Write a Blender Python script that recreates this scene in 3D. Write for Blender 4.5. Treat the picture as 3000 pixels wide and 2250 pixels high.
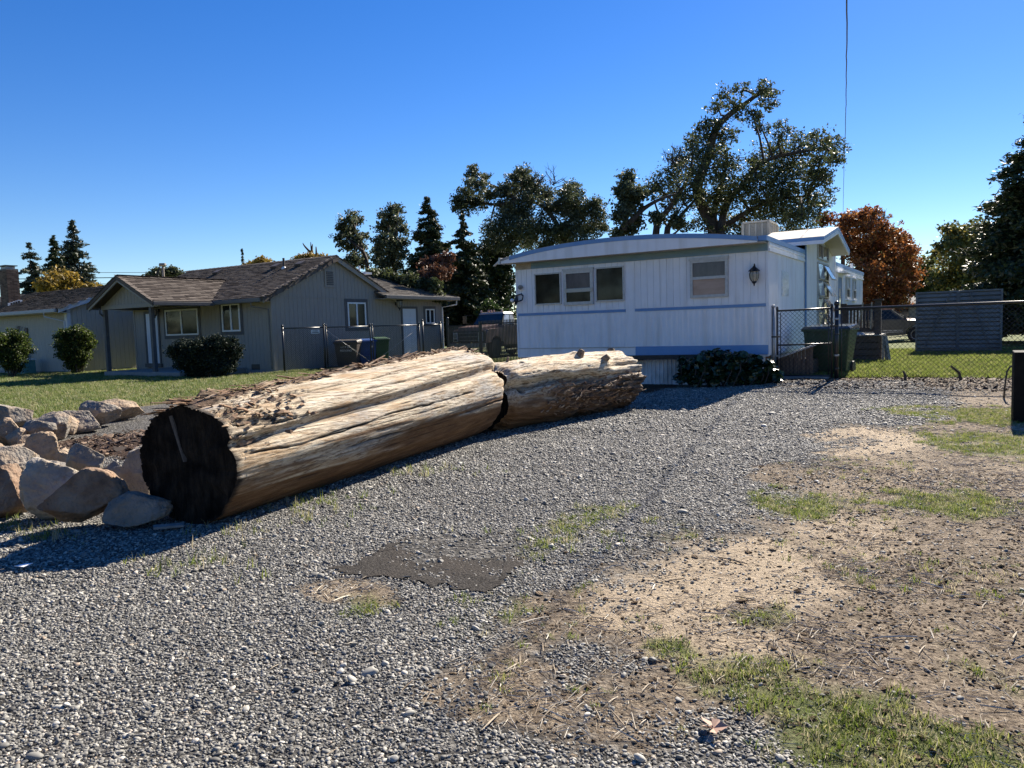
import bpy, bmesh, math, random
import numpy as np
from mathutils import Vector, Matrix

for o in list(bpy.data.objects):
    bpy.data.objects.remove(o)
random.seed(4)
RNG = np.random.default_rng(11)
SC = bpy.context.scene
COL = SC.collection

# ------------------------------------------------------------------ camera
F = 2166.7; CX, CY = 1500., 1125.           # focal length in photo pixels (26 mm on 36 mm)
PITCH, ROLL, TH = [math.radians(v) for v in (4.357, -1.734, 58.148)]
H = 1.38                                     # eye height
_cp, _sp, _cr, _sr = math.cos(PITCH), math.sin(PITCH), math.cos(ROLL), math.sin(ROLL)
_R0 = np.array([[1, 0, 0], [0, _sp, _cp], [0, -_cp, _sp]]).T
_R = _R0 @ np.array([[_cr, -_sr, 0], [_sr, _cr, 0], [0, 0, 1]])
_X = [math.sin(TH), -math.cos(TH), 0]; _Y = [math.cos(TH), math.sin(TH), 0]
MC = np.array([_X, _Y, [0, 0, 1]]) @ _R      # camera axes in the street grid (x along the street, y away from it)
EYE = np.array([0, 0, H])
cam = bpy.data.cameras.new('camera'); camo = bpy.data.objects.new('camera', cam); COL.objects.link(camo)
cam.lens = 26.0; cam.sensor_width = 36.0; cam.clip_start = 0.05; cam.clip_end = 3000
mw = Matrix.Identity(4)
for i in range(3):
    for j in range(3):
        mw[i][j] = float(MC[i, j])
mw[2][3] = H
camo.matrix_world = mw
SC.camera = camo

# ------------------------------------------------------------------ sky, sun, exposure
SUN_EL, SUN_AZ = math.radians(35.5), math.radians(2.2)
w = bpy.data.worlds.new('World'); SC.world = w; w.use_nodes = True
nt = w.node_tree; bg = nt.nodes['Background']
sky = nt.nodes.new('ShaderNodeTexSky'); sky.sky_type = 'NISHITA'; sky.sun_disc = False
sky.sun_elevation = SUN_EL; sky.sun_rotation = SUN_AZ
sky.altitude = 170; sky.air_density = 1.0; sky.dust_density = 0.05; sky.ozone_density = 4.0
hsv = nt.nodes.new('ShaderNodeHueSaturation'); hsv.inputs['Hue'].default_value = .514; hsv.inputs['Saturation'].default_value = 1.32       # phone-camera blue
nt.links.new(sky.outputs[0], hsv.inputs['Color']); nt.links.new(hsv.outputs[0], bg.inputs[0]); bg.inputs[1].default_value = 0.056
sl = bpy.data.lights.new('sun', 'SUN'); sl.energy = 5.0; sl.angle = math.radians(0.53); sl.color = (1.0, 0.91, 0.78)
so = bpy.data.objects.new('sun', sl); COL.objects.link(so)
SDIR = Vector((math.cos(SUN_EL) * math.sin(SUN_AZ), math.cos(SUN_EL) * math.cos(SUN_AZ), math.sin(SUN_EL)))
so.rotation_euler = SDIR.to_track_quat('Z', 'Y').to_euler()
so.location = (10, 40, 40)
SC.view_settings.view_transform = 'Standard'; SC.view_settings.look = 'None'
SC.view_settings.exposure = 1.38; SC.view_settings.gamma = 1.0
try: SC.view_settings.use_curve_mapping = False
except Exception: pass
SC.render.engine = 'CYCLES'
SC.cycles.max_bounces = 6; SC.cycles.transparent_max_bounces = 8

# ------------------------------------------------------------------ photo pixel -> place
def ray(x, y): return MC @ np.array([x - CX, -(y - CY), -F])
def G(x, y, z=0.): r = ray(x, y); return EYE + r * (z - H) / r[2]
def PX(x, y, X): r = ray(x, y); return EYE + r * X / r[0]
def PY(x, y, Y): r = ray(x, y); return EYE + r * Y / r[1]
def at(x, y, d): r = ray(x, y); return EYE + r * d / math.hypot(r[0], r[1])
def ss(v, a, b):
    t = np.clip((np.asarray(v, float) - a) / (b - a), 0, 1); return t * t * (3 - 2 * t)

# ------------------------------------------------------------------ value noise
def _h(ix, iy, iz, seed):
    n = (ix * 374761393 + iy * 668265263 + iz * 2147483647 + seed * 1274126177) & 0xFFFFFFFF
    n = ((n ^ (n >> 13)) * 1274126177) & 0xFFFFFFFF
    n = ((n ^ (n >> 16)) * 2246822519) & 0xFFFFFFFF
    return ((n ^ (n >> 15)) & 0xFFFF) / 65535.0
def vnoise(x, y, z=None, seed=0):
    x = np.asarray(x, float); y = np.asarray(y, float)
    z = np.zeros_like(x) if z is None else np.asarray(z, float)
    ix, iy, iz = [np.floor(v).astype(np.int64) for v in (x, y, z)]
    fx, fy, fz = x - ix, y - iy, z - iz
    fx, fy, fz = [t * t * (3 - 2 * t) for t in (fx, fy, fz)]
    r = 0
    for dx in (0, 1):
        for dy in (0, 1):
            for dz in (0, 1):
                r = r + _h(ix + dx, iy + dy, iz + dz, seed) * (fx if dx else 1 - fx) * (fy if dy else 1 - fy) * (fz if dz else 1 - fz)
    return r
def fbm(x, y, z=None, oct=4, seed=0):
    r = 0; a = .5; s = 0
    for k in range(oct):
        f = 2 ** k
        r = r + a * vnoise(x * f, y * f, None if z is None else z * f, seed + k * 17); s += a; a *= .5
    return r / s

def gz(x, y):
    """ground height: nearly flat, a low rise at the fenced side yard"""
    x = np.asarray(x, float); y = np.asarray(y, float)
    return .14 * ss(y, 13.0, 16.0) * ss(x, -4.8, -2.9) + .10 * ss(x, -10.5, -9.0) * (1 - ss(x, -6.2, -5.2)) * ss(y, 4.0, 5.2) * (1 - ss(y, 9.5, 12.0))
def g3(p): return np.array([p[0], p[1], float(gz(p[0], p[1]))])

# ------------------------------------------------------------------ object helpers
def tag(o, label=None, cat=None, group=None, kind=None):
    if label: o['label'] = label
    if cat: o['category'] = cat
    if group: o['group'] = group
    if kind: o['kind'] = kind
    return o
def thing(name, loc, label, cat, group=None, rz=0.):
    o = bpy.data.objects.new(name, None); COL.objects.link(o)
    o.location = [float(v) for v in loc]; o.rotation_euler = (0, 0, rz); o.empty_display_size = .1
    return tag(o, label, cat, group)
def wloc(o):
    v = Vector((0, 0, 0))
    while o is not None:
        v = v + o.location; o = o.parent
    return v
def copy_tree(o, parent=None):
    c = o.copy(); COL.objects.link(c); c.parent = parent
    for ch in list(o.children): copy_tree(ch, c)
    return c
def mesh_np(name, V, Fq, mat, smooth=False):
    """fast mesh from numpy verts and an (n,k) face array (all faces the same size)"""
    me = bpy.data.meshes.new(name); V = np.asarray(V, np.float32); Fq = np.asarray(Fq, np.int32)
    n, k = Fq.shape
    me.vertices.add(len(V)); me.vertices.foreach_set('co', V.ravel())
    me.loops.add(n * k); me.loops.foreach_set('vertex_index', Fq.ravel())
    me.polygons.add(n); me.polygons.foreach_set('loop_start', np.arange(0, n * k, k, dtype=np.int32))
    if smooth: me.polygons.foreach_set('use_smooth', np.ones(n, bool))
    me.update(calc_edges=True)
    if mat is not None: me.materials.append(mat)
    return me
def link(name, me, parent=None, loc=None):
    o = bpy.data.objects.new(name, me); COL.objects.link(o)
    if loc is not None: o.location = [float(v) for v in loc]
    if parent is not None: o.parent = parent
    return o
def vattr(me, name, vals):
    a = me.attributes.new(name, 'FLOAT', 'POINT'); a.data.foreach_set('value', np.asarray(vals, np.float32))

class MB:
    """collects shapes in world (or local) coordinates, builds ONE mesh object"""
    def __init__(s): s.v = []; s.f = []
    def add(s, vs, fs):
        n = len(s.v); s.v += [tuple(float(c) for c in p) for p in vs]; s.f += [tuple(n + i for i in f) for f in fs]; return s
    def box(s, x0, x1, y0, y1, z0, z1):
        return s.add([(x0, y0, z0), (x1, y0, z0), (x1, y1, z0), (x0, y1, z0), (x0, y0, z1), (x1, y0, z1), (x1, y1, z1), (x0, y1, z1)],
                     [(0, 3, 2, 1), (4, 5, 6, 7), (0, 1, 5, 4), (1, 2, 6, 5), (2, 3, 7, 6), (3, 0, 4, 7)])
    def obox(s, c, size, rot=(0, 0, 0)):
        from mathutils import Euler
        m = Euler(rot).to_matrix(); hx, hy, hz = [v / 2 for v in size]; c = Vector([float(v) for v in c])
        P = [c + m @ Vector(p) for p in [(-hx, -hy, -hz), (hx, -hy, -hz), (hx, hy, -hz), (-hx, hy, -hz), (-hx, -hy, hz), (hx, -hy, hz), (hx, hy, hz), (-hx, hy, hz)]]
        return s.add(P, [(0, 3, 2, 1), (4, 5, 6, 7), (0, 1, 5, 4), (1, 2, 6, 5), (2, 3, 7, 6), (3, 0, 4, 7)])
    def beam(s, a, b, wd, ht, up=(0, 0, 1)):
        a = Vector([float(v) for v in a]); b = Vector([float(v) for v in b]); d = (b - a).normalized(); u = Vector(up)
        if abs(d.dot(u)) > .98: u = Vector((1, 0, 0))
        sd = d.cross(u).normalized() * wd / 2; uu = sd.cross(d).normalized() * ht / 2
        return s.add([a - sd - uu, a + sd - uu, a + sd + uu, a - sd + uu, b - sd - uu, b + sd - uu, b + sd + uu, b - sd + uu],
                     [(0, 1, 2, 3), (7, 6, 5, 4), (0, 4, 5, 1), (1, 5, 6, 2), (2, 6, 7, 3), (3, 7, 4, 0)])
    def tube(s, pts, r, n=8, cap=True):
        pts = [Vector([float(c) for c in p]) for p in pts]; m = len(pts)
        rs = [r] * m if isinstance(r, (int, float)) else list(r)
        b0 = len(s.v); ref = Vector((0, 0, 1)); u = None
        for i, p in enumerate(pts):
            d = (pts[min(i + 1, m - 1)] - pts[max(i - 1, 0)])
            d = d.normalized() if d.length > 1e-9 else Vector((0, 0, 1))
            if u is None:
                u = d.cross(Vector((0, 0, 1)) if abs(d.z) < .9 else Vector((1, 0, 0))).normalized()
            else:
                u = (u - d * u.dot(d)); u = u.normalized() if u.length > 1e-6 else d.orthogonal().normalized()
            v = d.cross(u)
            for k in range(n):
                a = 2 * math.pi * k / n
                q = p + (u * math.cos(a) + v * math.sin(a)) * rs[i]; s.v.append((q.x, q.y, q.z))
        for i in range(m - 1):
            for k in range(n):
                a = b0 + i * n + k; b = b0 + i * n + (k + 1) % n
                s.f.append((a, b, b + n, a + n))
        if cap:
            s.f.append(tuple(b0 + k for k in range(n))[::-1]); s.f.append(tuple(b0 + (m - 1) * n + k for k in range(n)))
        return s
    def prism(s, poly, off):
        """polygon (list of 3d points) extruded by vector off"""
        n = len(poly); P = [Vector([float(c) for c in p]) for p in poly]; o = Vector([float(c) for c in off])
        return s.add(P + [p + o for p in P], [tuple(range(n))[::-1], tuple(range(n, 2 * n))] + [(i, (i + 1) % n, (i + 1) % n + n, i + n) for i in range(n)])
    def lathe(s, c, prof, n=16, axis='z'):
        c = Vector([float(v) for v in c]); b0 = len(s.v)
        for r, z in prof:
            for k in range(n):
                a = 2 * math.pi * k / n; x, y = r * math.cos(a), r * math.sin(a)
                q = {'z': (x, y, z), 'x': (z, x, y), 'y': (x, z, y)}[axis]; s.v.append(tuple(c + Vector(q)))
        for i in range(len(prof) - 1):
            for k in range(n):
                a = b0 + i * n + k; b = b0 + i * n + (k + 1) % n; s.f.append((a, b, b + n, a + n))
        s.f.append(tuple(b0 + k for k in range(n))[::-1]); s.f.append(tuple(b0 + (len(prof) - 1) * n + k for k in range(n)))
        return s
    def build(s, name, mat, parent=None, smooth=False, bevel=0., local=False):
        off = Vector((0, 0, 0)) if (parent is None or local) else wloc(parent)
        me = bpy.data.meshes.new(name)
        me.from_pydata([(a - off.x, b - off.y, c - off.z) for a, b, c in s.v], [], s.f)
        bm = bmesh.new(); bm.from_mesh(me); bmesh.ops.recalc_face_normals(bm, faces=bm.faces)
        if bevel > 0:
            bmesh.ops.bevel(bm, geom=[e for e in bm.edges if e.calc_face_angle(0) > .6], offset=bevel, segments=2, affect='EDGES', profile=.6, clamp_overlap=True)
        bm.to_mesh(me); bm.free()
        if smooth:
            for p in me.polygons: p.use_smooth = True
        if mat is not None: me.materials.append(mat)
        return link(name, me, parent)

# ------------------------------------------------------------------ materials
MATS = {}
def nn(nt, t, **kw):
    n = nt.nodes.new(t)
    for k, v in kw.items(): setattr(n, k, v)
    return n
def ramp(nt, fac, stops):
    r = nt.nodes.new('ShaderNodeValToRGB'); e = r.color_ramp.elements
    while len(e) < len(stops): e.new(.5)
    for el, (p, c) in zip(e, stops):
        el.position = p; el.color = (*c, 1) if len(c) == 3 else c
    nt.links.new(fac, r.inputs[0]); return r
def mat(name, c1, c2=None, scale=6., rough=.7, bump=0., bscale=None, metal=0., stretch=(1, 1, 1), dirt=None, dscale=1.2, detail=6., spec=.4, lo=.3, hi=.7, dst=None, dlo=.45, dhi=.72):
    """procedural surface: noise between two colours, optional larger stains and bump"""
    m = bpy.data.materials.new(name); m.use_nodes = True; nt = m.node_tree; L = nt.links
    b = nt.nodes['Principled BSDF']; b.inputs['Roughness'].default_value = rough; b.inputs['Metallic'].default_value = metal
    b.inputs['Specular IOR Level'].default_value = spec
    c2 = c2 or tuple(min(1, v * 1.18 + .005) for v in c1)
    tc = nn(nt, 'ShaderNodeTexCoord'); mp = nn(nt, 'ShaderNodeMapping'); mp.inputs['Scale'].default_value = stretch
    L.new(tc.outputs['Object'], mp.inputs[0])
    no = nn(nt, 'ShaderNodeTexNoise'); no.inputs['Scale'].default_value = scale; no.inputs['Detail'].default_value = detail; no.inputs['Roughness'].default_value = .62
    L.new(mp.outputs[0], no.inputs['Vector'])
    r = ramp(nt, no.outputs['Fac'], [(lo, c1), (hi, c2)]); col = r.outputs[0]
    if dirt:
        n2 = nn(nt, 'ShaderNodeTexNoise'); n2.inputs['Scale'].default_value = dscale; n2.inputs['Detail'].default_value = 5
        if dst:
            m2 = nn(nt, 'ShaderNodeMapping'); m2.inputs['Scale'].default_value = dst; L.new(tc.outputs['Object'], m2.inputs[0]); L.new(m2.outputs[0], n2.inputs['Vector'])
        else: L.new(tc.outputs['Object'], n2.inputs['Vector'])
        r2 = ramp(nt, n2.outputs['Fac'], [(dlo, (0, 0, 0)), (dhi, (1, 1, 1))])
        mx = nn(nt, 'ShaderNodeMix', data_type='RGBA'); mx.inputs['B'].default_value = (*dirt, 1)
        L.new(r2.outputs[0], mx.inputs['Factor']); L.new(col, mx.inputs['A']); col = mx.outputs['Result']
    L.new(col, b.inputs['Base Color'])
    if bump:
        n3 = nn(nt, 'ShaderNodeTexNoise'); n3.inputs['Scale'].default_value = bscale or scale * 3; n3.inputs['Detail'].default_value = 6
        L.new(mp.outputs[0], n3.inputs['Vector'])
        bp = nn(nt, 'ShaderNodeBump'); bp.inputs['Strength'].default_value = 1; bp.inputs['Distance'].default_value = bump
        L.new(n3.outputs['Fac'], bp.inputs['Height']); L.new(bp.outputs[0], b.inputs['Normal'])
    MATS[name] = m; return m
def leafmat(name, stops, rough=.55, trans=.3, spec=.35):
    m = bpy.data.materials.new(name); m.use_nodes = True; nt = m.node_tree; L = nt.links
    b = nt.nodes['Principled BSDF']; b.inputs['Roughness'].default_value = rough; b.inputs['Specular IOR Level'].default_value = spec
    a = nn(nt, 'ShaderNodeAttribute', attribute_name='lv')
    r = ramp(nt, a.outputs['Fac'], stops); L.new(r.outputs[0], b.inputs['Base Color'])
    t = nn(nt, 'ShaderNodeBsdfTranslucent'); L.new(r.outputs[0], t.inputs[0])
    mx = nn(nt, 'ShaderNodeMixShader'); mx.inputs[0].default_value = trans
    L.new(b.outputs[0], mx.inputs[1]); L.new(t.outputs[0], mx.inputs[2])
    L.new(mx.outputs[0], nt.nodes['Material Output'].inputs[0]); MATS[name] = m; return m
def randmat(name, stops, rough=.7, bump=0., bscale=60, spec=.4, vary=.25):
    """colour picked per instance / object"""
    m = bpy.data.materials.new(name); m.use_nodes = True; nt = m.node_tree; L = nt.links
    b = nt.nodes['Principled BSDF']; b.inputs['Roughness'].default_value = rough; b.inputs['Specular IOR Level'].default_value = spec
    oi = nn(nt, 'ShaderNodeObjectInfo'); r = ramp(nt, oi.outputs['Random'], stops); col = r.outputs[0]
    tc = nn(nt, 'ShaderNodeTexCoord'); no = nn(nt, 'ShaderNodeTexNoise'); no.inputs['Scale'].default_value = bscale
    L.new(tc.outputs['Object'], no.inputs['Vector'])
    mx = nn(nt, 'ShaderNodeMix', data_type='RGBA', blend_type='MULTIPLY'); mx.inputs['Factor'].default_value = vary
    L.new(col, mx.inputs['A']); L.new(no.outputs['Fac'], mx.inputs['B']); L.new(mx.outputs['Result'], b.inputs['Base Color'])
    if bump:
        bp = nn(nt, 'ShaderNodeBump'); bp.inputs['Distance'].default_value = bump; L.new(no.outputs['Fac'], bp.inputs['Height']); L.new(bp.outputs[0], b.inputs['Normal'])
    MATS[name] = m; return m
def glassmat(name, c=(.012, .014, .016), rough=.05, c2=None, scale=3):
    m = mat(name, c, c2 or tuple(v * 2.2 for v in c), scale=scale, rough=rough, spec=.6); return m

# ------------------------------------------------------------------ instances on points
def scatter(name, pts, rots, scls, idx, sources, label, cat, kind='stuff'):
    me = bpy.data.meshes.new(name); n = len(pts)
    me.vertices.add(n); me.vertices.foreach_set('co', np.asarray(pts, np.float32).ravel())
    for nm, dat in (('rot', rots), ('scl', scls)):
        a = me.attributes.new(nm, 'FLOAT_VECTOR', 'POINT'); a.data.foreach_set('vector', np.asarray(dat, np.float32).ravel())
    a = me.attributes.new('idx', 'INT', 'POINT'); a.data.foreach_set('value', np.asarray(idx, np.int32))
    o = link(name, me); tag(o, label, cat, None, kind)
    src = bpy.data.collections.new(name + '_kinds')
    for k, sm in enumerate(sources):
        src.objects.link(bpy.data.objects.new('%s_kind_%02d' % (name, k), sm))
    ng = bpy.data.node_groups.new(name, 'GeometryNodeTree')
    ng.interface.new_socket('Geometry', in_out='INPUT', socket_type='NodeSocketGeometry')
    ng.interface.new_socket('Geometry', in_out='OUTPUT', socket_type='NodeSocketGeometry')
    N = ng.nodes; L = ng.links
    gi = N.new('NodeGroupInput'); go = N.new('NodeGroupOutput'); ci = N.new('GeometryNodeCollectionInfo')
    ci.inputs['Collection'].default_value = src; ci.inputs['Separate Children'].default_value = True; ci.inputs['Reset Children'].default_value = True
    mp = N.new('GeometryNodeMeshToPoints'); ip = N.new('GeometryNodeInstanceOnPoints'); ip.inputs['Pick Instance'].default_value = True
    def na(nm, ty):
        x = N.new('GeometryNodeInputNamedAttribute'); x.data_type = ty; x.inputs['Name'].default_value = nm; return x
    ra, sa, ia = na('rot', 'FLOAT_VECTOR'), na('scl', 'FLOAT_VECTOR'), na('idx', 'INT')
    er = N.new('FunctionNodeEulerToRotation')
    L.new(gi.outputs[0], mp.inputs['Mesh']); L.new(mp.outputs[0], ip.inputs['Points']); L.new(ci.outputs[0], ip.inputs['Instance'])
    L.new(ra.outputs['Attribute'], er.inputs[0]); L.new(er.outputs[0], ip.inputs['Rotation'])
    L.new(sa.outputs['Attribute'], ip.inputs['Scale']); L.new(ia.outputs['Attribute'], ip.inputs['Instance Index'])
    L.new(ip.outputs[0], go.inputs[0])
    md = o.modifiers.new('scatter', 'NODES'); md.node_group = ng
    return o
def inpoly(x, y, poly):
    x = np.asarray(x); y = np.asarray(y); c = np.zeros(x.shape, bool); n = len(poly)
    for i in range(n):
        x0, y0 = poly[i]; x1, y1 = poly[(i + 1) % n]
        if y0 == y1: continue
        t = (y0 > y) != (y1 > y); c ^= t & (x < (x1 - x0) * (y - y0) / (y1 - y0) + x0)
    return c
# ================================================================== GROUND
_bx = np.array([0.5, 1.6, 2.0, 2.3, 2.6, 3.0, 3.8, 4.5, 5.6, 6.7, 8.0, 10.1, 10.7, 13.3, 16.0, 60])
_bv = np.array([3.0, 2.4, 0.2, -.40, -1.1, -1.72, -1.94, -1.67, -1.31, -1.36, -1.15, -.95, -.62, -.5, -.4, -.4])
def border(y): return np.interp(y, _bx, _bv)
_patch = []                                   # green patches on the bare ground: (x, y, rx, ry, strength)
for px, py, rx, ry, st in [(2860, 1215, 1.0, .9, .85), (2960, 1300, .8, .8, .7), (2330, 1475, .34, .5, .75), (2770, 1470, .34, .45, .7),
                           (2880, 1490, .4, .4, .35), (1720, 1530, .32, .7, .6), (1640, 1580, .16, .5, .5), (1035, 1780, .16, .22, .55),
                           (2200, 1985, .24, .2, .45), (2350, 2050, .3, .26, .6), (2560, 2130, .38, .26, .7), (2800, 2200, .42, .2, .6), (2500, 2230, .4, .16, .6),
                           (2260, 1795, .1, .12, .6), (1955, 1895, .07, .08, .8), (2960, 1990, .2, .2, .35), (2230, 1820, .12, .1, .5),
                           (2700, 1900, .6, .35, .22), (2850, 1700, .8, .8, .2), (1400, 1790, .3, .3, .35), (1500, 1690, .14, .25, .45), (1960, 1545, .3, .5, .35)]:
    p = G(px, py); _patch.append((p[0], p[1], rx, ry, st))
def zones(x, y):
    x = np.asarray(x, float); y = np.asarray(y, float)
    n1 = fbm(x * .9, y * .9, seed=3) - .5; n2 = fbm(x * 4.5, y * 4.5, seed=8, oct=3) - .5
    wob = n1 * 1.1 + n2 * .5
    lawn = 1 - ss(x + wob * .5, -14.75, -14.2)
    drive = (1 - lawn) * (1 - ss(x + wob * .7, -10.9, -10.1)) * ss(y, 4.4, 5.4)
    mulch = ss(x + wob, -10.9, -10.0) * (1 - ss(x + n2 * .4, -5.7, -5.2)) * ss(y + wob * .6, 4.2, 4.9)
    b = border(y)
    e = b - x + wob * (.55 + .12 * np.clip(y - 4, 0, 6))
    grav = ss(e, -.75 - .35 * (y < 5), .6) * (1 - mulch) * (1 - drive) * (1 - lawn)
    # bare sandy wash in the wheel track beside the asphalt, and thin spots
    for (px, py, rx, ry, st) in [(1030, 1740, .34, .2, .95), (1480, 1960, .3, .16, .75), (1420, 2050, .3, .16, .7), (2480, 1270, .5, .9, .7), (2290, 1385, .3, .5, .7), (2560, 1330, .5, .9, .6), (1650, 1800, .3, .5, .6), (1850, 2100, .35, .3, .55), (1700, 2050, .4, .3, .35)]:
        p = G(px, py); d = ((x - p[0]) / rx) ** 2 + ((y - p[1]) / ry) ** 2
        grav = grav * (1 - st * (1 - ss(d + n2 * 1.6, .1, 1.5)))
    grav = np.maximum(grav, drive)
    # strip of leaf litter and soil along the right-hand fence, yard behind it is lawn
    yard = ss(y + n1 * .6, 16.3, 17.0) * ss(x, -3.6, -3.2)
    grav = grav * (1 - ss(y + n1 * .8, 15.6, 16.3) * ss(x, -3.4, -3.0)) * (1 - yard)
    shade = ss(y, 13.6, 14.4) * (1 - ss(x, -4.2, -3.6)) * ss(x, -6.2, -5.6) * ss(y + wob * 1.2, 14.0, 14.6)
    grass = np.maximum(lawn * (.72 + 1.0 * n1), yard * .95)
    for (a, c, rx, ry, st) in _patch:
        d = ((x - a) / rx) ** 2 + ((y - c) / ry) ** 2
        grass = np.maximum(grass, st * (1 - ss(d + n2 * 3.4 + n1 * 1.2, .0, 2.0)))
    grass = np.maximum(grass, .4 * shade)
    far = ss(y, 24, 30) + ss(-x, 34, 40) + ss(x, 6, 12)
    grass = np.maximum(grass, np.clip(far, 0, 1) * .6)
    grav = np.clip(grav * (1 - ss(y, 30, 34)), 0, 1)
    sand = ss(fbm(x * .55 + 5, y * .55, seed=21), .42, .62)
    bare = 0
    for (px, py, rx, ry, st) in [(2150, 1640, .5, .6, 1), (2000, 1700, .45, .6, 1), (2250, 1720, .4, .4, .9), (2500, 1290, .8, 1.2, 1), (2080, 1880, .35, .3, .7), (2480, 1560, .5, .6, .6), (1900, 1800, .3, .3, .7)]:
        p = G(px, py); d = ((x - p[0]) / rx) ** 2 + ((y - p[1]) / ry) ** 2
        bare = np.maximum(bare, st * (1 - ss(d + n2, .3, 1.4)))
    sand = np.clip(np.maximum(bare, sand * .35), 0, 1)
    return dict(grav=grav, grass=np.clip(grass, 0, 1), mulch=mulch, sand=sand, lawn=lawn, drive=drive, yard=yard)

def axis_pts(segs):
    out = []
    for a, b, st in segs: out += list(np.arange(a, b - 1e-6, st))
    out.append(segs[-1][1]); return np.array(out)
gx = axis_pts([(-700, -100, 60), (-100, -40, 6), (-40, -16, .5), (-16, -8.5, .16), (-8.5, 1.2, .075), (1.2, 6, .25), (6, 60, 6), (60, 700, 64)])
gy = axis_pts([(-300, -20, 40), (-20, 0, 2), (0, 1.4, .2), (1.4, 8, .075), (8, 18, .14), (18, 40, .5), (40, 100, 6), (100, 1000, 60)])
GX, GY = np.meshgrid(gx, gy)
Zg = gz(GX, GY)
_near = (1 - ss(np.hypot(GX + 3, GY - 6), 8, 16))
Zg = Zg + _near * ((fbm(GX * 1.1, GY * 1.1, seed=31) - .5) * .035 + (fbm(GX * 5, GY * 5, seed=33, oct=2) - .5) * .012)
nx_, ny_ = len(gx), len(gy)
ids = np.arange(nx_ * ny_).reshape(ny_, nx_)
quads = np.stack([ids[:-1, :-1], ids[:-1, 1:], ids[1:, 1:], ids[1:, :-1]], -1).reshape(-1, 4)
def ground_h(x, y):
    x = np.asarray(x, float); y = np.asarray(y, float)
    n = (1 - ss(np.hypot(x + 3, y - 6), 8, 16))
    return gz(x, y) + n * ((fbm(x * 1.1, y * 1.1, seed=31) - .5) * .035 + (fbm(x * 5, y * 5, seed=33, oct=2) - .5) * .012)

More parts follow.
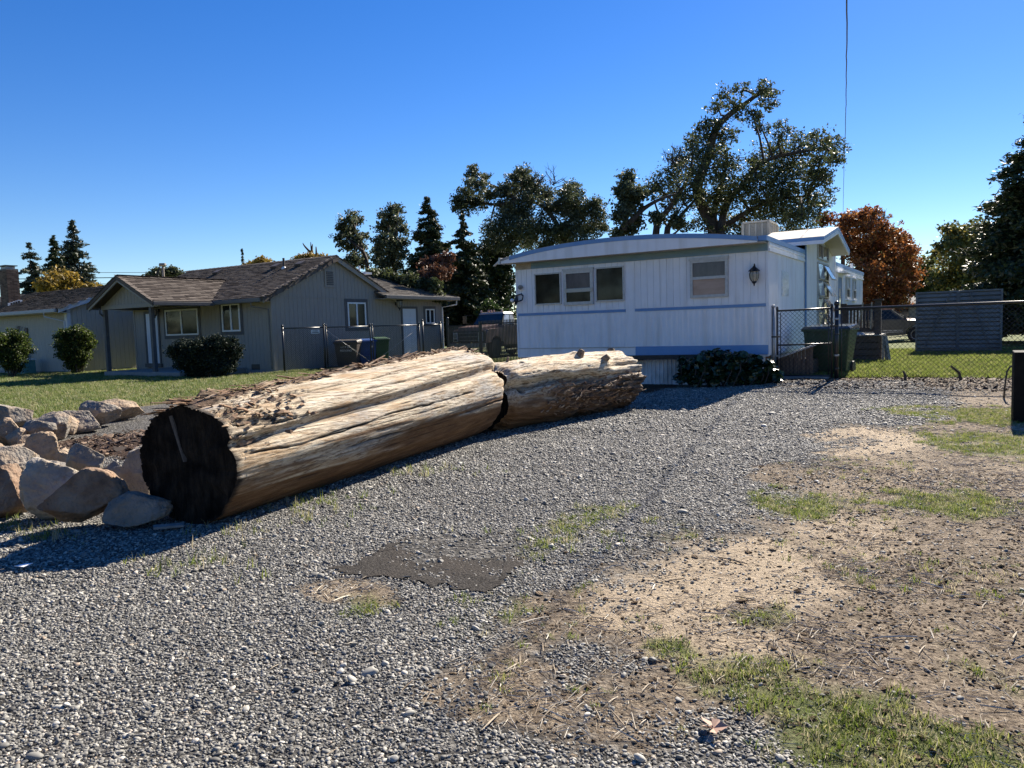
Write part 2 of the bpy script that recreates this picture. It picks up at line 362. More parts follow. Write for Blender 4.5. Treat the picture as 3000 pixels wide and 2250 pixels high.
def ground_material():
    m = bpy.data.materials.new('ground_soil'); m.use_nodes = True; nt = m.node_tree; L = nt.links
    b = nt.nodes['Principled BSDF']; b.inputs['Roughness'].default_value = .92; b.inputs['Specular IOR Level'].default_value = .2
    tc = nn(nt, 'ShaderNodeTexCoord'); P = tc.outputs['Object']
    def noise(sc, det=5, rg=.6):
        n = nn(nt, 'ShaderNodeTexNoise'); n.inputs['Scale'].default_value = sc; n.inputs['Detail'].default_value = det; n.inputs['Roughness'].default_value = rg
        L.new(P, n.inputs['Vector']); return n.outputs['Fac']
    def A(nm): return nn(nt, 'ShaderNodeAttribute', attribute_name=nm).outputs['Fac']
    def mix(f, a, c):
        x = nn(nt, 'ShaderNodeMix', data_type='RGBA')
        if hasattr(f, 'links'): L.new(f, x.inputs['Factor'])
        else: x.inputs['Factor'].default_value = f
        L.new(a, x.inputs['A']); L.new(c, x.inputs['B']); return x.outputs['Result']
    def edge(attr, nz, amt=.55, soft=.12):
        ad = nn(nt, 'ShaderNodeMath', operation='MULTIPLY_ADD'); L.new(nz, ad.inputs[0]); ad.inputs[1].default_value = amt; ad.inputs[2].default_value = -amt / 2
        s = nn(nt, 'ShaderNodeMath', operation='ADD'); L.new(attr, s.inputs[0]); L.new(ad.outputs[0], s.inputs[1])
        mr = nn(nt, 'ShaderNodeMapRange', interpolation_type='SMOOTHSTEP'); mr.inputs['From Min'].default_value = .5 - soft; mr.inputs['From Max'].default_value = .5 + soft
        L.new(s.outputs[0], mr.inputs[0]); return mr.outputs[0]
    n_f = noise(9, 6); n_ff = noise(55, 5, .7); n_c = noise(2.2, 5)
    litter = ramp(nt, n_ff, [(.28, (.065, .05, .036)), (.42, (.16, .122, .085)), (.56, (.28, .225, .16)), (.72, (.48, .41, .31))]).outputs[0]
    mott = ramp(nt, noise(13, 6, .7), [(.36, (.55, .52, .49)), (.5, (1.05, 1.04, 1.03)), (.66, (1.5, 1.5, 1.5))]).outputs[0]
    lm = nn(nt, 'ShaderNodeMix', data_type='RGBA', blend_type='MULTIPLY'); lm.inputs['Factor'].default_value = 1; L.new(litter, lm.inputs['A']); L.new(mott, lm.inputs['B']); litter = lm.outputs['Result']
    sandc = ramp(nt, n_ff, [(.3, (.34, .265, .175)), (.5, (.47, .375, .26)), (.7, (.60, .495, .36))]).outputs[0]
    sandf = edge(A('sand'), n_f, 1.5, .35)
    dirt = mix(sandf, litter, sandc)
    # far gravel: cells of stones with their own greys
    vo = nn(nt, 'ShaderNodeTexVoronoi'); vo.inputs['Scale'].default_value = 34; L.new(P, vo.inputs['Vector'])
    sep = nn(nt, 'ShaderNodeSeparateColor'); L.new(vo.outputs['Color'], sep.inputs[0])
    gcol = ramp(nt, sep.outputs[0], [(0, (.04, .04, .04)), (.35, (.10, .10, .097)), (.65, (.18, .178, .17)), (.9, (.34, .33, .305)), (1, (.5, .48, .44))]).outputs[0]
    gap_shade = ramp(nt, vo.outputs['Distance'], [(.0, (1, 1, 1)), (.55, (.75, .75, .75)), (.95, (.25, .25, .25))]).outputs[0]  # cell edges darkened: shade in the gaps between stones put into the colour
    gm = nn(nt, 'ShaderNodeMix', data_type='RGBA', blend_type='MULTIPLY'); gm.inputs['Factor'].default_value = 1; L.new(gcol, gm.inputs['A']); L.new(gap_shade, gm.inputs['B'])
    gmud = ramp(nt, n_ff, [(.35, (.06, .055, .048)), (.7, (.17, .155, .135))]).outputs[0]
    gravel = mix(.35, gm.outputs['Result'], gmud)
    grassc = ramp(nt, n_ff, [(.3, (.04, .058, .014)), (.5, (.10, .13, .03)), (.72, (.23, .23, .09))]).outputs[0]
    mulchc = ramp(nt, noise(38, 6, .75), [(.3, (.02, .012, .008)), (.55, (.07, .04, .024)), (.8, (.17, .10, .06))]).outputs[0]
    c = mix(edge(A('grav'), n_f, .9, .34), dirt, gravel)
    c = mix(edge(A('grass'), n_f, .5, .32), c, grassc)
    c = mix(edge(A('mulch'), n_f, .4, .1), c, mulchc)
    L.new(c, b.inputs['Base Color'])
    hs = nn(nt, 'ShaderNodeMath', operation='ADD'); L.new(n_ff, hs.inputs[0])
    vi = nn(nt, 'ShaderNodeMath', operation='MULTIPLY_ADD'); L.new(vo.outputs['Distance'], vi.inputs[0]); vi.inputs[1].default_value = -1.1
    ml = nn(nt, 'ShaderNodeMath', operation='MULTIPLY'); L.new(vi.outputs[0], ml.inputs[0]); L.new(A('grav'), ml.inputs[1])
    L.new(ml.outputs[0], hs.inputs[1])
    bp = nn(nt, 'ShaderNodeBump'); bp.inputs['Strength'].default_value = 1; bp.inputs['Distance'].default_value = .04
    L.new(hs.outputs[0], bp.inputs['Height']); L.new(bp.outputs[0], b.inputs['Normal'])
    return m
gme = mesh_np('ground', np.stack([GX.ravel(), GY.ravel(), Zg.ravel()], 1), quads, ground_material(), True)
_z = zones(GX.ravel(), GY.ravel())
for k in ('grav', 'grass', 'mulch', 'sand'): vattr(gme, k, _z[k])
tag(link('ground', gme), 'driveway of bare earth and gravel with lawn beyond', 'ground', kind='structure')

# ------------------------------------------------------------------ pebbles
def blob_mesh(name, sub, seed, sq, rough, mat_):
    bm = bmesh.new(); bmesh.ops.create_icosphere(bm, subdivisions=sub, radius=1)
    V = np.array([v.co[:] for v in bm.verts]); rg = np.random.default_rng(seed)
    for k in range(5):
        d = rg.normal(size=3); d /= np.linalg.norm(d); lim = rg.uniform(.45, .85)
        t = V @ d; over = np.maximum(t - lim, 0); V = V - np.outer(over * .9, d)
    V *= np.array(sq); n = fbm(V[:, 0] * 1.7 + seed, V[:, 1] * 1.7, V[:, 2] * 1.7, 2, seed) - .5
    V *= (1 + n[:, None] * rough)
    for v, c in zip(bm.verts, V): v.co = c
    me = bpy.data.meshes.new(name); bm.to_mesh(me); bm.free()
    for p in me.polygons: p.use_smooth = True
    me.materials.append(mat_); return me
PEB = randmat('pebble_stone', [(0, (.065, .063, .058)), (.28, (.135, .131, .118)), (.54, (.215, .208, .184)), (.76, (.30, .288, .25)), (.9, (.42, .40, .345)), (.95, (.55, .52, .45)), (.97, (.31, .23, .155)), (1, (.64, .60, .52))], rough=.7, bump=.0, bscale=2.5, vary=.22)
pebs = [blob_mesh('pebble_form', 2, 50 + k, (1, .72 + .05 * k % .2, .42 + .05 * (k % 4)), .5, PEB) for k in range(7)]
def proj(P):
    c = (P - EYE) @ MC; return CX + F * c[:, 0] / -c[:, 2], CY - F * c[:, 1] / -c[:, 2], -c[:, 2]
def inview(x, y, z=0., m=420):
    P = np.stack([x, y, np.zeros_like(x) + z], 1); u, v, d = proj(P)
    return (d > .3) & (u > -m) & (u < 3000 + m) & (v < 2250 + m * 1.5) & (v > 600)
def sample(x0, x1, y0, y1, dens, rg):
    n = int((x1 - x0) * (y1 - y0) * dens); x = rg.uniform(x0, x1, n); y = rg.uniform(y0, y1, n)
    k = inview(x, y); return x[k], y[k]
rg = np.random.default_rng(77)
ASPH = [G(a, b)[:2] for a, b in [(968, 1668), (1090, 1625), (1215, 1560), (1290, 1545), (1400, 1560), (1500, 1540), (1600, 1528), (1625, 1545), (1560, 1620), (1480, 1690), (1450, 1725), (1380, 1732), (1240, 1712), (1120, 1702)]]
PP, PS = [], []
for d0, d1, dens, sz in [(0, 4.2, 9800, .0062), (4.2, 6.5, 6400, .0073), (6.5, 9.5, 3900, .0091), (9.5, 16, 2200, .0113)]:
    x, y = sample(-9, 3, 1.0, 16.3, dens, rg); r = np.hypot(x, y); k = (r >= d0) & (r < d1); x, y = x[k], y[k]
    z = zones(x, y); f = z['grav'] - z['drive'] * .2
    cl = fbm(x * 7, y * 7, seed=91, oct=2)
    prob = np.clip(ss(f + (cl - .5) * 1.0, .22, .92), 0, 1)
    prob = np.maximum(prob, .035 + .10 * ss(fbm(x * 1.3, y * 1.3, seed=92), .5, .75) * (z['grass'] < .6)) * (1 - z['mulch'] * .93)
    prob = np.where(inpoly(x, y, ASPH), prob * np.clip(.14 + .75 * ss(np.hypot((x + 2.72) / .62, (y - 3.55) / .55) + (cl - .5) * .9, .55, 1.25), 0, 1), prob)
    k = rg.random(len(x)) < prob; x, y = x[k], y[k]
    s = sz * np.exp(rg.normal(0, .33, len(x))); s = np.where(rg.random(len(x)) < .012, s * 1.9, s)
    PP.append(np.stack([x, y, ground_h(x, y) + s * .18], 1)); PS.append(np.stack([s * rg.uniform(.85, 1.25, len(s)), s, s * rg.uniform(.8, 1.2, len(s))], 1))
PP = np.concatenate(PP); PS = np.concatenate(PS); n = len(PP)
scatter('gravel', PP, np.stack([rg.normal(0, .35, n), rg.normal(0, .35, n), rg.uniform(0, 6.28, n)], 1), PS, rg.integers(0, len(pebs), n), pebs,
        'loose grey gravel stones covering the driveway', 'gravel')
print('pebbles', n)

# ------------------------------------------------------------------ grass, straw, chips
def tuft_mesh(name, seed, nb, spread, lean, wd, mat_):
    rg = np.random.default_rng(seed); V = []; Fq = []
    for k in range(nb):
        a = rg.uniform(0, 6.28); b = rg.uniform(0, 6.28); r = spread * math.sqrt(rg.random()); h = rg.uniform(.55, 1.05); l = lean * rg.uniform(.3, 1.2)
        px, py = r * math.cos(a), r * math.sin(a); dx, dy = math.cos(b), math.sin(b); sx, sy = -dy * wd, dx * wd; i = len(V)
        V += [(px - sx, py - sy, -.05), (px + sx, py + sy, -.05), (px + sx * .8 + dx * l * .35, py + sy * .8 + dy * l * .35, h * .55), (px - sx * .8 + dx * l * .35, py - sy * .8 + dy * l * .35, h * .55),
              (px + sx * .15 + dx * l, py + sy * .15 + dy * l, h), (px - sx * .15 + dx * l, py - sy * .15 + dy * l, h)]
        Fq += [(i, i + 1, i + 2, i + 3), (i + 3, i + 2, i + 4, i + 5)]
    return mesh_np(name, V, Fq, mat_)
def grassmat(name, stops, trans=.35):
    m = randmat(name, stops, rough=.6, vary=.2, bscale=8); nt = m.node_tree; L = nt.links
    b = nt.nodes['Principled BSDF']; col = b.inputs['Base Color'].links[0].from_socket
    t = nn(nt, 'ShaderNodeBsdfTranslucent'); L.new(col, t.inputs[0]); mx = nn(nt, 'ShaderNodeMixShader'); mx.inputs[0].default_value = trans
    L.new(b.outputs[0], mx.inputs[1]); L.new(t.outputs[0], mx.inputs[2]); L.new(mx.outputs[0], nt.nodes['Material Output'].inputs[0]); return m
GM1 = grassmat('lawn_grass', [(0, (.10, .145, .03)), (.35, (.16, .22, .048)), (.6, (.23, .28, .075)), (.8, (.33, .32, .13)), (1, (.48, .43, .24))])
GM2 = grassmat('yard_grass', [(0, (.12, .16, .03)), (.5, (.20, .25, .05)), (.85, (.28, .31, .08)), (1, (.42, .38, .19))], trans=.5)
GM3 = grassmat('sparse_grass', [(0, (.11, .16, .022)), (.4, (.20, .26, .04)), (.62, (.28, .31, .07)), (.8, (.40, .36, .19)), (1, (.55, .48, .33))], trans=.45)
def tufts(name, xs, ys, hs, mat_, label, nb=12, spread=.5, lean=.55, wd=.035, seed=5):
    src = [tuft_mesh('tuft_form', seed + k, nb, spread, lean, wd, mat_) for k in range(5)]
    n = len(xs); rg = np.random.default_rng(seed)
    scatter(name, np.stack([xs, ys, ground_h(xs, ys)], 1), np.stack([rg.normal(0, .15, n), rg.normal(0, .15, n), rg.uniform(0, 6.28, n)], 1),
            np.stack([hs * rg.uniform(.8, 1.3, n), hs * rg.uniform(.8, 1.3, n), hs * rg.uniform(.7, 1.25, n)], 1), rg.integers(0, 5, n), src, label, 'grass')
x, y = sample(-34, -14, 5, 27, 110, rg); z = zones(x, y); k = (rg.random(len(x)) < ss(z['grass'], .15, .7)) & (z['lawn'] > .5) & ~((y > 16.0) & (x < -21.3) & (x > -30)); x, y = x[k], y[k]
tufts('lawn_grass', x, y, .06 + .05 * fbm(x * .7, y * .7, seed=4), GM1, 'short dry green grass on the lawn of the gray house', nb=16, spread=1.1, lean=.7, wd=.06)
x, y = sample(-3.4, 4, 16.0, 30, 330, rg); z = zones(x, y); k = rg.random(len(x)) < ss(z['yard'], .3, .9) * (.25 + .75 * ss(fbm(x * .8, y * .8, seed=41), .3, .5)); x, y = x[k], y[k]
tufts('yard_grass', x, y, .05 + .05 * rg.random(len(x)), GM2, 'bright green grass in the fenced side yard', nb=14, spread=1.0, lean=.7, wd=.06, seed=15)
x, y = sample(-4, 3, 1.5, 16.2, 1500, rg); z = zones(x, y); k = (rg.random(len(x)) < ss(z['grass'] + (fbm(x * 6, y * 6, seed=44, oct=2) - .5) * .5, .25, .8) * .7) & (z['yard'] < .5); x, y = x[k], y[k]
x2, y2 = sample(-2.2, 3, 1.5, 13, 420, rg); z2 = zones(x2, y2); k = rg.random(len(x2)) < .22 * (1 - z2['sand']) * (z2['grav'] < .5) * ss(fbm(x2 * 2, y2 * 2, seed=45), .42, .6); x = np.concatenate([x, x2[k]]); y = np.concatenate([y, y2[k]])
tufts('sparse_grass', x, y, .018 + .022 * rg.random(len(x)), GM3, 'patchy short grass growing on the bare ground', nb=10, spread=.9, lean=.9, wd=.05, seed=25)
# weeds in the shade of the stones and along the log
wx, wy = [], []
for px, py, n_, r_ in [(60, 1560, 40, .25), (150, 1575, 25, .15), (20, 1545, 30, .2), (545, 1660, 40, .3), (1300, 1380, 30, .25), (980, 1460, 20, .25), (1180, 1390, 20, .25), (700, 1560, 16, .2), (1650, 1590, 30, .3), (830, 1512, 25, .3), (900, 1480, 25, .3)]:
    p = G(px, py); wx += list(p[0] + rg.normal(0, r_, n_)); wy += list(p[1] + rg.normal(0, r_ * .5, n_))
wx = np.array(wx); wy = np.array(wy)
tufts('weeds', wx, wy, .035 + .05 * rg.random(len(wx)), GM3, 'thin weeds and dry stalks beside the log and boulders', nb=6, spread=.4, lean=.6, wd=.03, seed=35)
STR = randmat('straw', [(0, (.26, .19, .12)), (.3, (.44, .36, .25)), (.65, (.62, .54, .41)), (.9, (.74, .68, .56)), (1, (.16, .11, .07))], rough=.7)
def stick(seed):
    rg = np.random.default_rng(seed); b = rg.normal(0, .12, 2)
    return MB().tube([(-.5, 0, 0), (-.1, b[0] * .5, .03), (.25, b[0], .03), (.5, b[0] + b[1], .0)], [.02, .024, .02, .008], 4)
def mbmesh(mb, name, mat_):
    me = bpy.data.meshes.new(name); me.from_pydata(mb.v, [], mb.f); me.materials.append(mat_); return me
sticks = [mbmesh(stick(k), 'stick_form', STR) for k in range(5)]
x, y = sample(-3, 3, 1.5, 13, 2200, rg); z = zones(x, y); k = rg.random(len(x)) < np.clip((1 - z['grav']) * (.75 - .5 * z['sand']) * (.25 + .9 * ss(fbm(x * 1.6, y * 1.6, seed=47), .38, .62)) + .012, 0, 1); x, y = x[k], y[k]
n = len(x); L_ = .048 * np.exp(rg.normal(0, .45, n))
scatter('straw_litter', np.stack([x, y, ground_h(x, y) + .006], 1), np.stack([rg.normal(0, .12, n), rg.normal(0, .15, n), rg.uniform(0, 6.28, n)], 1), np.stack([L_, L_ * .8, L_ * .8], 1), rg.integers(0, 5, n), sticks, 'dry straw and leaf bits strewn over the bare earth', 'straw')
CLD = randmat('earth_clod', [(0, (.12, .08, .05)), (.4, (.28, .2, .13)), (.7, (.45, .34, .23)), (1, (.62, .5, .36))], rough=.95, bump=.1, bscale=3, spec=.1)
clods = [blob_mesh('clod_form', 1, 150 + k, (1, .8, .6), .8, CLD) for k in range(4)]
x, y = sample(-2.6, 2.2, 1.5, 7.5, 1700, rg); z = zones(x, y); k = rg.random(len(x)) < (1 - z['grav']) * (.35 + .65 * ss(fbm(x * 3, y * 3, seed=55), .35, .6)) * (1 - .6 * z['sand']); x, y = x[k], y[k]
n = len(x); s_ = .0055 * np.exp(rg.normal(0, .45, n))
scatter('earth_crumbs', np.stack([x, y, ground_h(x, y) + s_ * .2], 1), np.stack([rg.normal(0, .3, n), rg.normal(0, .3, n), rg.uniform(0, 6.28, n)], 1), np.stack([s_ * 1.2, s_ * 1.2, s_ * .5], 1), rg.integers(0, 4, n), clods, 'crumbs of brown earth on the bare ground', 'earth')
CHP = randmat('bark_chip', [(0, (.025, .015, .01)), (.5, (.09, .05, .03)), (.85, (.2, .12, .07)), (1, (.4, .3, .2))], rough=.8)
chip = [mbmesh(MB().obox((0, 0, 0), (1, .38 + .1 * k, .12), (.1 * k, .05, 0)), 'chip_form', CHP) for k in range(4)]
x, y = sample(-11, -5.2, 4, 12.5, 420, rg); z = zones(x, y); k = (rg.random(len(x)) < z['mulch']); x, y = x[k], y[k]
x2, y2 = sample(-3.3, 3, 14.6, 16.8, 350, rg); x = np.concatenate([x, x2]); y = np.concatenate([y, y2])
n = len(x); L_ = .035 * np.exp(rg.normal(0, .4, n))
scatter('bark_mulch', np.stack([x, y, ground_h(x, y) + .008], 1), np.stack([rg.normal(0, .3, n), rg.normal(0, .3, n), rg.uniform(0, 6.28, n)], 1), np.stack([L_, L_, L_], 1), rg.integers(0, 4, n), chip, 'dark brown bark chips between the log and boulders', 'mulch')

# asphalt scrap lying in the gravel: thin slab with a broken edge
outl = [(968, 1668), (1030, 1652), (1090, 1625), (1160, 1590), (1215, 1560), (1290, 1545), (1400, 1560), (1500, 1540), (1600, 1528), (1625, 1545), (1590, 1590), (1560, 1620), (1530, 1655), (1480, 1690), (1450, 1725), (1380, 1732), (1320, 1722), (1240, 1712), (1180, 1702), (1120, 1702), (1050, 1690)]
pl = [G(a, b)[:2] for a, b in outl]; rr = []
for i in range(len(pl)):
    a, b = pl[i], pl[(i + 1) % len(pl)]
    for t in np.arange(0, 1, .08):
        q = a + (b - a) * t; rr.append(q + np.array([float(vnoise(q[0] * 24, q[1] * 24, seed=1)) + float(vnoise(q[0] * 70, q[1] * 70, seed=5)) * .5 - .75, float(vnoise(q[0] * 24 + 9, q[1] * 24, seed=2)) + float(vnoise(q[0] * 70 + 3, q[1] * 70, seed=6)) * .5 - .75]) * .11)
_cy = [q[1] for q in rr]; _y0, _y1 = min(_cy), max(_cy)
def asz(q): return float(ground_h(q[0], q[1])) + .009 - .03 * float(ss(q[1], _y0 + .45, _y1 - .15))
MB().add([(q[0], q[1], asz(q) - .05) for q in rr] + [(q[0], q[1], asz(q)) for q in rr], [tuple(range(len(rr)))[::-1], tuple(range(len(rr), 2 * len(rr)))] + [(i, (i + 1) % len(rr), (i + 1) % len(rr) + len(rr), i + len(rr)) for i in range(len(rr))]).build('asphalt_patch', mat('asphalt', (.018, .0165, .015), (.08, .073, .066), scale=55, rough=.95, spec=.1, bump=.02, bscale=90, dirt=(.06, .052, .045), dscale=3, detail=8))
tag(bpy.data.objects['asphalt_patch'], 'broken dark asphalt patch set in the gravel', 'asphalt', kind='structure')
# ================================================================== FALLEN LOGS
def log_material():
    m = bpy.data.materials.new('weathered_wood'); m.use_nodes = True; nt = m.node_tree; L = nt.links
    b = nt.nodes['Principled BSDF']; b.inputs['Roughness'].default_value = .78; b.inputs['Specular IOR Level'].default_value = .25
    tc = nn(nt, 'ShaderNodeTexCoord'); P = tc.outputs['Object']
    def noise(st, sc, det=6, rg=.65):
        mp = nn(nt, 'ShaderNodeMapping'); mp.inputs['Scale'].default_value = st; L.new(P, mp.inputs[0])
        n = nn(nt, 'ShaderNodeTexNoise'); n.inputs['Scale'].default_value = sc; n.inputs['Detail'].default_value = det; n.inputs['Roughness'].default_value = rg
        L.new(mp.outputs[0], n.inputs['Vector']); return n.outputs['Fac']
    def A(nm): return nn(nt, 'ShaderNodeAttribute', attribute_name=nm).outputs['Fac']
    def mix(f, a, c):
        x = nn(nt, 'ShaderNodeMix', data_type='RGBA')
        if hasattr(f, 'links'): L.new(f, x.inputs['Factor'])
        else: x.inputs['Factor'].default_value = f
        L.new(a, x.inputs['A']); L.new(c, x.inputs['B']); return x.outputs['Result']
    gr = noise((9, .55, 9), 2.2, 8, .7); big = noise((1.6, .5, 1.6), 1.6, 4); fine = noise((22, 1.2, 22), 3.5, 6, .7)
    wood = ramp(nt, gr, [(.22, (.20, .13, .075)), (.36, (.46, .36, .235)), (.5, (.64, .54, .39)), (.66, (.78, .70, .55)), (.8, (.60, .56, .49))]).outputs[0]
    grey = ramp(nt, fine, [(.3, (.22, .20, .18)), (.7, (.55, .52, .47))]).outputs[0]
    bf = ramp(nt, big, [(.48, (0, 0, 0)), (.68, (1, 1, 1))]).outputs[0]
    wood = mix(bf, wood, grey)
    stf = ramp(nt, noise((26, .9, 26), 2.0, 7, .75), [(.40, (1, 1, 1)), (.50, (0, 0, 0))]).outputs[0]
    stk = nn(nt, 'ShaderNodeRGB'); stk.outputs[0].default_value = (.17, .11, .065, 1)
    wood = mix(stf, wood, stk.outputs[0])
    ora = ramp(nt, noise((3, .8, 3), 2.2, 5), [(.48, (0, 0, 0)), (.66, (.8, .8, .8))]).outputs[0]; orc_ = nn(nt, 'ShaderNodeRGB'); orc_.outputs[0].default_value = (.40, .25, .12, 1); wood = mix(ora, wood, orc_.outputs[0])
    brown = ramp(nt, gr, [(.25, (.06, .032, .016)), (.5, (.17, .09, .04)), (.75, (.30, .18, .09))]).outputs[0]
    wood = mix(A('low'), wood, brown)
    bark = ramp(nt, fine, [(.25, (.03, .018, .012)), (.5, (.11, .065, .04)), (.68, (.21, .13, .08)), (.85, (.36, .26, .17))]).outputs[0]
    c = mix(A('bark'), wood, bark)
    dk = nn(nt, 'ShaderNodeRGB'); dk.outputs[0].default_value = (.018, .012, .008, 1)
    c = mix(A('crack'), c, dk.outputs[0])
    L.new(c, b.inputs['Base Color'])
    bp = nn(nt, 'ShaderNodeBump'); bp.inputs['Distance'].default_value = .03; L.new(gr, bp.inputs['Height'])
    bp2 = nn(nt, 'ShaderNodeBump'); bp2.inputs['Distance'].default_value = .012; L.new(fine, bp2.inputs['Height']); L.new(bp.outputs[0], bp2.inputs['Normal'])
    L.new(bp2.outputs[0], b.inputs['Normal']); return m
WOOD = log_material()
CUT = mat('stain_shade_cut', (.008, .007, .0065), (.045, .036, .028), scale=5, rough=.95, bump=.03, bscale=18, spec=.06, stretch=(5, 1, 1), dirt=(.004, .004, .004), dscale=6)  # near-black: dark stain, with the shade on the end put into the colour
def gauss(x, s): return np.exp(-(x / s) ** 2)
def build_log(kind, c0, c1, r0, r1, NS, NT, feat, T):
    c0, c1 = np.array(c0), np.array(c1); ax = c1 - c0; LEN = np.linalg.norm(ax); ax = ax / LEN
    sd = np.array([ax[1], -ax[0], 0]); sd /= np.linalg.norm(sd); up = np.cross(sd, ax)
    if up[2] < 0: up = -up
    s = np.linspace(0, 1, NS)[:, None] + np.zeros((1, NT)); th = np.linspace(0, 2 * np.pi, NT, endpoint=False)[None, :] + np.zeros((NS, 1))
    td = np.degrees(th); td = np.where(td > 270, td - 360, td)           # -90..270, 0 = right side, 90 = top
    rx = r0[0] + (r1[0] - r0[0]) * s; rz = r0[1] + (r1[1] - r0[1]) * s
    R = (rx * rz) / np.sqrt((rz * np.cos(th)) ** 2 + (rx * np.sin(th)) ** 2)
    Lm = s * LEN; cu, cv = np.cos(th), np.sin(th)
    d, low, bark, crack, axo = feat(s, td, Lm, cu, cv)
    r = R + d
    P = c0 + ax * (Lm + axo)[..., None] + sd * (r * cu)[..., None] + up * (r * cv)[..., None]
    ids = np.arange(NS * NT).reshape(NS, NT)
    q = np.stack([ids[:-1], ids[1:], np.roll(ids, -1, 1)[1:], np.roll(ids, -1, 1)[:-1]], -1).reshape(-1, 4)
    off = np.array(wloc(T)); me = mesh_np('trunk', P.reshape(-1, 3) - off, q, WOOD, True)
    for nm, v in (('low', low), ('bark', bark), ('crack', crack)): vattr(me, nm, np.clip(v, 0, 1).ravel())
    link('trunk', me, T)
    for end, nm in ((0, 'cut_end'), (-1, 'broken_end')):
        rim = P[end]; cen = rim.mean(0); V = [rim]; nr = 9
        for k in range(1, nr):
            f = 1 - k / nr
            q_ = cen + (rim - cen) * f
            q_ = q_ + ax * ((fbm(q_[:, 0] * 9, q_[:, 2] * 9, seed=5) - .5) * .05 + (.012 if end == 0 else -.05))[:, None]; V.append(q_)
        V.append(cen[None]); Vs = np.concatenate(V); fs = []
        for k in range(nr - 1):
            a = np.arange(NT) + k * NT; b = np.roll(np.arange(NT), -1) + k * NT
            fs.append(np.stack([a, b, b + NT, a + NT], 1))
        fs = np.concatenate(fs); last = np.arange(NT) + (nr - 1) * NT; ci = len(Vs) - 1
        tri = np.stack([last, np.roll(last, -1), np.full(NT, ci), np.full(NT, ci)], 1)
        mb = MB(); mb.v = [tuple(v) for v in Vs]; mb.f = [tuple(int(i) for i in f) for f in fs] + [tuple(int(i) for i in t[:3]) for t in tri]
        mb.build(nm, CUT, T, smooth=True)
    def surf(sv, tv):
        i = int(np.clip(sv, 0, 1) * (NS - 1)); j = int((tv % 360) / 360 * NT) % NT
        n = sd * math.cos(math.radians(tv)) + up * math.sin(math.radians(tv)); return P[i, j], n, ax
    return surf
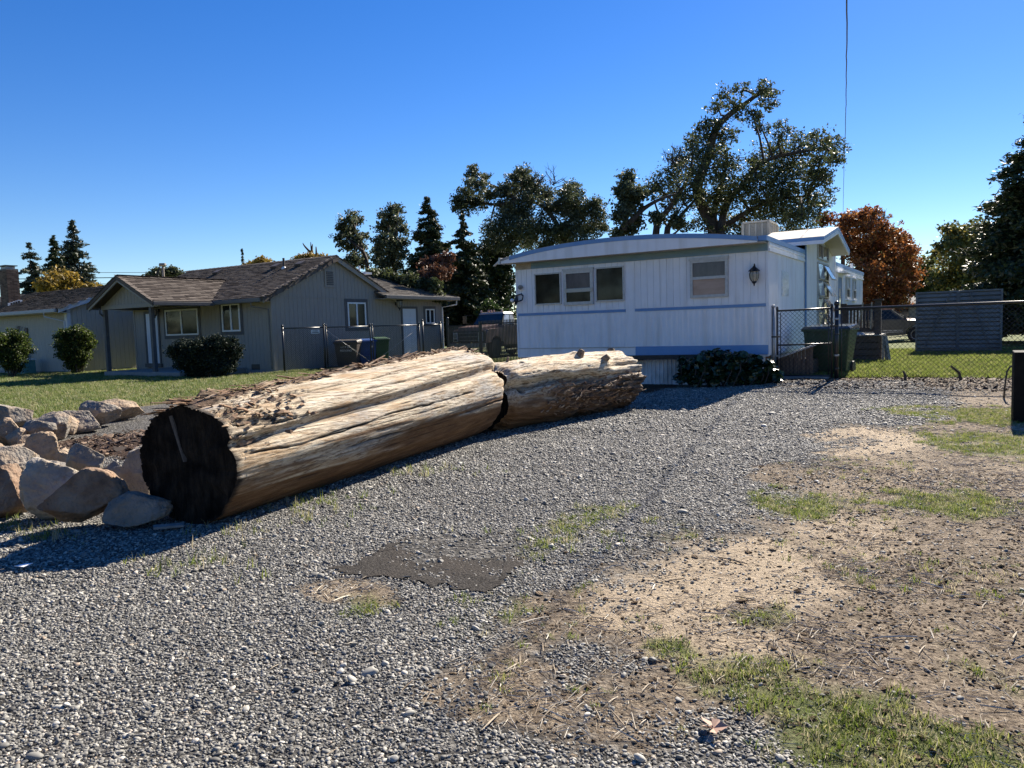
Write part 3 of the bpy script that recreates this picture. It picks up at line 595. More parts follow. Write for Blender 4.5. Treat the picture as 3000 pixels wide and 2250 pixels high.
def feat1(s, td, Lm, cu, cv):
    wob = (fbm(Lm * .9, np.zeros_like(Lm) + 3, seed=60) - .5)
    d = (fbm(Lm * .3, cu * 1.6 + 7, cv * 1.6, 3, 61) - .5) * .06
    d += (fbm(Lm * .8, cu * 7, cv * 7, 4, 62) - .5) * .022 + (fbm(Lm * 2.4, cu * 26, cv * 26, 3, 63) - .5) * .010
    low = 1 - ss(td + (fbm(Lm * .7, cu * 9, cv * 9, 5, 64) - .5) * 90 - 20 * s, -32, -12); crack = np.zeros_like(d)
    tg = 20 + 16 * s + wob * 6; g = gauss(td - tg, 5.5); d -= .055 * g * (.4 + .6 * ss(s, 0, .2)); d += .03 * ss(td, tg, tg + 7) * (1 - ss(td, tg + 14, tg + 40))
    crack = np.maximum(crack, .55 * gauss(td - tg + 2, 1.6))
    for t0, t1, wd, dp, am, a0, a1, sdv in [(58, 66, .55, .035, 10, .18, 1, 1), (40, 47, .45, .022, 8, .35, .95, 2), (6, 12, .5, .03, 12, .0, .8, 3), (74, 70, .4, .02, 6, .5, 1, 4), (-14, -8, .5, .025, 10, .25, 1, 5), (30, 38, .35, .016, 6, 0, .5, 6), (83, 86, .4, .02, 6, .1, .7, 7)] + [(-35 + 8.5 * q + 3 * math.sin(q * 5.1), -30 + 8.5 * q + 4 * math.sin(q * 3.3), .28, .012, 4, (.37 * q) % .6, (.37 * q) % .6 + .25 + .15 * (q % 3), 20 + q) for q in range(15)]:
        t = t0 + (t1 - t0) * s + (fbm(Lm * 1.4, np.zeros_like(Lm) + sdv * 5, seed=66) - .5) * .7 * am
        on = ss(s, a0, a0 + .06) * (1 - ss(s, a1 - .06, a1)) * (.35 + .65 * ss(fbm(Lm * 3, np.zeros_like(Lm) + sdv, seed=67), .3, .5))
        c = gauss(td - t, wd * (1 + 1.2 * vnoise(Lm * 2, Lm * 0 + sdv))) * on; d -= dp * c; crack = np.maximum(crack, c)
    nb = (fbm(Lm * 1.6, cu * 3, cv * 3, 5, 70) - .5)
    tb = 92 + nb * 34 - 16 * (1 - ss(s, 0, .22))
    bark = ss(td, tb - 1.5, tb + 1.5) * (1 - .9 * ss(fbm(Lm * 2.2, cu * 6, cv * 6, 3, 71), .62, .68) * (td < 125))
    rd = np.abs(fbm(Lm * 2.2, cu * 16, cv * 16, 4, 72) - .5) * 2; rd2 = np.abs(fbm(Lm * 7, cu * 34, cv * 34, 3, 73) - .5) * 2
    d += bark * (.014 + .035 * (fbm(Lm * 1.2, cu * 7, cv * 7, 3, 74) - .4) - .045 * gauss(rd, .12) + .018 * rd2) * (.35 + .65 * ss(Lm, 0, .15))
    crack = np.maximum(crack, bark * gauss(rd, .07) * .9)
    # rotten, flaking patch by the near end
    e = (1 - ss(Lm + (fbm(Lm * 2, cu * 5, cv * 5, 4, 75) - .5) * 1.5, .35, .95)) * ss(td, 4, 26) * (1 - bark)
    fl = fbm(Lm * 7, cu * 20, cv * 20, 4, 76); step = ss(fl, .47, .53)
    d += e * (step * .035 - .03) * ss(Lm, .02, .12); crack = np.maximum(crack, e * (1 - ss(np.abs(fl - .49), 0, .035)) * .95); crack = np.maximum(crack, e * (1 - ss(fl, .36, .44)))
    sc = ss(fbm(Lm * 3, cu * 14, cv * 14, 4, 79), .64, .7) * ss(td, 25, 40) * (td < 80); d -= sc * .008; crack = np.maximum(crack, sc * .35)
    # dark rim at the cut, broken shoulder at the far end
    crack = np.maximum(crack, (1 - ss(Lm + (fbm(cu * 9, cv * 9, seed=77) - .5) * .12, .0, .07)))
    far = ss(s, .93, 1); jag = fbm(cu * 4, cv * 4, seed=78)
    d -= far ** 2 * (.05 + .10 * jag); d += (fbm(Lm * 5, cu * 9, cv * 9, 3, 80) - .5) * .06 * far
    axo = np.where(s > .9, (s - .9) / .1 * (jag - .5) * .5, 0.) + np.where(s < .02, (fbm(cu * 5, cv * 5, seed=81) - .5) * .03, 0.)
    # nub of bark at the top of the near end
    d += .10 * gauss(Lm - .42, .10) * gauss(td - 112, 8)
    return d, low, bark, crack, axo
T1 = thing('fallen_log', (-5.0, 3.3, 0), 'huge bleached fallen log with a dark shaded cut end beside the boulders', 'log')
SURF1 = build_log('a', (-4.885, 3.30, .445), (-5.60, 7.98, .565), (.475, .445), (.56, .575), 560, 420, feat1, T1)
def feat2(s, td, Lm, cu, cv):
    d = (fbm(Lm * .5, cu * 1.8 + 2, cv * 1.8, 3, 161) - .5) * .12
    d += (fbm(Lm * 1.2, cu * 8, cv * 8, 4, 162) - .5) * .028 + (fbm(Lm * 3, cu * 26, cv * 26, 3, 163) - .5) * .010
    tg = 26 - 10 * s + (fbm(Lm * 1.1, np.zeros_like(Lm), seed=164) - .5) * 14
    d -= .09 * gauss(td - tg + 3, 9) * (1 - ss(s, .62, .75)); d += .05 * ss(td, tg, tg + 8) * (1 - ss(td, tg + 18, tg + 50)) * (1 - ss(s, .6, .8))
    tn = td + (fbm(Lm * 2, cu * 6, cv * 6, 4, 165) - .5) * 40
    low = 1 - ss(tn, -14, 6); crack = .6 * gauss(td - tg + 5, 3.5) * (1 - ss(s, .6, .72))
    fl = ss(s, .62, .85) * ss(td, -5, 8) * (1 - ss(td, 48, 62)); rg_ = np.abs(np.sin(np.radians(td) * 11 + 2.2 * (fbm(Lm * 1.5, Lm * 0, seed=166) - .5)))
    d += fl * (rg_ * .055 - .03); crack = np.maximum(crack, fl * (1 - ss(rg_, .05, .22)) * .9)
    rt = ss(18 - td, 0, 12) * ss(s, .15, .5); d += rt * ((fbm(Lm * 4, cu * 13, cv * 13, 4, 167) - .5) * .16); bark = rt * .8
    crack = np.maximum(crack, rt * ss(fbm(Lm * 6, cu * 18, cv * 18, 3, 168), .55, .66) * .8)
    for t0, wd, dp, am, sdv in [(64, .5, .025, 9, 11), (50, .45, .02, 8, 12), (84, .4, .018, 8, 13), (98, .4, .02, 8, 14)] + [(-10 + 9 * q, .3, .014, 4, 30 + q) for q in range(13)]:
        t = t0 + (fbm(Lm * 1.6, np.zeros_like(Lm) + sdv * 5, seed=169) - .5) * 2 * am; on = ss(fbm(Lm * 2.5, np.zeros_like(Lm) + sdv, seed=170), .38, .55)
        c = gauss(td - t, wd) * on; d -= dp * c; crack = np.maximum(crack, c)
    jag = fbm(cu * 5, cv * 5, seed=171); near = 1 - ss(s, 0, .06); far = ss(s, .95, 1)
    d -= near ** 2 * .07 + far ** 2 * .04 * jag; d += far * (fbm(Lm * 5, cu * 9, cv * 9, 3, 172) - .5) * .06
    # holes and burls round the broken branches
    for s0, t0, r_, up_, in_ in [(.17, 66, .10, .035, .09), (.07, 12, .10, .03, .1), (.42, 92, .06, .02, .05), (.70, 46, .10, .05, .0), (.60, 80, .09, .04, 0)]:
        q = np.sqrt(((s - s0) * 3.3 / r_) ** 2 + ((td - t0) / 57.3 * .47 / r_) ** 2); d += up_ * gauss(q, 1.1) - in_ * gauss(q, .45); crack = np.maximum(crack, gauss(q, .5) * (in_ > 0))
    axo = np.where(s > .93, (s - .93) / .07 * (jag - .5) * .35, 0.)
    return d, low, bark, crack, axo
T2 = thing('fallen_log', (-5.4, 8.2, 0), 'shorter knotty pale log behind the big one, its end by the mobile home', 'log')
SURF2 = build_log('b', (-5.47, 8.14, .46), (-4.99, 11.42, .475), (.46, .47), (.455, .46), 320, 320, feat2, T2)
STUB = mat('broken_branch', (.10, .07, .045), (.36, .27, .18), scale=14, rough=.9, bump=.02)
for sv, tv, ln, r_ in [(.60, 72, .075, .055), (.965, 97, .05, .065), (.70, 46, .07, .05), (.42, 92, .03, .045), (.17, 66, .02, .045), (.12, 84, .07, .018)]:
    p, n, ax = SURF2(sv, tv); n = n + ax * .35; n = n / np.linalg.norm(n)
    MB().tube([p - n * .05, p + n * ln * .5, p + n * ln * .9, p + n * ln], [r_ * 1.25, r_, r_ * .85, r_ * .4], 9).build('branch_stub', STUB, T2)
# loose strips of bark standing off both logs
def strips(T, surf, n, tr, sr, seed, lmax):
    rg = np.random.default_rng(seed); mb = MB()
    for k in range(n):
        sv = rg.uniform(*sr); tv = rg.uniform(*tr); p, nn_, ax = surf(sv, tv); l = rg.uniform(.05, lmax) * rg.uniform(.4, 1); wd = rg.uniform(.005, .019)
        t = np.cross(nn_, ax); d = ax * rg.choice([-1, 1]) + t * rg.normal(0, .25); d /= np.linalg.norm(d); sd = np.cross(nn_, d); lift = rg.uniform(0, .35)
        pts = [p - nn_ * .008, p + d * l * .5 + nn_ * (.012 + lift * l * .15), p + d * l + nn_ * (.012 + lift * l * .5)]
        i = len(mb.v); th_ = rg.uniform(.004, .01)
        for j, q in enumerate(pts):
            w_ = wd * (1, .9, .35)[j]
            for a, b in ((-1, 0), (1, 0), (1, 1), (-1, 1)): mb.v.append(tuple(q + sd * a * w_ + nn_ * b * th_))
        for j in range(2):
            o = i + j * 4
            for a in range(4): mb.f.append((o + a, o + (a + 1) % 4, o + 4 + (a + 1) % 4, o + 4 + a))
        mb.f += [(i, i + 1, i + 2, i + 3), (i + 8, i + 9, i + 10, i + 11)]
    o = mb.build('bark_strips', BARKM, T); tag(o, kind='stuff')
BARKM = mat('stringy_bark', (.08, .042, .024), (.33, .205, .12), scale=9, stretch=(6, .7, 6), rough=.9, bump=.005, dirt=(.40, .31, .21), dscale=5)
strips(T1, SURF1, 620, (84, 150), (.01, .99), 5, .42)
strips(T1, SURF1, 70, (20, 85), (.0, .2), 6, .16)
strips(T2, SURF2, 240, (-40, 22), (.2, .99), 7, .22)
strips(T1, SURF1, 60, (60, 130), (.93, .995), 8, .14)
PLATE = mat('bark_plate', (.045, .028, .018), (.17, .11, .07), scale=8, stretch=(5, .8, 5), rough=.92, bump=.012)
rgp = np.random.default_rng(3)
for k in range(30):                                          # larger plates of bark still holding on
    p, n_, ax = SURF1(rgp.uniform(.03, .97), rgp.uniform(97, 140)); l = rgp.uniform(.12, .42); wd = rgp.uniform(.04, .10)
    t = np.cross(n_, ax); d = ax + t * rgp.normal(0, .12); d /= np.linalg.norm(d); sd = np.cross(n_, d); m_ = 9
    top = []
    for j in range(m_):
        a = 2 * math.pi * j / m_; rr_ = rgp.uniform(.7, 1.1)
        q = p + d * math.cos(a) * l / 2 * rr_ + sd * math.sin(a) * wd / 2 * rr_; q = q - n_ * (.6 * (math.sin(a) * wd / 2) ** 2) + n_ * .004; top.append(q)
    MB().prism(top, n_ * rgp.uniform(.008, .018)).build('bark_plate', PLATE, T1)
cr = PY(500, 1200, 3.2); mb = MB()                            # pale splinter in the drying crack of the cut face
P0 = np.array([-5.03, 3.285, .80]); P1 = np.array([-4.90, 3.285, .47])
mb.add([P0 + [-.012, 0, 0], P0 + [.022, 0, .01], P1 + [.008, 0, 0], P1 + [-.004, 0, 0], P0 + [-.012, .04, 0], P0 + [.022, .04, .01], P1 + [.008, .04, 0], P1 + [-.004, .04, 0]], [(0, 1, 2, 3), (4, 5, 6, 7), (0, 1, 5, 4), (1, 2, 6, 5), (2, 3, 7, 6), (3, 0, 4, 7)])
mb.build('splinter', mat('dull_splinter', (.07, .06, .05), (.14, .12, .10), scale=30, rough=.9), T1)

# ================================================================== BOULDERS
RK = [mat('boulder_grey', (.15, .135, .115), (.33, .295, .25), scale=9, rough=.9, bump=.03, bscale=26, dirt=(.28, .2, .13), dscale=4.5, detail=9),
      mat('boulder_tan', (.17, .125, .085), (.46, .37, .27), scale=8, rough=.9, bump=.03, bscale=26, dirt=(.34, .22, .13), dscale=4, detail=9),
      mat('boulder_rust', (.13, .078, .048), (.33, .215, .14), scale=7, rough=.9, bump=.03, bscale=26, dirt=(.25, .2, .15), dscale=4.5, detail=9),
      mat('boulder_pale', (.22, .19, .15), (.56, .5, .41), scale=8, rough=.9, bump=.025, bscale=26, dirt=(.27, .19, .12), dscale=4, detail=9)]
def boulder(zx, zy, wz, hz, bz, mi, seed, label, group=None, tilt=0., dep=.8, lift=0., yaw=None):
    k = 2.766; px, py, w_, h_, pb = zx / k, 1150 + zy / k, wz / k, hz / k, 1150 + bz / k
    p = G(px, pb - 3); d = math.hypot(p[0], p[1]); mpp = d / F * 1.1
    a, c = w_ * mpp / 2, h_ * mpp / 2 * 1.06; rg = np.random.default_rng(seed + 900)
    bm = bmesh.new(); bmesh.ops.create_icosphere(bm, subdivisions=5, radius=1)
    V = np.array([v.co[:] for v in bm.verts])
    for j in range(14):
        dr = rg.normal(size=3); dr /= np.linalg.norm(dr); lim = rg.uniform(.48, .84); t = V @ dr; V = V - np.outer(np.maximum(t - lim, 0) * .985, dr)
    V = V / np.abs(V).max(0)
    n = fbm(V[:, 0] * 1.4 + seed, V[:, 1] * 1.4, V[:, 2] * 1.4, 3, seed) - .5; n2 = fbm(V[:, 0] * 6 + seed, V[:, 1] * 6, V[:, 2] * 6, 4, seed + 5) - .5
    n3 = np.abs(fbm(V[:, 0] * 3.2 + seed, V[:, 1] * 3.2, V[:, 2] * 3.2, 3, seed + 9) - .5); V = V * (1 + .12 * n + .06 * n2 - .06 * np.exp(-(n3 / .03) ** 2))[:, None]; V = V * np.array([a, a * dep, c])
    va = math.atan2(p[1], p[0]) - math.pi / 2 + (yaw or 0); ct, st = math.cos(tilt), math.sin(tilt)
    V = np.stack([V[:, 0] * ct - V[:, 2] * st, V[:, 1], V[:, 0] * st + V[:, 2] * ct], 1)
    if tilt: 
        V[:, 0] *= a / np.abs(V[:, 0]).max(); V[:, 2] *= c / np.abs(V[:, 2]).max()
    cy, sy = math.cos(va), math.sin(va); V = np.stack([V[:, 0] * cy - V[:, 1] * sy, V[:, 0] * sy + V[:, 1] * cy, V[:, 2]], 1)
    for v, q in zip(bm.verts, V): v.co = q
    me = bpy.data.meshes.new('boulder'); bm.to_mesh(me); bm.free()
    for q in me.polygons: q.use_smooth = True
    me.materials.append(RK[mi]); u = np.array([math.cos(va + math.pi / 2), math.sin(va + math.pi / 2)]) * a * dep * .55
    o = link('boulder', me, None, (p[0] + u[0], p[1] + u[1], float(ground_h(p[0], p[1])) + c * .84 + lift)); tag(o, label, 'boulder', group); return o
GB = 'boulders edging the mulch bed by the gravel drive'; SB = 'rounded grey-brown boulder in the row edging the far side of the mulch bed'
boulder(980, 150, 300, 150, 242, 1, 1, 'brown boulder at the drive end of the far row, closest to the log', GB)
boulder(815, 205, 265, 185, 300, 0, 2, 'blocky grey boulder second from the drive end of the far row', GB)
boulder(640, 250, 340, 180, 345, 0, 3, 'wide smooth grey boulder in the far row, longest of that row', GB)
boulder(540, 300, 150, 150, 375, 1, 4, SB, GB); boulder(420, 305, 240, 190, 412, 0, 5, SB, GB)
boulder(95, 240, 300, 180, 325, 0, 6, SB, GB)
boulder(325, 355, 195, 165, 440, 0, 7, 'small round grey boulder standing just in front of the far row', GB)
SM = 'small tan stone heaped in the rock pile beside the mulch bed'
boulder(62, 350, 165, 185, 450, 1, 8, 'round tan boulder on top of the rock pile', GB); boulder(150, 395, 130, 130, 462, 1, 9, SM, GB); boulder(225, 425, 105, 95, 475, 1, 10, SM, GB)
boulder(-10, 410, 70, 90, 452, 2, 11, SM, GB); boulder(30, 480, 120, 60, 510, 3, 12, SM, GB); boulder(135, 470, 150, 60, 505, 1, 13, SM, GB); boulder(235, 478, 100, 60, 508, 3, 14, SM, GB)
boulder(345, 495, 200, 225, 612, 1, 15, 'upright tan boulder with dark pitted face in the rock pile', GB, dep=.7)
boulder(110, 580, 360, 200, 690, 0, 16, 'broad low grey boulder in the middle of the rock pile', GB)
boulder(525, 560, 170, 150, 642, 1, 17, 'small rounded tan boulder with a dark hole at the edge of the mulch', GB)
boulder(465, 640, 280, 140, 718, 0, 18, 'low grey boulder between the pale boulder and the mulch', GB, tilt=-.2)
boulder(725, 635, 250, 300, 782, 0, 19, 'pointed upright grey boulder leaning at the mulch edge', GB, dep=.6)
boulder(950, 655, 170, 170, 760, 0, 20, 'squat grey-brown boulder wedged behind the tilted rust slab', GB)
boulder(1010, 790, 110, 90, 838, 2, 21, 'small orange stone tucked under the boulders by the log', GB)
boulder(40, 740, 240, 110, 790, 0, 22, 'flat grey slab lying under the rock pile', GB)
boulder(1125, 690, 265, 380, 882, 3, 23, 'tall tan boulder propped against the dark shaded cut end of the log', GB, dep=.55)
boulder(400, 830, 500, 420, 1062, 3, 24, 'large pale boulder with a flat top, biggest of the pile', GB, dep=.7)
boulder(75, 860, 270, 340, 1035, 2, 25, 'rust-stained boulder beside the large pale one', GB, dep=.8)
boulder(660, 905, 590, 400, 1132, 2, 56, 'long rusty brown slab tilted up out of the gravel', GB, tilt=.62, dep=.45)
boulder(1085, 985, 510, 250, 1112, 0, 47, 'wide flat grey slab on the gravel in the shade of the log', GB, dep=.7)
boulder(-90, 560, 200, 200, 660, 1, 28, SM, GB)
# bark shard and paper on the gravel
SH = mat('grey_shard', (.2, .19, .18), (.32, .3, .28), scale=20, rough=.9)
p = G(495, 1553); tag(MB().obox((p[0], p[1], .03), (.2, .06, .015), (.1, .05, 1.0)).build('wood_shard', SH), 'flat grey wood shard under the cut end of the log', 'wood scrap')
p = G(68, 1672); tag(MB().prism([(p[0] - .04, p[1] - .03, .03), (p[0] + .05, p[1] - .02, .035), (p[0] + .04, p[1] + .04, .04), (p[0] - .03, p[1] + .03, .03)], (0, 0, .003)).build('paper_scrap', mat('white_paper', (.7, .72, .75), rough=.6)), 'white paper scrap on the gravel in the log shadow', 'paper')
p = G(2090, 2150); LFM = mat('dry_leaf', (.34, .2, .14), (.5, .33, .24), scale=12, rough=.7); T = thing('dry_leaf', (p[0], p[1], .01), 'curled dry brown leaf lying on the gravel edge', 'leaf')
for k, (a, l) in enumerate([(.3, .05), (1.4, .045), (2.6, .06), (3.8, .04), (5.2, .055)]):
    q = np.array([p[0], p[1], .02]); dd = np.array([math.cos(a), math.sin(a), 0]); s_ = np.array([-dd[1], dd[0], 0])
    MB().add([q, q + dd * l * .5 + s_ * .018 + [0, 0, .018], q + dd * l + [0, 0, .012], q + dd * l * .5 - s_ * .018 + [0, 0, .004], q - [0, 0, .002]], [(0, 1, 2, 3), (4, 3, 2, 1), (0, 4, 1), (0, 3, 4)]).build('lobe', LFM, T)
# ================================================================== BUILDING HELPERS
def FR(Y): return lambda a, o, z: (a, Y - o, z)        # wall facing the street
def SD(X): return lambda a, o, z: (X + o, a, z)        # wall facing the drive
def wb(mb, M, a0, a1, z0, z1, o0, o1):
    return mb.add([M(a0, o0, z0), M(a1, o0, z0), M(a1, o1, z0), M(a0, o1, z0), M(a0, o0, z1), M(a1, o0, z1), M(a1, o1, z1), M(a0, o1, z1)],
                  [(0, 3, 2, 1), (4, 5, 6, 7), (0, 1, 5, 4), (1, 2, 6, 5), (2, 3, 7, 6), (3, 0, 4, 7)])
def wp(mb, M, poly, o0, o1):
    n = len(poly); return mb.add([M(a, o0, z) for a, z in poly] + [M(a, o1, z) for a, z in poly], [tuple(range(n)), tuple(range(n, 2 * n))] + [(i, (i + 1) % n, (i + 1) % n + n, i + n) for i in range(n)])
def window(par, M, a0, a1, z0, z1, fm, gm, mull=(), hbar=(), fw=.045, trim=None, tw=.11, o=.02, gms=None):
    f = MB(); wb(f, M, a0, a1, z1 - fw, z1, 0, o + .035); wb(f, M, a0, a1, z0, z0 + fw, 0, o + .04); wb(f, M, a0, a0 + fw, z0 + fw, z1 - fw, 0, o + .035); wb(f, M, a1 - fw, a1, z0 + fw, z1 - fw, 0, o + .035)
    for t in mull: c = a0 + (a1 - a0) * t; wb(f, M, c - fw * .6, c + fw * .6, z0 + fw, z1 - fw, 0, o + .03)
    for t in hbar: c = z0 + (z1 - z0) * t; wb(f, M, a0 + fw, a1 - fw, c - fw * .5, c + fw * .5, 0, o + .042)
    fo = f.build('window', fm, par)
    xs = [a0 + fw] + [a0 + (a1 - a0) * t for t in mull] + [a1 - fw]; zs = [z0 + fw] + [z0 + (z1 - z0) * t for t in hbar] + [z1 - fw]; i = 0
    for k in range(len(xs) - 1):
        for j in range(len(zs) - 1):
            g = gms[i % len(gms)] if gms else gm; i += 1
            wb(MB(), M, xs[k], xs[k + 1], zs[j], zs[j + 1], 0, o + .006 - .003 * (k % 2)).build('pane', g, fo)
    if trim is not None:
        t = MB(); wb(t, M, a0 - tw, a1 + tw, z1 + .002, z1 + tw, 0, o + .012); wb(t, M, a0 - tw, a1 + tw, z0 - tw, z0 - .002, 0, o + .012); wb(t, M, a0 - tw, a0 - .002, z0, z1, 0, o + .012); wb(t, M, a1 + .002, a1 + tw, z0, z1, 0, o + .012)
        t.build('trim', trim, fo)
    return fo
def planks(wall, M, a0, a1, wd, zlo, zhi, m, gap=.01, th=.018, skip=()):
    a = a0
    while a < a1 - .01:
        b = min(a + wd, a1)
        zl0, zl1, zh0, zh1 = zlo(a), zlo(b), zhi(a), zhi(b)
        if min(zh0 - zl0, zh1 - zl1) > -.2 and max(zh0 - zl0, zh1 - zl1) > .02:
            wp(MB(), M, [(a + gap / 2, zl0), (b - gap / 2, zl1), (b - gap / 2, max(zh1, zl1)), (a + gap / 2, max(zh0, zl0))], 0, th).build('plank', m, wall)
        a = b
def door(par, M, a0, a1, z0, z1, dm, fm, hm, o=.02, six=True, name='door'):
    d = MB(); wb(d, M, a0, a1, z0, z1, 0, o); dd = d.build(name, dm, par)
    if six:
        w_ = (a1 - a0); h_ = z1 - z0
        for c in (.14, .56):
            for lo, hi in ((.06, .40), (.46, .78), (.83, .94)):
                wb(MB(), M, a0 + w_ * c, a0 + w_ * (c + .30), z0 + h_ * lo, z0 + h_ * hi, o, o + .009).build('door_panel', dm, dd, bevel=.004)
    f = MB()
    for x0, x1, y0, y1 in ((a0 - .1, a0 - .003, z0, z1 + .1), (a1 + .003, a1 + .1, z0, z1 + .1), (a0 - .003, a1 + .003, z1 + .003, z1 + .1)): wb(f, M, x0, x1, y0, y1, 0, o + .025)
    f.build('door_frame', fm, dd)
    MB().lathe(M(a1 - .07, o + .0, z0 + (z1 - z0) * .48), [(.02, 0), (.02, .03), (.03, .05), (.02, .07)], 10, 'y').build('door_knob', hm, dd, smooth=True)
    return dd
def lantern(name, p, nrm, m, gm, label=None, parent=None, s=1.):
    """wall lantern; p on the wall, nrm the wall's outward direction"""
    p = np.array(p, float); n = np.array(nrm, float)
    t = parent if parent is not None else thing(name, p, label, 'lamp')
    MB().obox(p + n * .015, (.1 * s, .03, .2 * s) if abs(n[1]) > .5 else (.03, .1 * s, .2 * s)).build('back_plate', m, t, bevel=.008)
    c = p + n * .15 * s
    MB().tube([p + n * .03 + [0, 0, .05 * s], p + n * .06 * s + [0, 0, .16 * s], p + n * .12 * s + [0, 0, .2 * s], c + [0, 0, .16 * s], c + [0, 0, .1 * s]], .012 * s, 6).build('arm', m, t, smooth=True)
    MB().lathe(c, [(.015 * s, .16 * s), (.05 * s, .12 * s), (.13 * s, .05 * s), (.135 * s, .035 * s), (.09 * s, .03 * s)], 8).build('cap', m, t)
    MB().lathe(c, [(.085 * s, .03 * s), (.105 * s, -.03 * s), (.095 * s, -.12 * s), (.05 * s, -.2 * s)], 8).build('lamp_glass', gm, t)
    f = MB()
    for k in range(8):
        a = 2 * math.pi * k / 8; u = np.array([math.cos(a), math.sin(a), 0])
        f.tube([c + u * .09 * s + [0, 0, .03 * s], c + u * .109 * s + [0, 0, -.03 * s], c + u * .099 * s + [0, 0, -.12 * s], c + u * .054 * s + [0, 0, -.2 * s]], .005 * s, 4)
    f.lathe(c, [(.055 * s, -.19 * s), (.055 * s, -.22 * s), (.02 * s, -.25 * s), (.012 * s, -.3 * s)], 8)
    f.build('cage', m, t); return t
def downspout(par, pts, m): MB().tube(pts, .032, 6).build('downspout', m, par)
def shingle_field(roof, O, U, V, lu, lv, inside, m, nsingle, order, expo=.145, wd=.31, th=.026, seed=1):
    """courses of shingles on a roof plane; the first nsingle (by 'order') are objects of their own, the rest one mesh"""
    O, U, V = [np.array(q, float) for q in (O, U, V)]; N = np.cross(U, V); N /= np.linalg.norm(N)
    if N[2] < 0: N = -N
    rg = np.random.default_rng(seed); cells = []
    r = 0; v = 0.
    while v < lv - .02:
        u = -rg.uniform(0, wd)
        while u < lu:
            w_ = wd * rg.uniform(.75, 1.2); u_n = u + w_; u = max(u, 0.); w_ = min(u_n, lu) - u
            c = O + U * (u + w_ / 2) + V * (v + expo * .5)
            if w_ > .04 and inside(c): cells.append((u, w_, v, rg.uniform(-.008, .008), c))
            u = u_n
        v += expo; r += 1
    cells.sort(key=lambda q: order(q[4])); off = np.array(wloc(roof))
    def geo(mb, P, w_, dv, t_):
        g = .004; l = expo * 1.12
        a = P + U * g; b = P + U * (w_ - g); lo = V * dv; hi = V * l; base = N * .006
        mb.add([a + lo + base, b + lo + base, b + hi + base * .2, a + hi + base * .2, a + lo + base + N * t_, b + lo + base + N * t_, b + hi + N * .004, a + hi + N * .004],
               [(0, 3, 2, 1), (4, 5, 6, 7), (0, 1, 5, 4), (1, 2, 6, 5), (2, 3, 7, 6), (3, 0, 4, 7)])
    forms = []
    for k in range(6):
        mb = MB(); w_ = wd * (.8 + .08 * k); geo(mb, np.zeros(3), w_, 0, th * (.85 + .1 * (k % 4))); me = bpy.data.meshes.new('shingle'); me.from_pydata(mb.v, [], mb.f); me.materials.append(m); forms.append((w_, me))
    rest = MB()
    for i, (u, w_, v, dv, c) in enumerate(cells):
        P = O + U * u + V * v
        if i < nsingle:
            fw, me = min(forms, key=lambda q: abs(q[0] - w_)); link('shingle', me, roof, P + V * dv - off)
        else: geo(rest, P, w_, dv, th * rg.uniform(.8, 1.25))
    if rest.v: tag(rest.build('shingles', m, roof), kind='stuff')
def shinglemat(name, stops):
    m = bpy.data.materials.new(name); m.use_nodes = True; nt = m.node_tree; L = nt.links; b = nt.nodes['Principled BSDF']; b.inputs['Roughness'].default_value = .9; b.inputs['Specular IOR Level'].default_value = .15
    ge = nn(nt, 'ShaderNodeNewGeometry'); oi = nn(nt, 'ShaderNodeObjectInfo'); ad = nn(nt, 'ShaderNodeMath', operation='ADD'); fr = nn(nt, 'ShaderNodeMath', operation='FRACT')
    L.new(ge.outputs['Random Per Island'], ad.inputs[0]); L.new(oi.outputs['Random'], ad.inputs[1]); L.new(ad.outputs[0], fr.inputs[0])
    r = ramp(nt, fr.outputs[0], stops); tc = nn(nt, 'ShaderNodeTexCoord'); no = nn(nt, 'ShaderNodeTexNoise'); no.inputs['Scale'].default_value = 45; no.inputs['Detail'].default_value = 5; L.new(tc.outputs['Object'], no.inputs['Vector'])
    mx = nn(nt, 'ShaderNodeMix', data_type='RGBA', blend_type='MULTIPLY'); mx.inputs['Factor'].default_value = .6; L.new(r.outputs[0], mx.inputs['A']); L.new(no.outputs['Fac'], mx.inputs['B']); L.new(mx.outputs['Result'], b.inputs['Base Color']); return m

# ================================================================== MOBILE HOME
WHT = mat('white_siding', (.80, .81, .82), (.87, .875, .88), scale=3, rough=.5, bump=.0015, bscale=18, dirt=(.68, .67, .64), dscale=1.4, dst=(3.5, 3.5, .35), dlo=.5, dhi=.78)
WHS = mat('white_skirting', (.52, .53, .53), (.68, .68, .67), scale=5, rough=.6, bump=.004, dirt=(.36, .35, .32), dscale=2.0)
BLU = mat('blue_trim', (.13, .28, .52), (.16, .32, .56), scale=5, rough=.5, dirt=(.2, .33, .52), dscale=2)
TEA = mat('teal_trim', (.15, .25, .30), (.18, .29, .34), scale=5, rough=.5, dirt=(.2, .28, .3), dscale=2)
ALU = mat('aluminium_frame', (.42, .42, .40), (.58, .57, .54), scale=14, rough=.5, metal=.3)
BLK = mat('black_iron', (.012, .012, .013), (.03, .03, .032), scale=20, rough=.45)
DRK = mat('dark_glass', (.006, .007, .008), (.03, .026, .02), scale=2.4, rough=.06, spec=.3)
DRK2 = mat('curtained_glass', (.05, .045, .06), (.11, .09, .11), scale=2, rough=.12, spec=.5, stretch=(3, 3, 1))
PNK = mat('pink_curtain_glass', (.30, .18, .15), (.48, .32, .27), scale=1.6, rough=.15, spec=.5, stretch=(1, 1, 4))
CREAM = mat('cream_sash', (.45, .43, .34), (.52, .5, .4), scale=12, rough=.55)
DKW = mat('dark_old_wood', (.035, .03, .027), (.09, .075, .062), scale=7, rough=.85, bump=.006, stretch=(1, 1, 4))
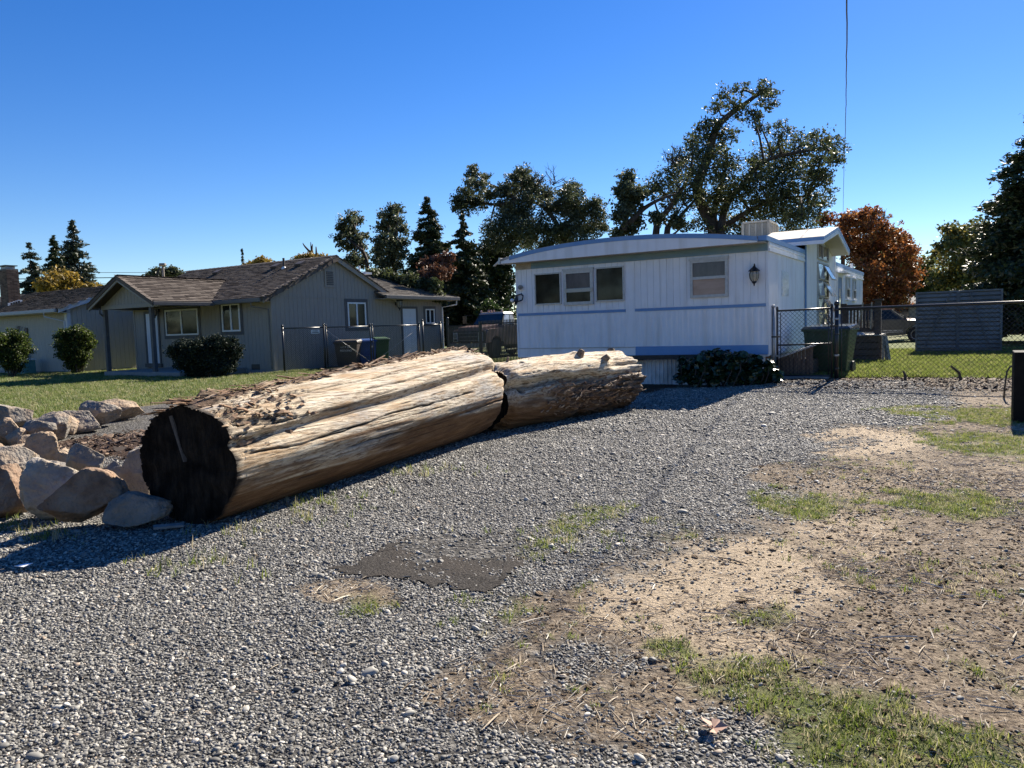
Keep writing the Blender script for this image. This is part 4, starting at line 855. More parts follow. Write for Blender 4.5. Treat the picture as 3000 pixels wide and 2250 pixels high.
ROOFC = mat('roof_coating', (.36, .33, .29), (.55, .52, .47), scale=3, rough=.85, bump=.01, dirt=(.25, .22, .19), dscale=1.2)
MY, MX0, MX1, MYE = 15.87, -9.64, -3.57, 31.5
TM = thing('mobile_home', ((MX0 + MX1) / 2, MY, 0), 'white mobile home with light blue trim and a low bowed roof', 'mobile home')
mf = FR(MY); ms = SD(MX1)
MB().box(MX0 + .02, MX1 - .02, MY + .02, MYE - .02, .62, 2.95).build('core_wall', WHT, TM)
# upper front: planks one by one
fw_ = wb(MB(), mf, MX0, MX1, .86, 2.82, -.02, 0).build('front_wall', WHT, TM)
planks(fw_, mf, MX0, -6.72, .152, lambda a: 1.735, lambda a: 2.80, WHT, gap=.012, th=.014)
planks(fw_, mf, -6.50, MX1, .152, lambda a: 1.735, lambda a: 2.80, WHT, gap=.012, th=.014)
wb(MB(), mf, -6.72, -6.50, .86, 2.80, 0, .012).build('cover_panel', WHT, fw_)
def ribs(M, a0, a1, z0, z1, pitch, dep, o, flat=.35):
    mb = MB(); pts = []; a = a0
    while a < a1 - 1e-4:
        p = min(pitch, a1 - a); pts += [(a, 0), (a + p * flat, 0), (a + p * .5, dep), (a + p * (.5 + flat), dep)]; a += pitch
    pts.append((a1, 0)); V = []
    for a, d in pts: V += [M(a, o + d, z0), M(a, o + d, z1)]
    return mb.add(V, [(2 * i, 2 * i + 2, 2 * i + 3, 2 * i + 1) for i in range(len(pts) - 1)])
ribs(mf, MX0, -6.72, .865, 1.65, .125, .012, .002).build('ribbed_panel', WHT, fw_)
ribs(mf, -6.50, MX1, .865, 1.65, .125, .014, .002).build('ribbed_panel', WHT, fw_)
wb(MB(), mf, MX0 - .005, -6.73, 1.66, 1.722, 0, .022).build('blue_stripe', BLU, TM); wb(MB(), mf, -6.50, MX1 + .004, 1.66, 1.722, 0, .022).build('blue_stripe', BLU, TM)
wb(MB(), mf, -6.495, MX1 + .004, .665, .862, 0, .03).build('blue_base_board', BLU, TM)
wb(MB(), mf, MX0, -6.50, .63, .835, 0, .012).build('white_base_board', WHT, TM); wb(MB(), mf, MX0 - .01, -6.5, .842, .86, 0, .028).build('drip_rail', ALU, TM)
wb(MB(), mf, MX1 - .035, MX1 + .006, .86, 2.8, 0, .026).build('corner_trim', WHT, TM); wb(MB(), mf, MX0 - .006, MX0 + .03, .64, 2.8, 0, .026).build('corner_trim', WHT, TM)
# cornice, soffit, bowed roof with blue edge
wb(MB(), mf, MX0 + .45, MX1 + .004, 2.80, 2.845, 0, .045).build('teal_cornice', TEA, TM); wb(MB(), mf, MX0 + .45, MX1 + .004, 2.848, 2.965, 0, .03).build('teal_cornice', TEA, TM)
wb(MB(), mf, MX0, MX0 + .448, 2.80, 2.965, 0, .03).build('bare_cornice', mat('bare_wood', (.3, .26, .2), (.45, .4, .32), scale=9, rough=.8), TM)
RL, RR, OV = -9.86, -3.70, .36
def rz(x):
    t = (x - RL) / (RR - RL); return 3.05 + (3.065 - 3.05) * t + .265 * (1 - abs(2 * ((t * .5 + .5 * t ** .85)) - 1) ** 2.1)
xs = np.linspace(RL, RR, 25)
top = [(x, rz(x)) for x in xs]
def mfo(o): return lambda a, q, z: (a, MY - o - q, z)
wp(MB(), mfo(OV), top + [(x, 2.955) for x in xs[::-1]], -.03, .0).build('fascia_board', WHT, TM)
xb = xs[1:]
wp(MB(), mfo(OV), [(x, rz(x) + .006) for x in xb] + [(x, rz(x) - .085) for x in xb[::-1]], .002, .014).build('blue_roof_edge', BLU, TM)
MB().box(RL, MX1 - .01, MY - OV + .02, MY - .001, 2.95, 2.968).build('soffit', mat('soffit_board', (.42, .40, .36), (.5, .47, .42), scale=4, rough=.8), TM)
mb = MB(); V = []
for yy in (MY - OV - .01, MYE + .1):
    V += [(x, yy, rz(x) + .012) for x in xs] + [(x, yy, rz(x) - .04) for x in xs]
n = len(xs); fs = []
for i in range(n - 1):
    fs += [(i, i + 1, 2 * n + i + 1, 2 * n + i), (n + i, 3 * n + i, 3 * n + i + 1, n + i + 1), (i, n + i, n + i + 1, i + 1), (2 * n + i, 2 * n + i + 1, 3 * n + i + 1, 3 * n + i)]
fs += [(0, 2 * n, 3 * n, n), (n - 1, 2 * n - 1, 4 * n - 1, 3 * n - 1)]
mb.add(V, fs).build('roof', ROOFC, TM)
MB().obox((RL - .03, MY - OV + .1, 3.02), (.05, .25, .16), (0, .2, 0)).build('gutter_end', ALU, TM)
MB().beam((RL - .05, MY - OV + .05, 3.04), (RL - .32, MY - OV + .2, 2.93), .06, .012).build('loose_flashing', WHT, TM)
# drive side: mouldings under the roof, ribbed wall, bay with louvred windows
SY0, SY1 = 19.75, 24.45
for a0, a1 in ((MY - OV + .06, SY0 - .1), (SY1 + .05, MYE + .1)):
    wb(MB(), ms, a0, a1, 2.985, 3.085, -.2, .045).build('blue_roof_edge', BLU, TM)
for a0, a1 in ((MY - .02, SY0 - .1), (SY1 + .05, MYE)):
    for z0, z1, o in ((2.79, 2.85, .05), (2.852, 2.90, .028), (2.902, 2.96, .042), (2.962, 2.984, .03)): wb(MB(), ms, a0, a1, z0, z1, 0, o).build('moulding', WHT, TM)
sw = wb(MB(), ms, MY, MYE, .64, 2.80, -.02, 0).build('side_wall', WHT, TM)
ribs(ms, MY + .02, 16.75, .66, 2.79, .075, .012, .003).build('ribbed_panel', WHT, sw)
ribs(ms, 16.78, SY0, .66, 2.79, .16, .010, .003).build('ribbed_panel', WHT, sw)
ribs(ms, SY1, MYE, .66, 2.79, .16, .010, .003).build('ribbed_panel', WHT, sw)
FOIL = mat('foil_sheet', (.55, .57, .6), (.8, .82, .85), scale=18, rough=.28, metal=.6, bump=.03, bscale=14)
q0, q1 = PX(2289, 793, MX1), PX(2308, 868, MX1)
wb(MB(), ms, q0[1], q1[1], q1[2], q0[2], 0, .022).build('foil_covered_window', FOIL, TM)
# windows of the street front
w3 = [(-9.10, -8.37, 1.91, 2.67, (), (), [DRK]), (-7.46, -6.745, 1.92, 2.71, (), (), [DRK])]
for a0, a1, z0, z1, mu, hb, g in w3: window(TM, mf, a0, a1, z0, z1, ALU, None, mu, hb, .03, gms=g, o=.018)
wm = window(TM, mf, -8.30, -7.52, 1.87, 2.69, ALU, None, (), (.43,), .075, gms=[DRK, DRK2], o=.022)
wb(MB(), mf, -8.24, -7.53, 2.17, 2.25, 0, .085).build('sash_rail', CREAM, wm); wb(MB(), mf, -8.32, -7.5, 2.685, 2.73, 0, .07).build('head_hood', ALU, wm)
wf = window(TM, mf, -5.20, -4.38, 1.90, 2.71, ALU, None, (), (.52,), .06, gms=[PNK, DRK2], o=.022)
wb(MB(), mf, -5.22, -4.36, 2.70, 2.755, 0, .075).build('head_hood', ALU, wf)
# skirting and the board along its top
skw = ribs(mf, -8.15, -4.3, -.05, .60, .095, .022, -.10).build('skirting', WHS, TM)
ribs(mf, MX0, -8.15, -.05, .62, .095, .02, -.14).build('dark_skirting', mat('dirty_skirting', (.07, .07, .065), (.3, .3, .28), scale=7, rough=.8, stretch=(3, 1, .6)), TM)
wb(MB(), mf, -4.3, MX1, -.05, .63, -.3, -.2).build('brown_skirting', mat('brown_board', (.12, .06, .035), (.2, .11, .07), scale=5, rough=.85), TM)
MB().beam((-8.1, MY - .13, .60), (-3.9, MY - .13, .64), .06, .10).build('skirting_board', DKW, TM)
MB().prism([(-8.3, MY - .10, .55), (-7.6, MY - .10, .66), (-6.3, MY - .10, .66), (-6.3, MY - .10, .55)], (0, .05, 0)).build('leaning_board', DKW, TM)
MB().box(MX0 + .1, MX1 - .35, MY + .5, MYE - .5, -.05, .62).build('underside_block', DKW, TM)
ribs(ms, MY + .02, MYE, .05, .64, .12, .02, -.12).build('side_skirting', WHS, TM)
# raised bay: own gable roof across the home
ex = -3.06
pkP, elP, erP = PX(2456, 664, ex), PX(2414, 690, ex), PX(2489, 732, ex); YM = pkP[1]; ZP = pkP[2]; ZE = (elP[2] + erP[2]) / 2; YE0, YE1 = elP[1], erP[1]
print('bay', pkP, elP, erP)
bw = MB().prism([(MX1 + .03, SY0, .64), (MX1 + .03, SY1, .64), (MX1 + .03, SY1, ZE + .03), (MX1 + .03, YM, ZP - .13), (MX1 + .03, SY0, ZE + .03)], (-1.3, 0, 0)).build('bay_wall', WHT, TM)
M2 = SD(MX1 + .03)
zt = lambda a: ZE - .08 + (ZP - ZE) * max(0., 1 - abs(a - YM) / ((YE1 - YE0) / 2))
ya, yb = PX(2389, 800, MX1)[1], PX(2421, 800, MX1)[1]
ribs(M2, SY0, ya - .06, .66, ZE, .10, .014, .003).build('ribbed_panel', WHT, bw); ribs(M2, yb + .06, SY1, .66, ZE, .3, .010, .003).build('ribbed_panel', WHT, bw)
for y0, y1 in ((SY0 - .03, SY0 + .05), (SY1 - .05, SY1 + .03)): wb(MB(), M2, y0, y1, .64, ZE + .03, 0, .03).build('corner_trim', BLU if y0 < YM else WHT, TM)
RFT = .14
for nm, (ya_, yb_) in (('bay_roof', (YE0, YM)), ('bay_roof', (YE1, YM))):
    MB().prism([(ex, ya_, ZE), (ex, yb_, ZP), (ex, yb_, ZP - .025), (ex, ya_, ZE - .025)], (-1.75, 0, 0)).build(nm, ROOFC, TM)
    dz = np.array([0, 0, -.03])
    MB().prism([(ex + .004, ya_, ZE - .004), (ex + .004, yb_, ZP - .004), (ex + .004, yb_, ZP - .085), (ex + .004, ya_, ZE - .085)], (-.03, 0, 0)).build('bay_blue_edge', BLU, TM)
    MB().prism([(ex - .002, ya_, ZE - .086), (ex - .002, yb_, ZP - .086), (ex - .002, yb_, ZP - .19), (ex - .002, ya_, ZE - .17)], (-.03, 0, 0)).build('bay_fascia', WHT, TM)
    MB().prism([(ex - .03, ya_, ZE - .15), (ex - .03, yb_, ZP - .16), (ex - .03, yb_, ZP - .175), (ex - .03, ya_, ZE - .165)], (-.48, 0, 0)).build('bay_soffit', mat('bay_soffit_paint', (.55, .53, .48), (.62, .6, .55), scale=4, rough=.7), TM)
MB().box(-4.8, ex, YE0 - .004, YE0 + .03, ZE - .09, ZE - .005).build('bay_eave_edge', BLU, TM); MB().box(-4.8, ex, YE0 - .002, YE0 + .03, ZE - .18, ZE - .092).build('bay_eave_fascia', WHT, TM)
MB().box(-4.8, MX1 + .03, SY0 - .0, SY0 + .12, 2.95, ZE - .1).build('bay_cheek', WHT, TM)
# louvre windows: two columns of tilted panes
lw = window(TM, M2, ya, yb, 1.02, PX(2400, 770, MX1)[2], ALU, DRK, (.5,), (.25, .5, .75), .04, o=.012)
LG = mat('louvre_glass', (.18, .22, .27), (.5, .55, .6), scale=5, rough=.08, spec=.7); LG2 = mat('louvre_glass_dark', (.03, .03, .03), (.12, .11, .1), scale=6, rough=.1, spec=.6)
zt_, zb_ = PX(2400, 772, MX1)[2], 1.06; hh = (zt_ - zb_) / 4; cc = (yb - ya) / 2
for c in range(2):
    for r in range(4):
        y0 = ya + .05 + c * cc; y1 = y0 + cc - .1; z1 = zt_ - r * hh - .03; z0 = z1 - hh + .06; x0 = MX1 + .055; tl = (.05, .22)[c]
        MB().prism([(x0, y0, z1), (x0, y1, z1), (x0 + tl, y1, z0), (x0 + tl, y0, z0)], (.008, 0, .002)).build('louvre_pane', (LG if (c == 0 and r < 2) else LG2), lw)
        f = MB(); f.beam((x0 + tl, y0, z0), (x0 + tl, y1, z0), .03, .03); f.beam((x0, y0, z1), (x0 + tl, y0, z0), .02, .025); f.beam((x0, y1, z1), (x0 + tl, y1, z0), .02, .025); f.build('louvre_frame', ALU, lw)
zc0, zc1 = PX(2400, 762, MX1)[2], PX(2400, 716, MX1)[2]
window(TM, M2, ya, yb, zc0, zc1, ALU, DRK2, (.45,), (), .035, o=.012)
wb(MB(), M2, ya, yb, .68, .98, 0, .02).build('blue_panel', BLU, TM)
# door and two windows of the far part
d0, d1 = PX(2451, 840, MX1), PX(2464, 840, MX1)
dz1 = PX(2457, 812, MX1)[2]; dd = door(TM, ms, d0[1], d1[1], .75, dz1, mat('blue_door', (.08, .18, .36), (.11, .22, .42), rough=.45), WHT, ALU, six=False)
wb(MB(), ms, d0[1] + .3, d1[1] - .25, 1.5, dz1 - .35, .02, .034).build('door_glass', LG, dd); wb(MB(), ms, d0[1] - .1, d1[1] + .1, dz1 + .1, dz1 + .15, 0, .3).build('door_hood', WHT, dd)
for a, b, t, bo in ((2476, 2485, 812, 876), (2495.5, 2503, 818, 879)):
    p0, p1 = PX(a, t, MX1), PX(b, bo, MX1)
    wv = window(TM, ms, p0[1], p1[1], p1[2], p0[2], ALU, None, (), (.48,), .06, gms=[DRK, mat('white_blind', (.5, .5, .5), (.6, .6, .6), rough=.5)], o=.03)
    wb(MB(), ms, p0[1] - .05, p1[1] + .05, p0[2], p0[2] + .05, 0, .1).build('head_hood', WHT, wv); wb(MB(), ms, p0[1] - .05, p1[1] + .05, p1[2] - .05, p1[2], 0, .1).build('sill', WHT, wv)
for px, r_ in ((2459, .05), (2495, .06)):
    p = PX(px, 790, -4.0); MB().tube([(p[0], p[1], 3.0), (p[0], p[1], PX(px, 772, -4.0)[2])], r_, 8).build('vent_pipe', WHT, TM)
for px, py, s_ in ((1845, 692, .3), (1915, 688, .12)):
    p = PY(px, py, 17.2); MB().lathe((p[0], p[1], rz(p[0])), [(s_ * .8, 0), (s_ * .8, .06), (s_, .07), (s_ * .6, .1)], 12).build('roof_vent', WHT, TM)
p = PY(1838, 712, MY - OV); MB().obox((p[0], MY - OV - .004, p[2]), (.26, .006, .16), (0, -.08, 0)).build('fascia_patch', WHT, TM)
lantern('wall_lantern', PY(2214, 800, MY - .02), (0, -1, 0), BLK, mat('seeded_lamp_glass', (.30, .28, .22), (.5, .47, .4), scale=9, rough=.25), 'black carriage lantern on the white mobile home by its blue striped corner', s=.9)
# bracket with a hooked arm, porch spotlight above it
p = PY(1520, 862, MY); hk = thing('hanging_bracket', p, 'black hooked iron bracket on the edge of the mobile home front', 'bracket')
q = np.array([MX0 + .02, MY - .06, p[2]])
MB().tube([q + [-.05, 0, -.04], q + [.08, -.02, -.02], q + [.18, -.05, .0], q + [.24, -.07, -.06], q + [.22, -.08, -.15], q + [.12, -.08, -.18], q + [.04, -.08, -.16]], .017, 6).build('hook_arm', BLK, hk, smooth=True)
MB().tube([q + [.06, -.08, -.05], q + [.045, -.08, -.17], q + [.02, -.08, -.28]], [.03, .055, .012], 6).build('point', BLK, hk)
MB().lathe(q + [-.06, -.1, -.15], [(.0, -.05), (.05, -.02), (.05, .02), (0, .05)], 10).build('ball', WHT, hk, smooth=True)
p = PY(1529, 842, MY); sp_ = thing('security_light', p, 'small round security light above the hooked bracket', 'light'); MB().lathe((p[0], MY - .09, p[2]), [(.05, .07), (.06, .0), (.035, -.05)], 12, 'y').build('lamp_head', mat('grey_plastic', (.16, .16, .15), (.3, .3, .28), rough=.5), sp_); MB().obox((p[0], MY - .03, p[2] - .05), (.09, .04, .05)).build('mount', WHT, sp_)
# evaporative cooler on the roof
c0, c1 = PY(2177, 690, 21.3), PY(2250, 690, 21.3); ztp = PY(2210, 648, 21.3)[2]
cl = thing('evaporative_cooler', ((c0[0] + c1[0]) / 2, 22, 3.2), 'beige box-shaped swamp cooler standing on the mobile home roof', 'cooler')
BEI = mat('cooler_paint', (.50, .47, .38), (.62, .59, .49), scale=5, rough=.6, dirt=(.4, .36, .28), dscale=3)
cx0, cx1, cy0, cy1, cz0 = c0[0], c1[0] + .02, 21.3, 22.35, 3.1
MB().box(cx0 + .03, cx1 - .03, cy0 + .03, cy1 - .03, cz0, ztp - .03).build('cabinet', mat('cooler_inside', (.12, .11, .09), (.2, .19, .16), scale=9, rough=.8), cl)
MB().box(cx0 - .02, cx1 + .02, cy0 - .02, cy1 + .02, ztp - .05, ztp).build('lid', BEI, cl, bevel=.01)
for x_, y_ in ((cx0, cy0), (cx1, cy0), (cx0, cy1), (cx1, cy1)): MB().box(x_ - .035, x_ + .035, y_ - .035, y_ + .035, cz0, ztp - .051).build('corner_post', BEI, cl)
for face in range(2):
    M = FR(cy0) if face == 0 else SD(cx1); a0, a1 = (cx0, cx1) if face == 0 else (cy0, cy1)
    for k in range(4): a = a0 + (a1 - a0) * (k + .5) / 4; wb(MB(), M, a - (a1 - a0) / 8 * .9, a + (a1 - a0) / 8 * .9, cz0, ztp - .06, -.03, -.005).build('pad_panel', mat('pad_louvre', (.34, .32, .26), (.46, .43, .35), scale=40, rough=.8, stretch=(.2, .2, 3), bump=.01) if face == k == 0 else MATS['pad_louvre'], cl)
    for k in range(1, 4): a = a0 + (a1 - a0) * k / 4; wb(MB(), M, a - .02, a + .02, cz0, ztp - .06, -.03, .006).build('upright', BEI, cl)
# ================================================================== GRAY HOUSE
GRY = mat('gray_siding', (.275, .248, .214), (.32, .29, .252), scale=4, rough=.75, bump=.002, bscale=30, stretch=(4, 4, .6))
TRM = mat('dark_gray_trim', (.085, .08, .078), (.11, .104, .10), scale=6, rough=.65)
GUT = mat('gray_gutter', (.13, .122, .112), (.16, .15, .14), scale=6, rough=.5)
VIN = mat('white_vinyl', (.70, .70, .69), (.76, .76, .75), scale=6, rough=.4)
HGL = mat('house_glass', (.010, .014, .016), (.028, .036, .04), scale=1.5, rough=.05, spec=.3)
HGL2 = mat('house_glass_screen', (.018, .022, .02), (.05, .055, .045), scale=2.5, rough=.12, spec=.25)
DWH = mat('white_door', (.60, .62, .66), (.66, .68, .72), scale=4, rough=.45)
CON = mat('concrete', (.22, .21, .20), (.30, .29, .275), scale=9, rough=.9, bump=.004)
SHD = shinglemat('brown_shingle', [(0, (.07, .055, .047)), (.3, (.115, .092, .078)), (.6, (.155, .128, .108)), (1, (.20, .168, .142))])
SHL = shinglemat('light_shingle', [(0, (.13, .115, .10)), (.4, (.19, .172, .152)), (1, (.26, .238, .21))])
hc = G(804.6, 1093); XH, YH = float(hc[0]), float(hc[1]); XL = -29.87
TH_ = thing('gray_house', (XH - 4, YH + 3, 0), 'single-storey gray house with brown shingle roof and white windows', 'house')
hf, hs = FR(YH), SD(XH)
YR, ZR = 21.41, 4.40; YE, ZE_ = YH - .46, 2.72; SL = (ZR - ZE_) / (YR - YE); YB = 2 * YR - YE; YEX = 28.26
zr = lambda y: ZR - SL * abs(y - YR)
MB().box(XL + .05, XH - .05, YH + .05, YEX - .05, 0, 2.7).build('core_wall', GRY, TH_)
MB().box(XL - .02, XH + .02, YH - .02, YEX + .02, -.1, .12).build('foundation', CON, TH_)
a = wb(MB(), hf, XL, XH, .12, 2.74, -.05, 0).build('front_wall', GRY, TH_)
planks(a, hf, XL, XH, .205, lambda x: .13, lambda x: 2.74, GRY, gap=.009, th=.010)
a = wp(MB(), hs, [(YH, .12), (YEX, .12), (YEX, 2.72), (YB - .5, 2.72), (YR, zr(YR) - .14), (YH, zr(YH) - .14)], -.05, 0).build('gable_wall', GRY, TH_)
planks(a, hs, YH, YEX, .205, lambda y: .13, lambda y: max(2.74 if y > 23.6 else 0, zr(y) - .15), GRY, gap=.009, th=.010)
wb(MB(), hs, YR - 2.6, YR + 2.3, 2.735, 2.755, .018, .028).build('seam_flashing', GRY, TH_)
for M, b0, b1 in ((hf, XH - .09, XH + .02), (hs, YH - .02, YH + .09), (hs, YEX - .08, YEX + .02), (hf, XL - .02, XL + .08)): wb(MB(), M, b0, b1, .12, 2.72, 0, .03).build('corner_board', GRY, TH_)
# main roof
RX0, RX1 = -30.6, XH + .16
for s_, y0 in ((1, YE), (-1, YB)):
    rf = MB().prism([(RX0, y0, ZE_ - .1), (RX0, YR, ZR - .1), (RX0, YR, ZR), (RX0, y0, ZE_)], (RX1 - RX0, 0, 0)).build('roof', TRM if s_ < 0 else SHD, TH_)
    if s_ > 0: ROOF_F = rf
    else: ROOF_B = rf
Vv = np.array([0, YR - YE, ZR - ZE_]); LV = np.linalg.norm(Vv); Vv = Vv / LV
PK = PY(341, 809, 15.2); EL = PY(256, 897, 15.2); ER = PY(443, 882, 15.2); ZPE = (EL[2] + ER[2]) / 2; PXc = PK[0]; hw = (ER[0] - EL[0]) / 2; PZ = PK[2]; YPF = 15.2
print('porch', PK, EL, ER)
YI = YE + (PZ - ZE_) / SL                                     # where the porch ridge dies into the main roof
def on_main(c):                                               # part of the main slope the porch roof does not cover
    zp = PZ - (PZ - ZPE) * abs(c[0] - PXc) / hw
    return RX0 < c[0] < RX1 and not (abs(c[0] - PXc) < hw and zp > c[2] + .01)
shingle_field(ROOF_F, (RX0, YE - .03, ZE_ - .01), (1, 0, 0), Vv, RX1 - RX0, LV, on_main, SHD, 200, lambda c: c[1] * .4 - c[0], seed=3)
Vb = np.array([0, YR - YB, ZR - ZE_]); Vb /= np.linalg.norm(Vb)
shingle_field(ROOF_B, (RX0, YB, ZE_), (1, 0, 0), Vb, RX1 - RX0, LV, lambda c: c[0] > -23.5, SHD, 0, lambda c: 0, seed=4)
for k in range(32):
    x = RX1 - .3 * k; mb = MB(); mb.prism([(x - .33, YR - .15, ZR - .035), (x - .33, YR, ZR + .035), (x - .33, YR + .15, ZR - .035), (x - .33, YR, ZR + .008)], (.33, 0, .012)); mb.build('ridge_cap', SHD, ROOF_F)
for k in range(13):                                           # heavy shingles lapping the gable edge
    y0 = YE + (YR - YE) * k / 13; y1 = y0 + (YR - YE) / 13 * 1.12
    MB().prism([(RX1 - .10, y0, zr(y0) + .02), (RX1 - .10, y1, zr(y1) - .005), (RX1 + .055, y1, zr(y1) - .03), (RX1 + .055, y0, zr(y0) - .01)], (0, 0, .03)).build('rake_shingle', SHD, ROOF_F)
    MB().prism([(RX1 + .03, y0, zr(y0) - .005), (RX1 + .06, y0, zr(y0) - .16), (RX1 + .055, y1, zr(y1) - .19), (RX1 + .03, y1, zr(y1) - .02)], (.022, 0, 0)).build('rake_shingle', SHD, ROOF_F)
for k in range(13):
    y0 = YB - (YB - YR) * k / 13; y1 = y0 - (YB - YR) / 13 * 1.12
    MB().prism([(RX1 - .10, y0, zr(y0) + .02), (RX1 - .10, y1, zr(y1) - .005), (RX1 + .055, y1, zr(y1) - .03), (RX1 + .055, y0, zr(y0) - .01)], (0, 0, .03)).build('rake_shingle', SHD, ROOF_B)
for y0 in (YE, YB): MB().prism([(RX1 - .03, y0, ZE_ - .02), (RX1 - .03, YR, ZR - .02), (RX1 - .03, YR, ZR - .22), (RX1 - .03, y0, ZE_ - .2)], (.04, 0, 0)).build('barge_board', GRY, TH_)
MB().box(ER[0], RX1 - .1, YE - .11, YE - .002, ZE_ - .16, ZE_ - .02).build('gutter', GUT, TH_, bevel=.015); MB().box(RX0, RX1 - .05, YE, YH, ZE_ - .15, ZE_ - .13).build('soffit', GRY, TH_)
downspout(TH_, [(XH - .45, YE - .05, ZE_ - .16), (XH - .45, YE - .05, ZE_ - .3), (XH - .09, YH - .05, ZE_ - .42), (XH - .07, YH - .05, .15)], GUT)
# vents and flue pipe of the roof
def on_roof(px, py):
    r = ray(px, py); lo, hi = 15., 35.
    for _ in range(50):
        m_ = (lo + hi) / 2; p = EYE + r * m_ / r[1]
        if p[2] < zr(p[1]): lo = m_
        else: hi = m_
        if p[2] < zr(p[1]) and m_ > YR: hi = m_
    return EYE + r * lo / r[1]
BRN = mat('brown_metal', (.05, .04, .035), (.09, .075, .065), scale=9, rough=.6)
for px, py in ((637, 798), (808, 780), (880, 784)):
    y = YR - .75; x = PY(px, py, y)[0]; z = zr(y); MB().obox((x, y, z + .09), (.34, .32, .10), (math.atan(SL), 0, 0)).build('roof_vent', BRN, TH_); MB().obox((x, y, z + .03), (.26, .24, .1), (math.atan(SL), 0, 0)).build('vent_base', BRN, TH_)
y = YR - .9; x = PY(832, 785, y)[0]; MB().tube([(x, y, zr(y) - .05), (x, y, zr(y) + .42)], .045, 8).build('vent_pipe', BRN, TH_); MB().lathe((x, y, zr(y)), [(.11, -.03), (.1, .03), (.05, .08)], 10).build('pipe_collar', VIN, TH_)
# windows, doors, vents
window(TH_, hf, -27.65, -25.56, 1.47, 2.50, VIN, None, (.49,), (), .06, TRM, .13, gms=[HGL, HGL2]); window(TH_, hf, -24.11, -23.07, 1.55, 2.59, VIN, None, (.5,), (), .06, TRM, .13, gms=[HGL, HGL2])
window(TH_, hs, 22.0, 23.05, 1.58, 2.60, VIN, None, (.5,), (), .06, TRM, .14, gms=[HGL, HGL2]); window(TH_, hs, 27.02, 27.68, 1.68, 2.36, VIN, None, (.5,), (), .055, TRM, .12, gms=[HGL, HGL])
door(TH_, hf, -29.02, -28.2, .36, 2.40, DWH, TRM, ALU); wb(MB(), hf, -29.15, -28.05, .2, .35, 0, .1).build('door_step', TRM, TH_)
door(TH_, hs, 25.40, 26.34, .21, 2.36, DWH, TRM, ALU)
gv = wb(MB(), hs, 20.83, 21.36, 3.17, 3.88, 0, .045).build('gable_vent', GRY, TH_)
for k in range(8): z = 3.26 + k * .068; wb(MB(), hs, 20.92, 21.27, z, z + .045, .045, .062).build('slat', TRM, gv)
fv = wb(MB(), hf, -22.60, -22.16, .12, .32, 0, .024).build('foundation_vent', BLK, TH_)
LGL = mat('clear_lamp_glass', (.2, .2, .19), (.34, .33, .3), rough=.15)
for p, n_, lb in ((PY(465, 905, YH - .02), (0, -1, 0), 'black porch lantern beside the white front door of the gray house'), (PX(1160, 885, XH + .02), (1, 0, 0), 'black lantern beside the side door of the gray house')):
    lantern('wall_lantern', p, n_, BLK, LGL, lb, s=1.25)
# rear wing with its own low hip roof
EX1, EZ = XH + .52, 2.90; EY0, EY1 = 23.62, YEX + .62; HR = .36; WD_ = 3.6
hipA = np.array([EX1, EY1, EZ]); RDG = np.array([EX1 - WD_, EY1 - WD_, EZ + WD_ * HR])
rw = MB().add([(EX1, EY0, EZ), hipA, RDG, (EX1 - WD_, EY0, EZ + WD_ * HR), (EX1, EY0, EZ - .06), hipA - [0, 0, .06], RDG - [0, 0, .06], (EX1 - WD_, EY0, EZ + WD_ * HR - .06)],
         [(0, 1, 2, 3), (4, 7, 6, 5), (0, 4, 5, 1), (1, 5, 6, 2), (2, 6, 7, 3), (3, 7, 4, 0)]).build('wing_roof', SHL, TH_)
MB().add([hipA, (EX1 - 2 * WD_, EY1, EZ), RDG, hipA - [0, 0, .06], (EX1 - 2 * WD_, EY1, EZ - .06), RDG - [0, 0, .06]], [(0, 1, 2), (3, 5, 4), (0, 3, 4, 1), (1, 4, 5, 2), (2, 5, 3, 0)]).build('wing_hip', SHL, TH_)
U_ = np.array([0, 1., 0]); V_ = np.array([-1, 0, HR]); V_ /= np.linalg.norm(V_)
shingle_field(rw, (EX1 + .03, EY0, EZ - .01), U_, V_, EY1 - EY0, WD_ * 1.06, lambda c: c[1] < EY1 - (EX1 - c[0]) - .05, SHL, 60, lambda c: -c[0], seed=6, wd=.36)
for k in range(15):
    a_ = hipA + (RDG - hipA) * (k / 15); b_ = hipA + (RDG - hipA) * ((k + 1.15) / 15); MB().beam(a_ + [0, 0, .03], b_ + [0, 0, .018], .24, .022).build('hip_cap', SHL, rw)
MB().box(EX1 - .02, EX1 + .10, EY0 + .1, EY1 + .08, EZ - .15, EZ + .005).build('gutter', GUT, TH_, bevel=.015); MB().box(XH, EX1, EY0, EY1, EZ - .16, EZ - .13).build('soffit', GRY, TH_)
downspout(TH_, [(EX1 + .02, EY1 - .1, EZ - .15), (EX1 + .02, EY1 - .1, EZ - .34), (XH + .05, YEX + .02, EZ - .46), (XH + .05, YEX + .03, .1)], VIN)
p = PX(1053, 790, XH - 1.2); MB().tube([(p[0], p[1], 3.3), (p[0], p[1], PX(1053, 779, XH - 1.2)[2])], .04, 8).build('vent_pipe', VIN, TH_); MB().obox((p[0] + .1, p[1] + .25, PX(1053, 801, XH - 1.2)[2]), (.4, .4, .09)).build('roof_vent', VIN, TH_)
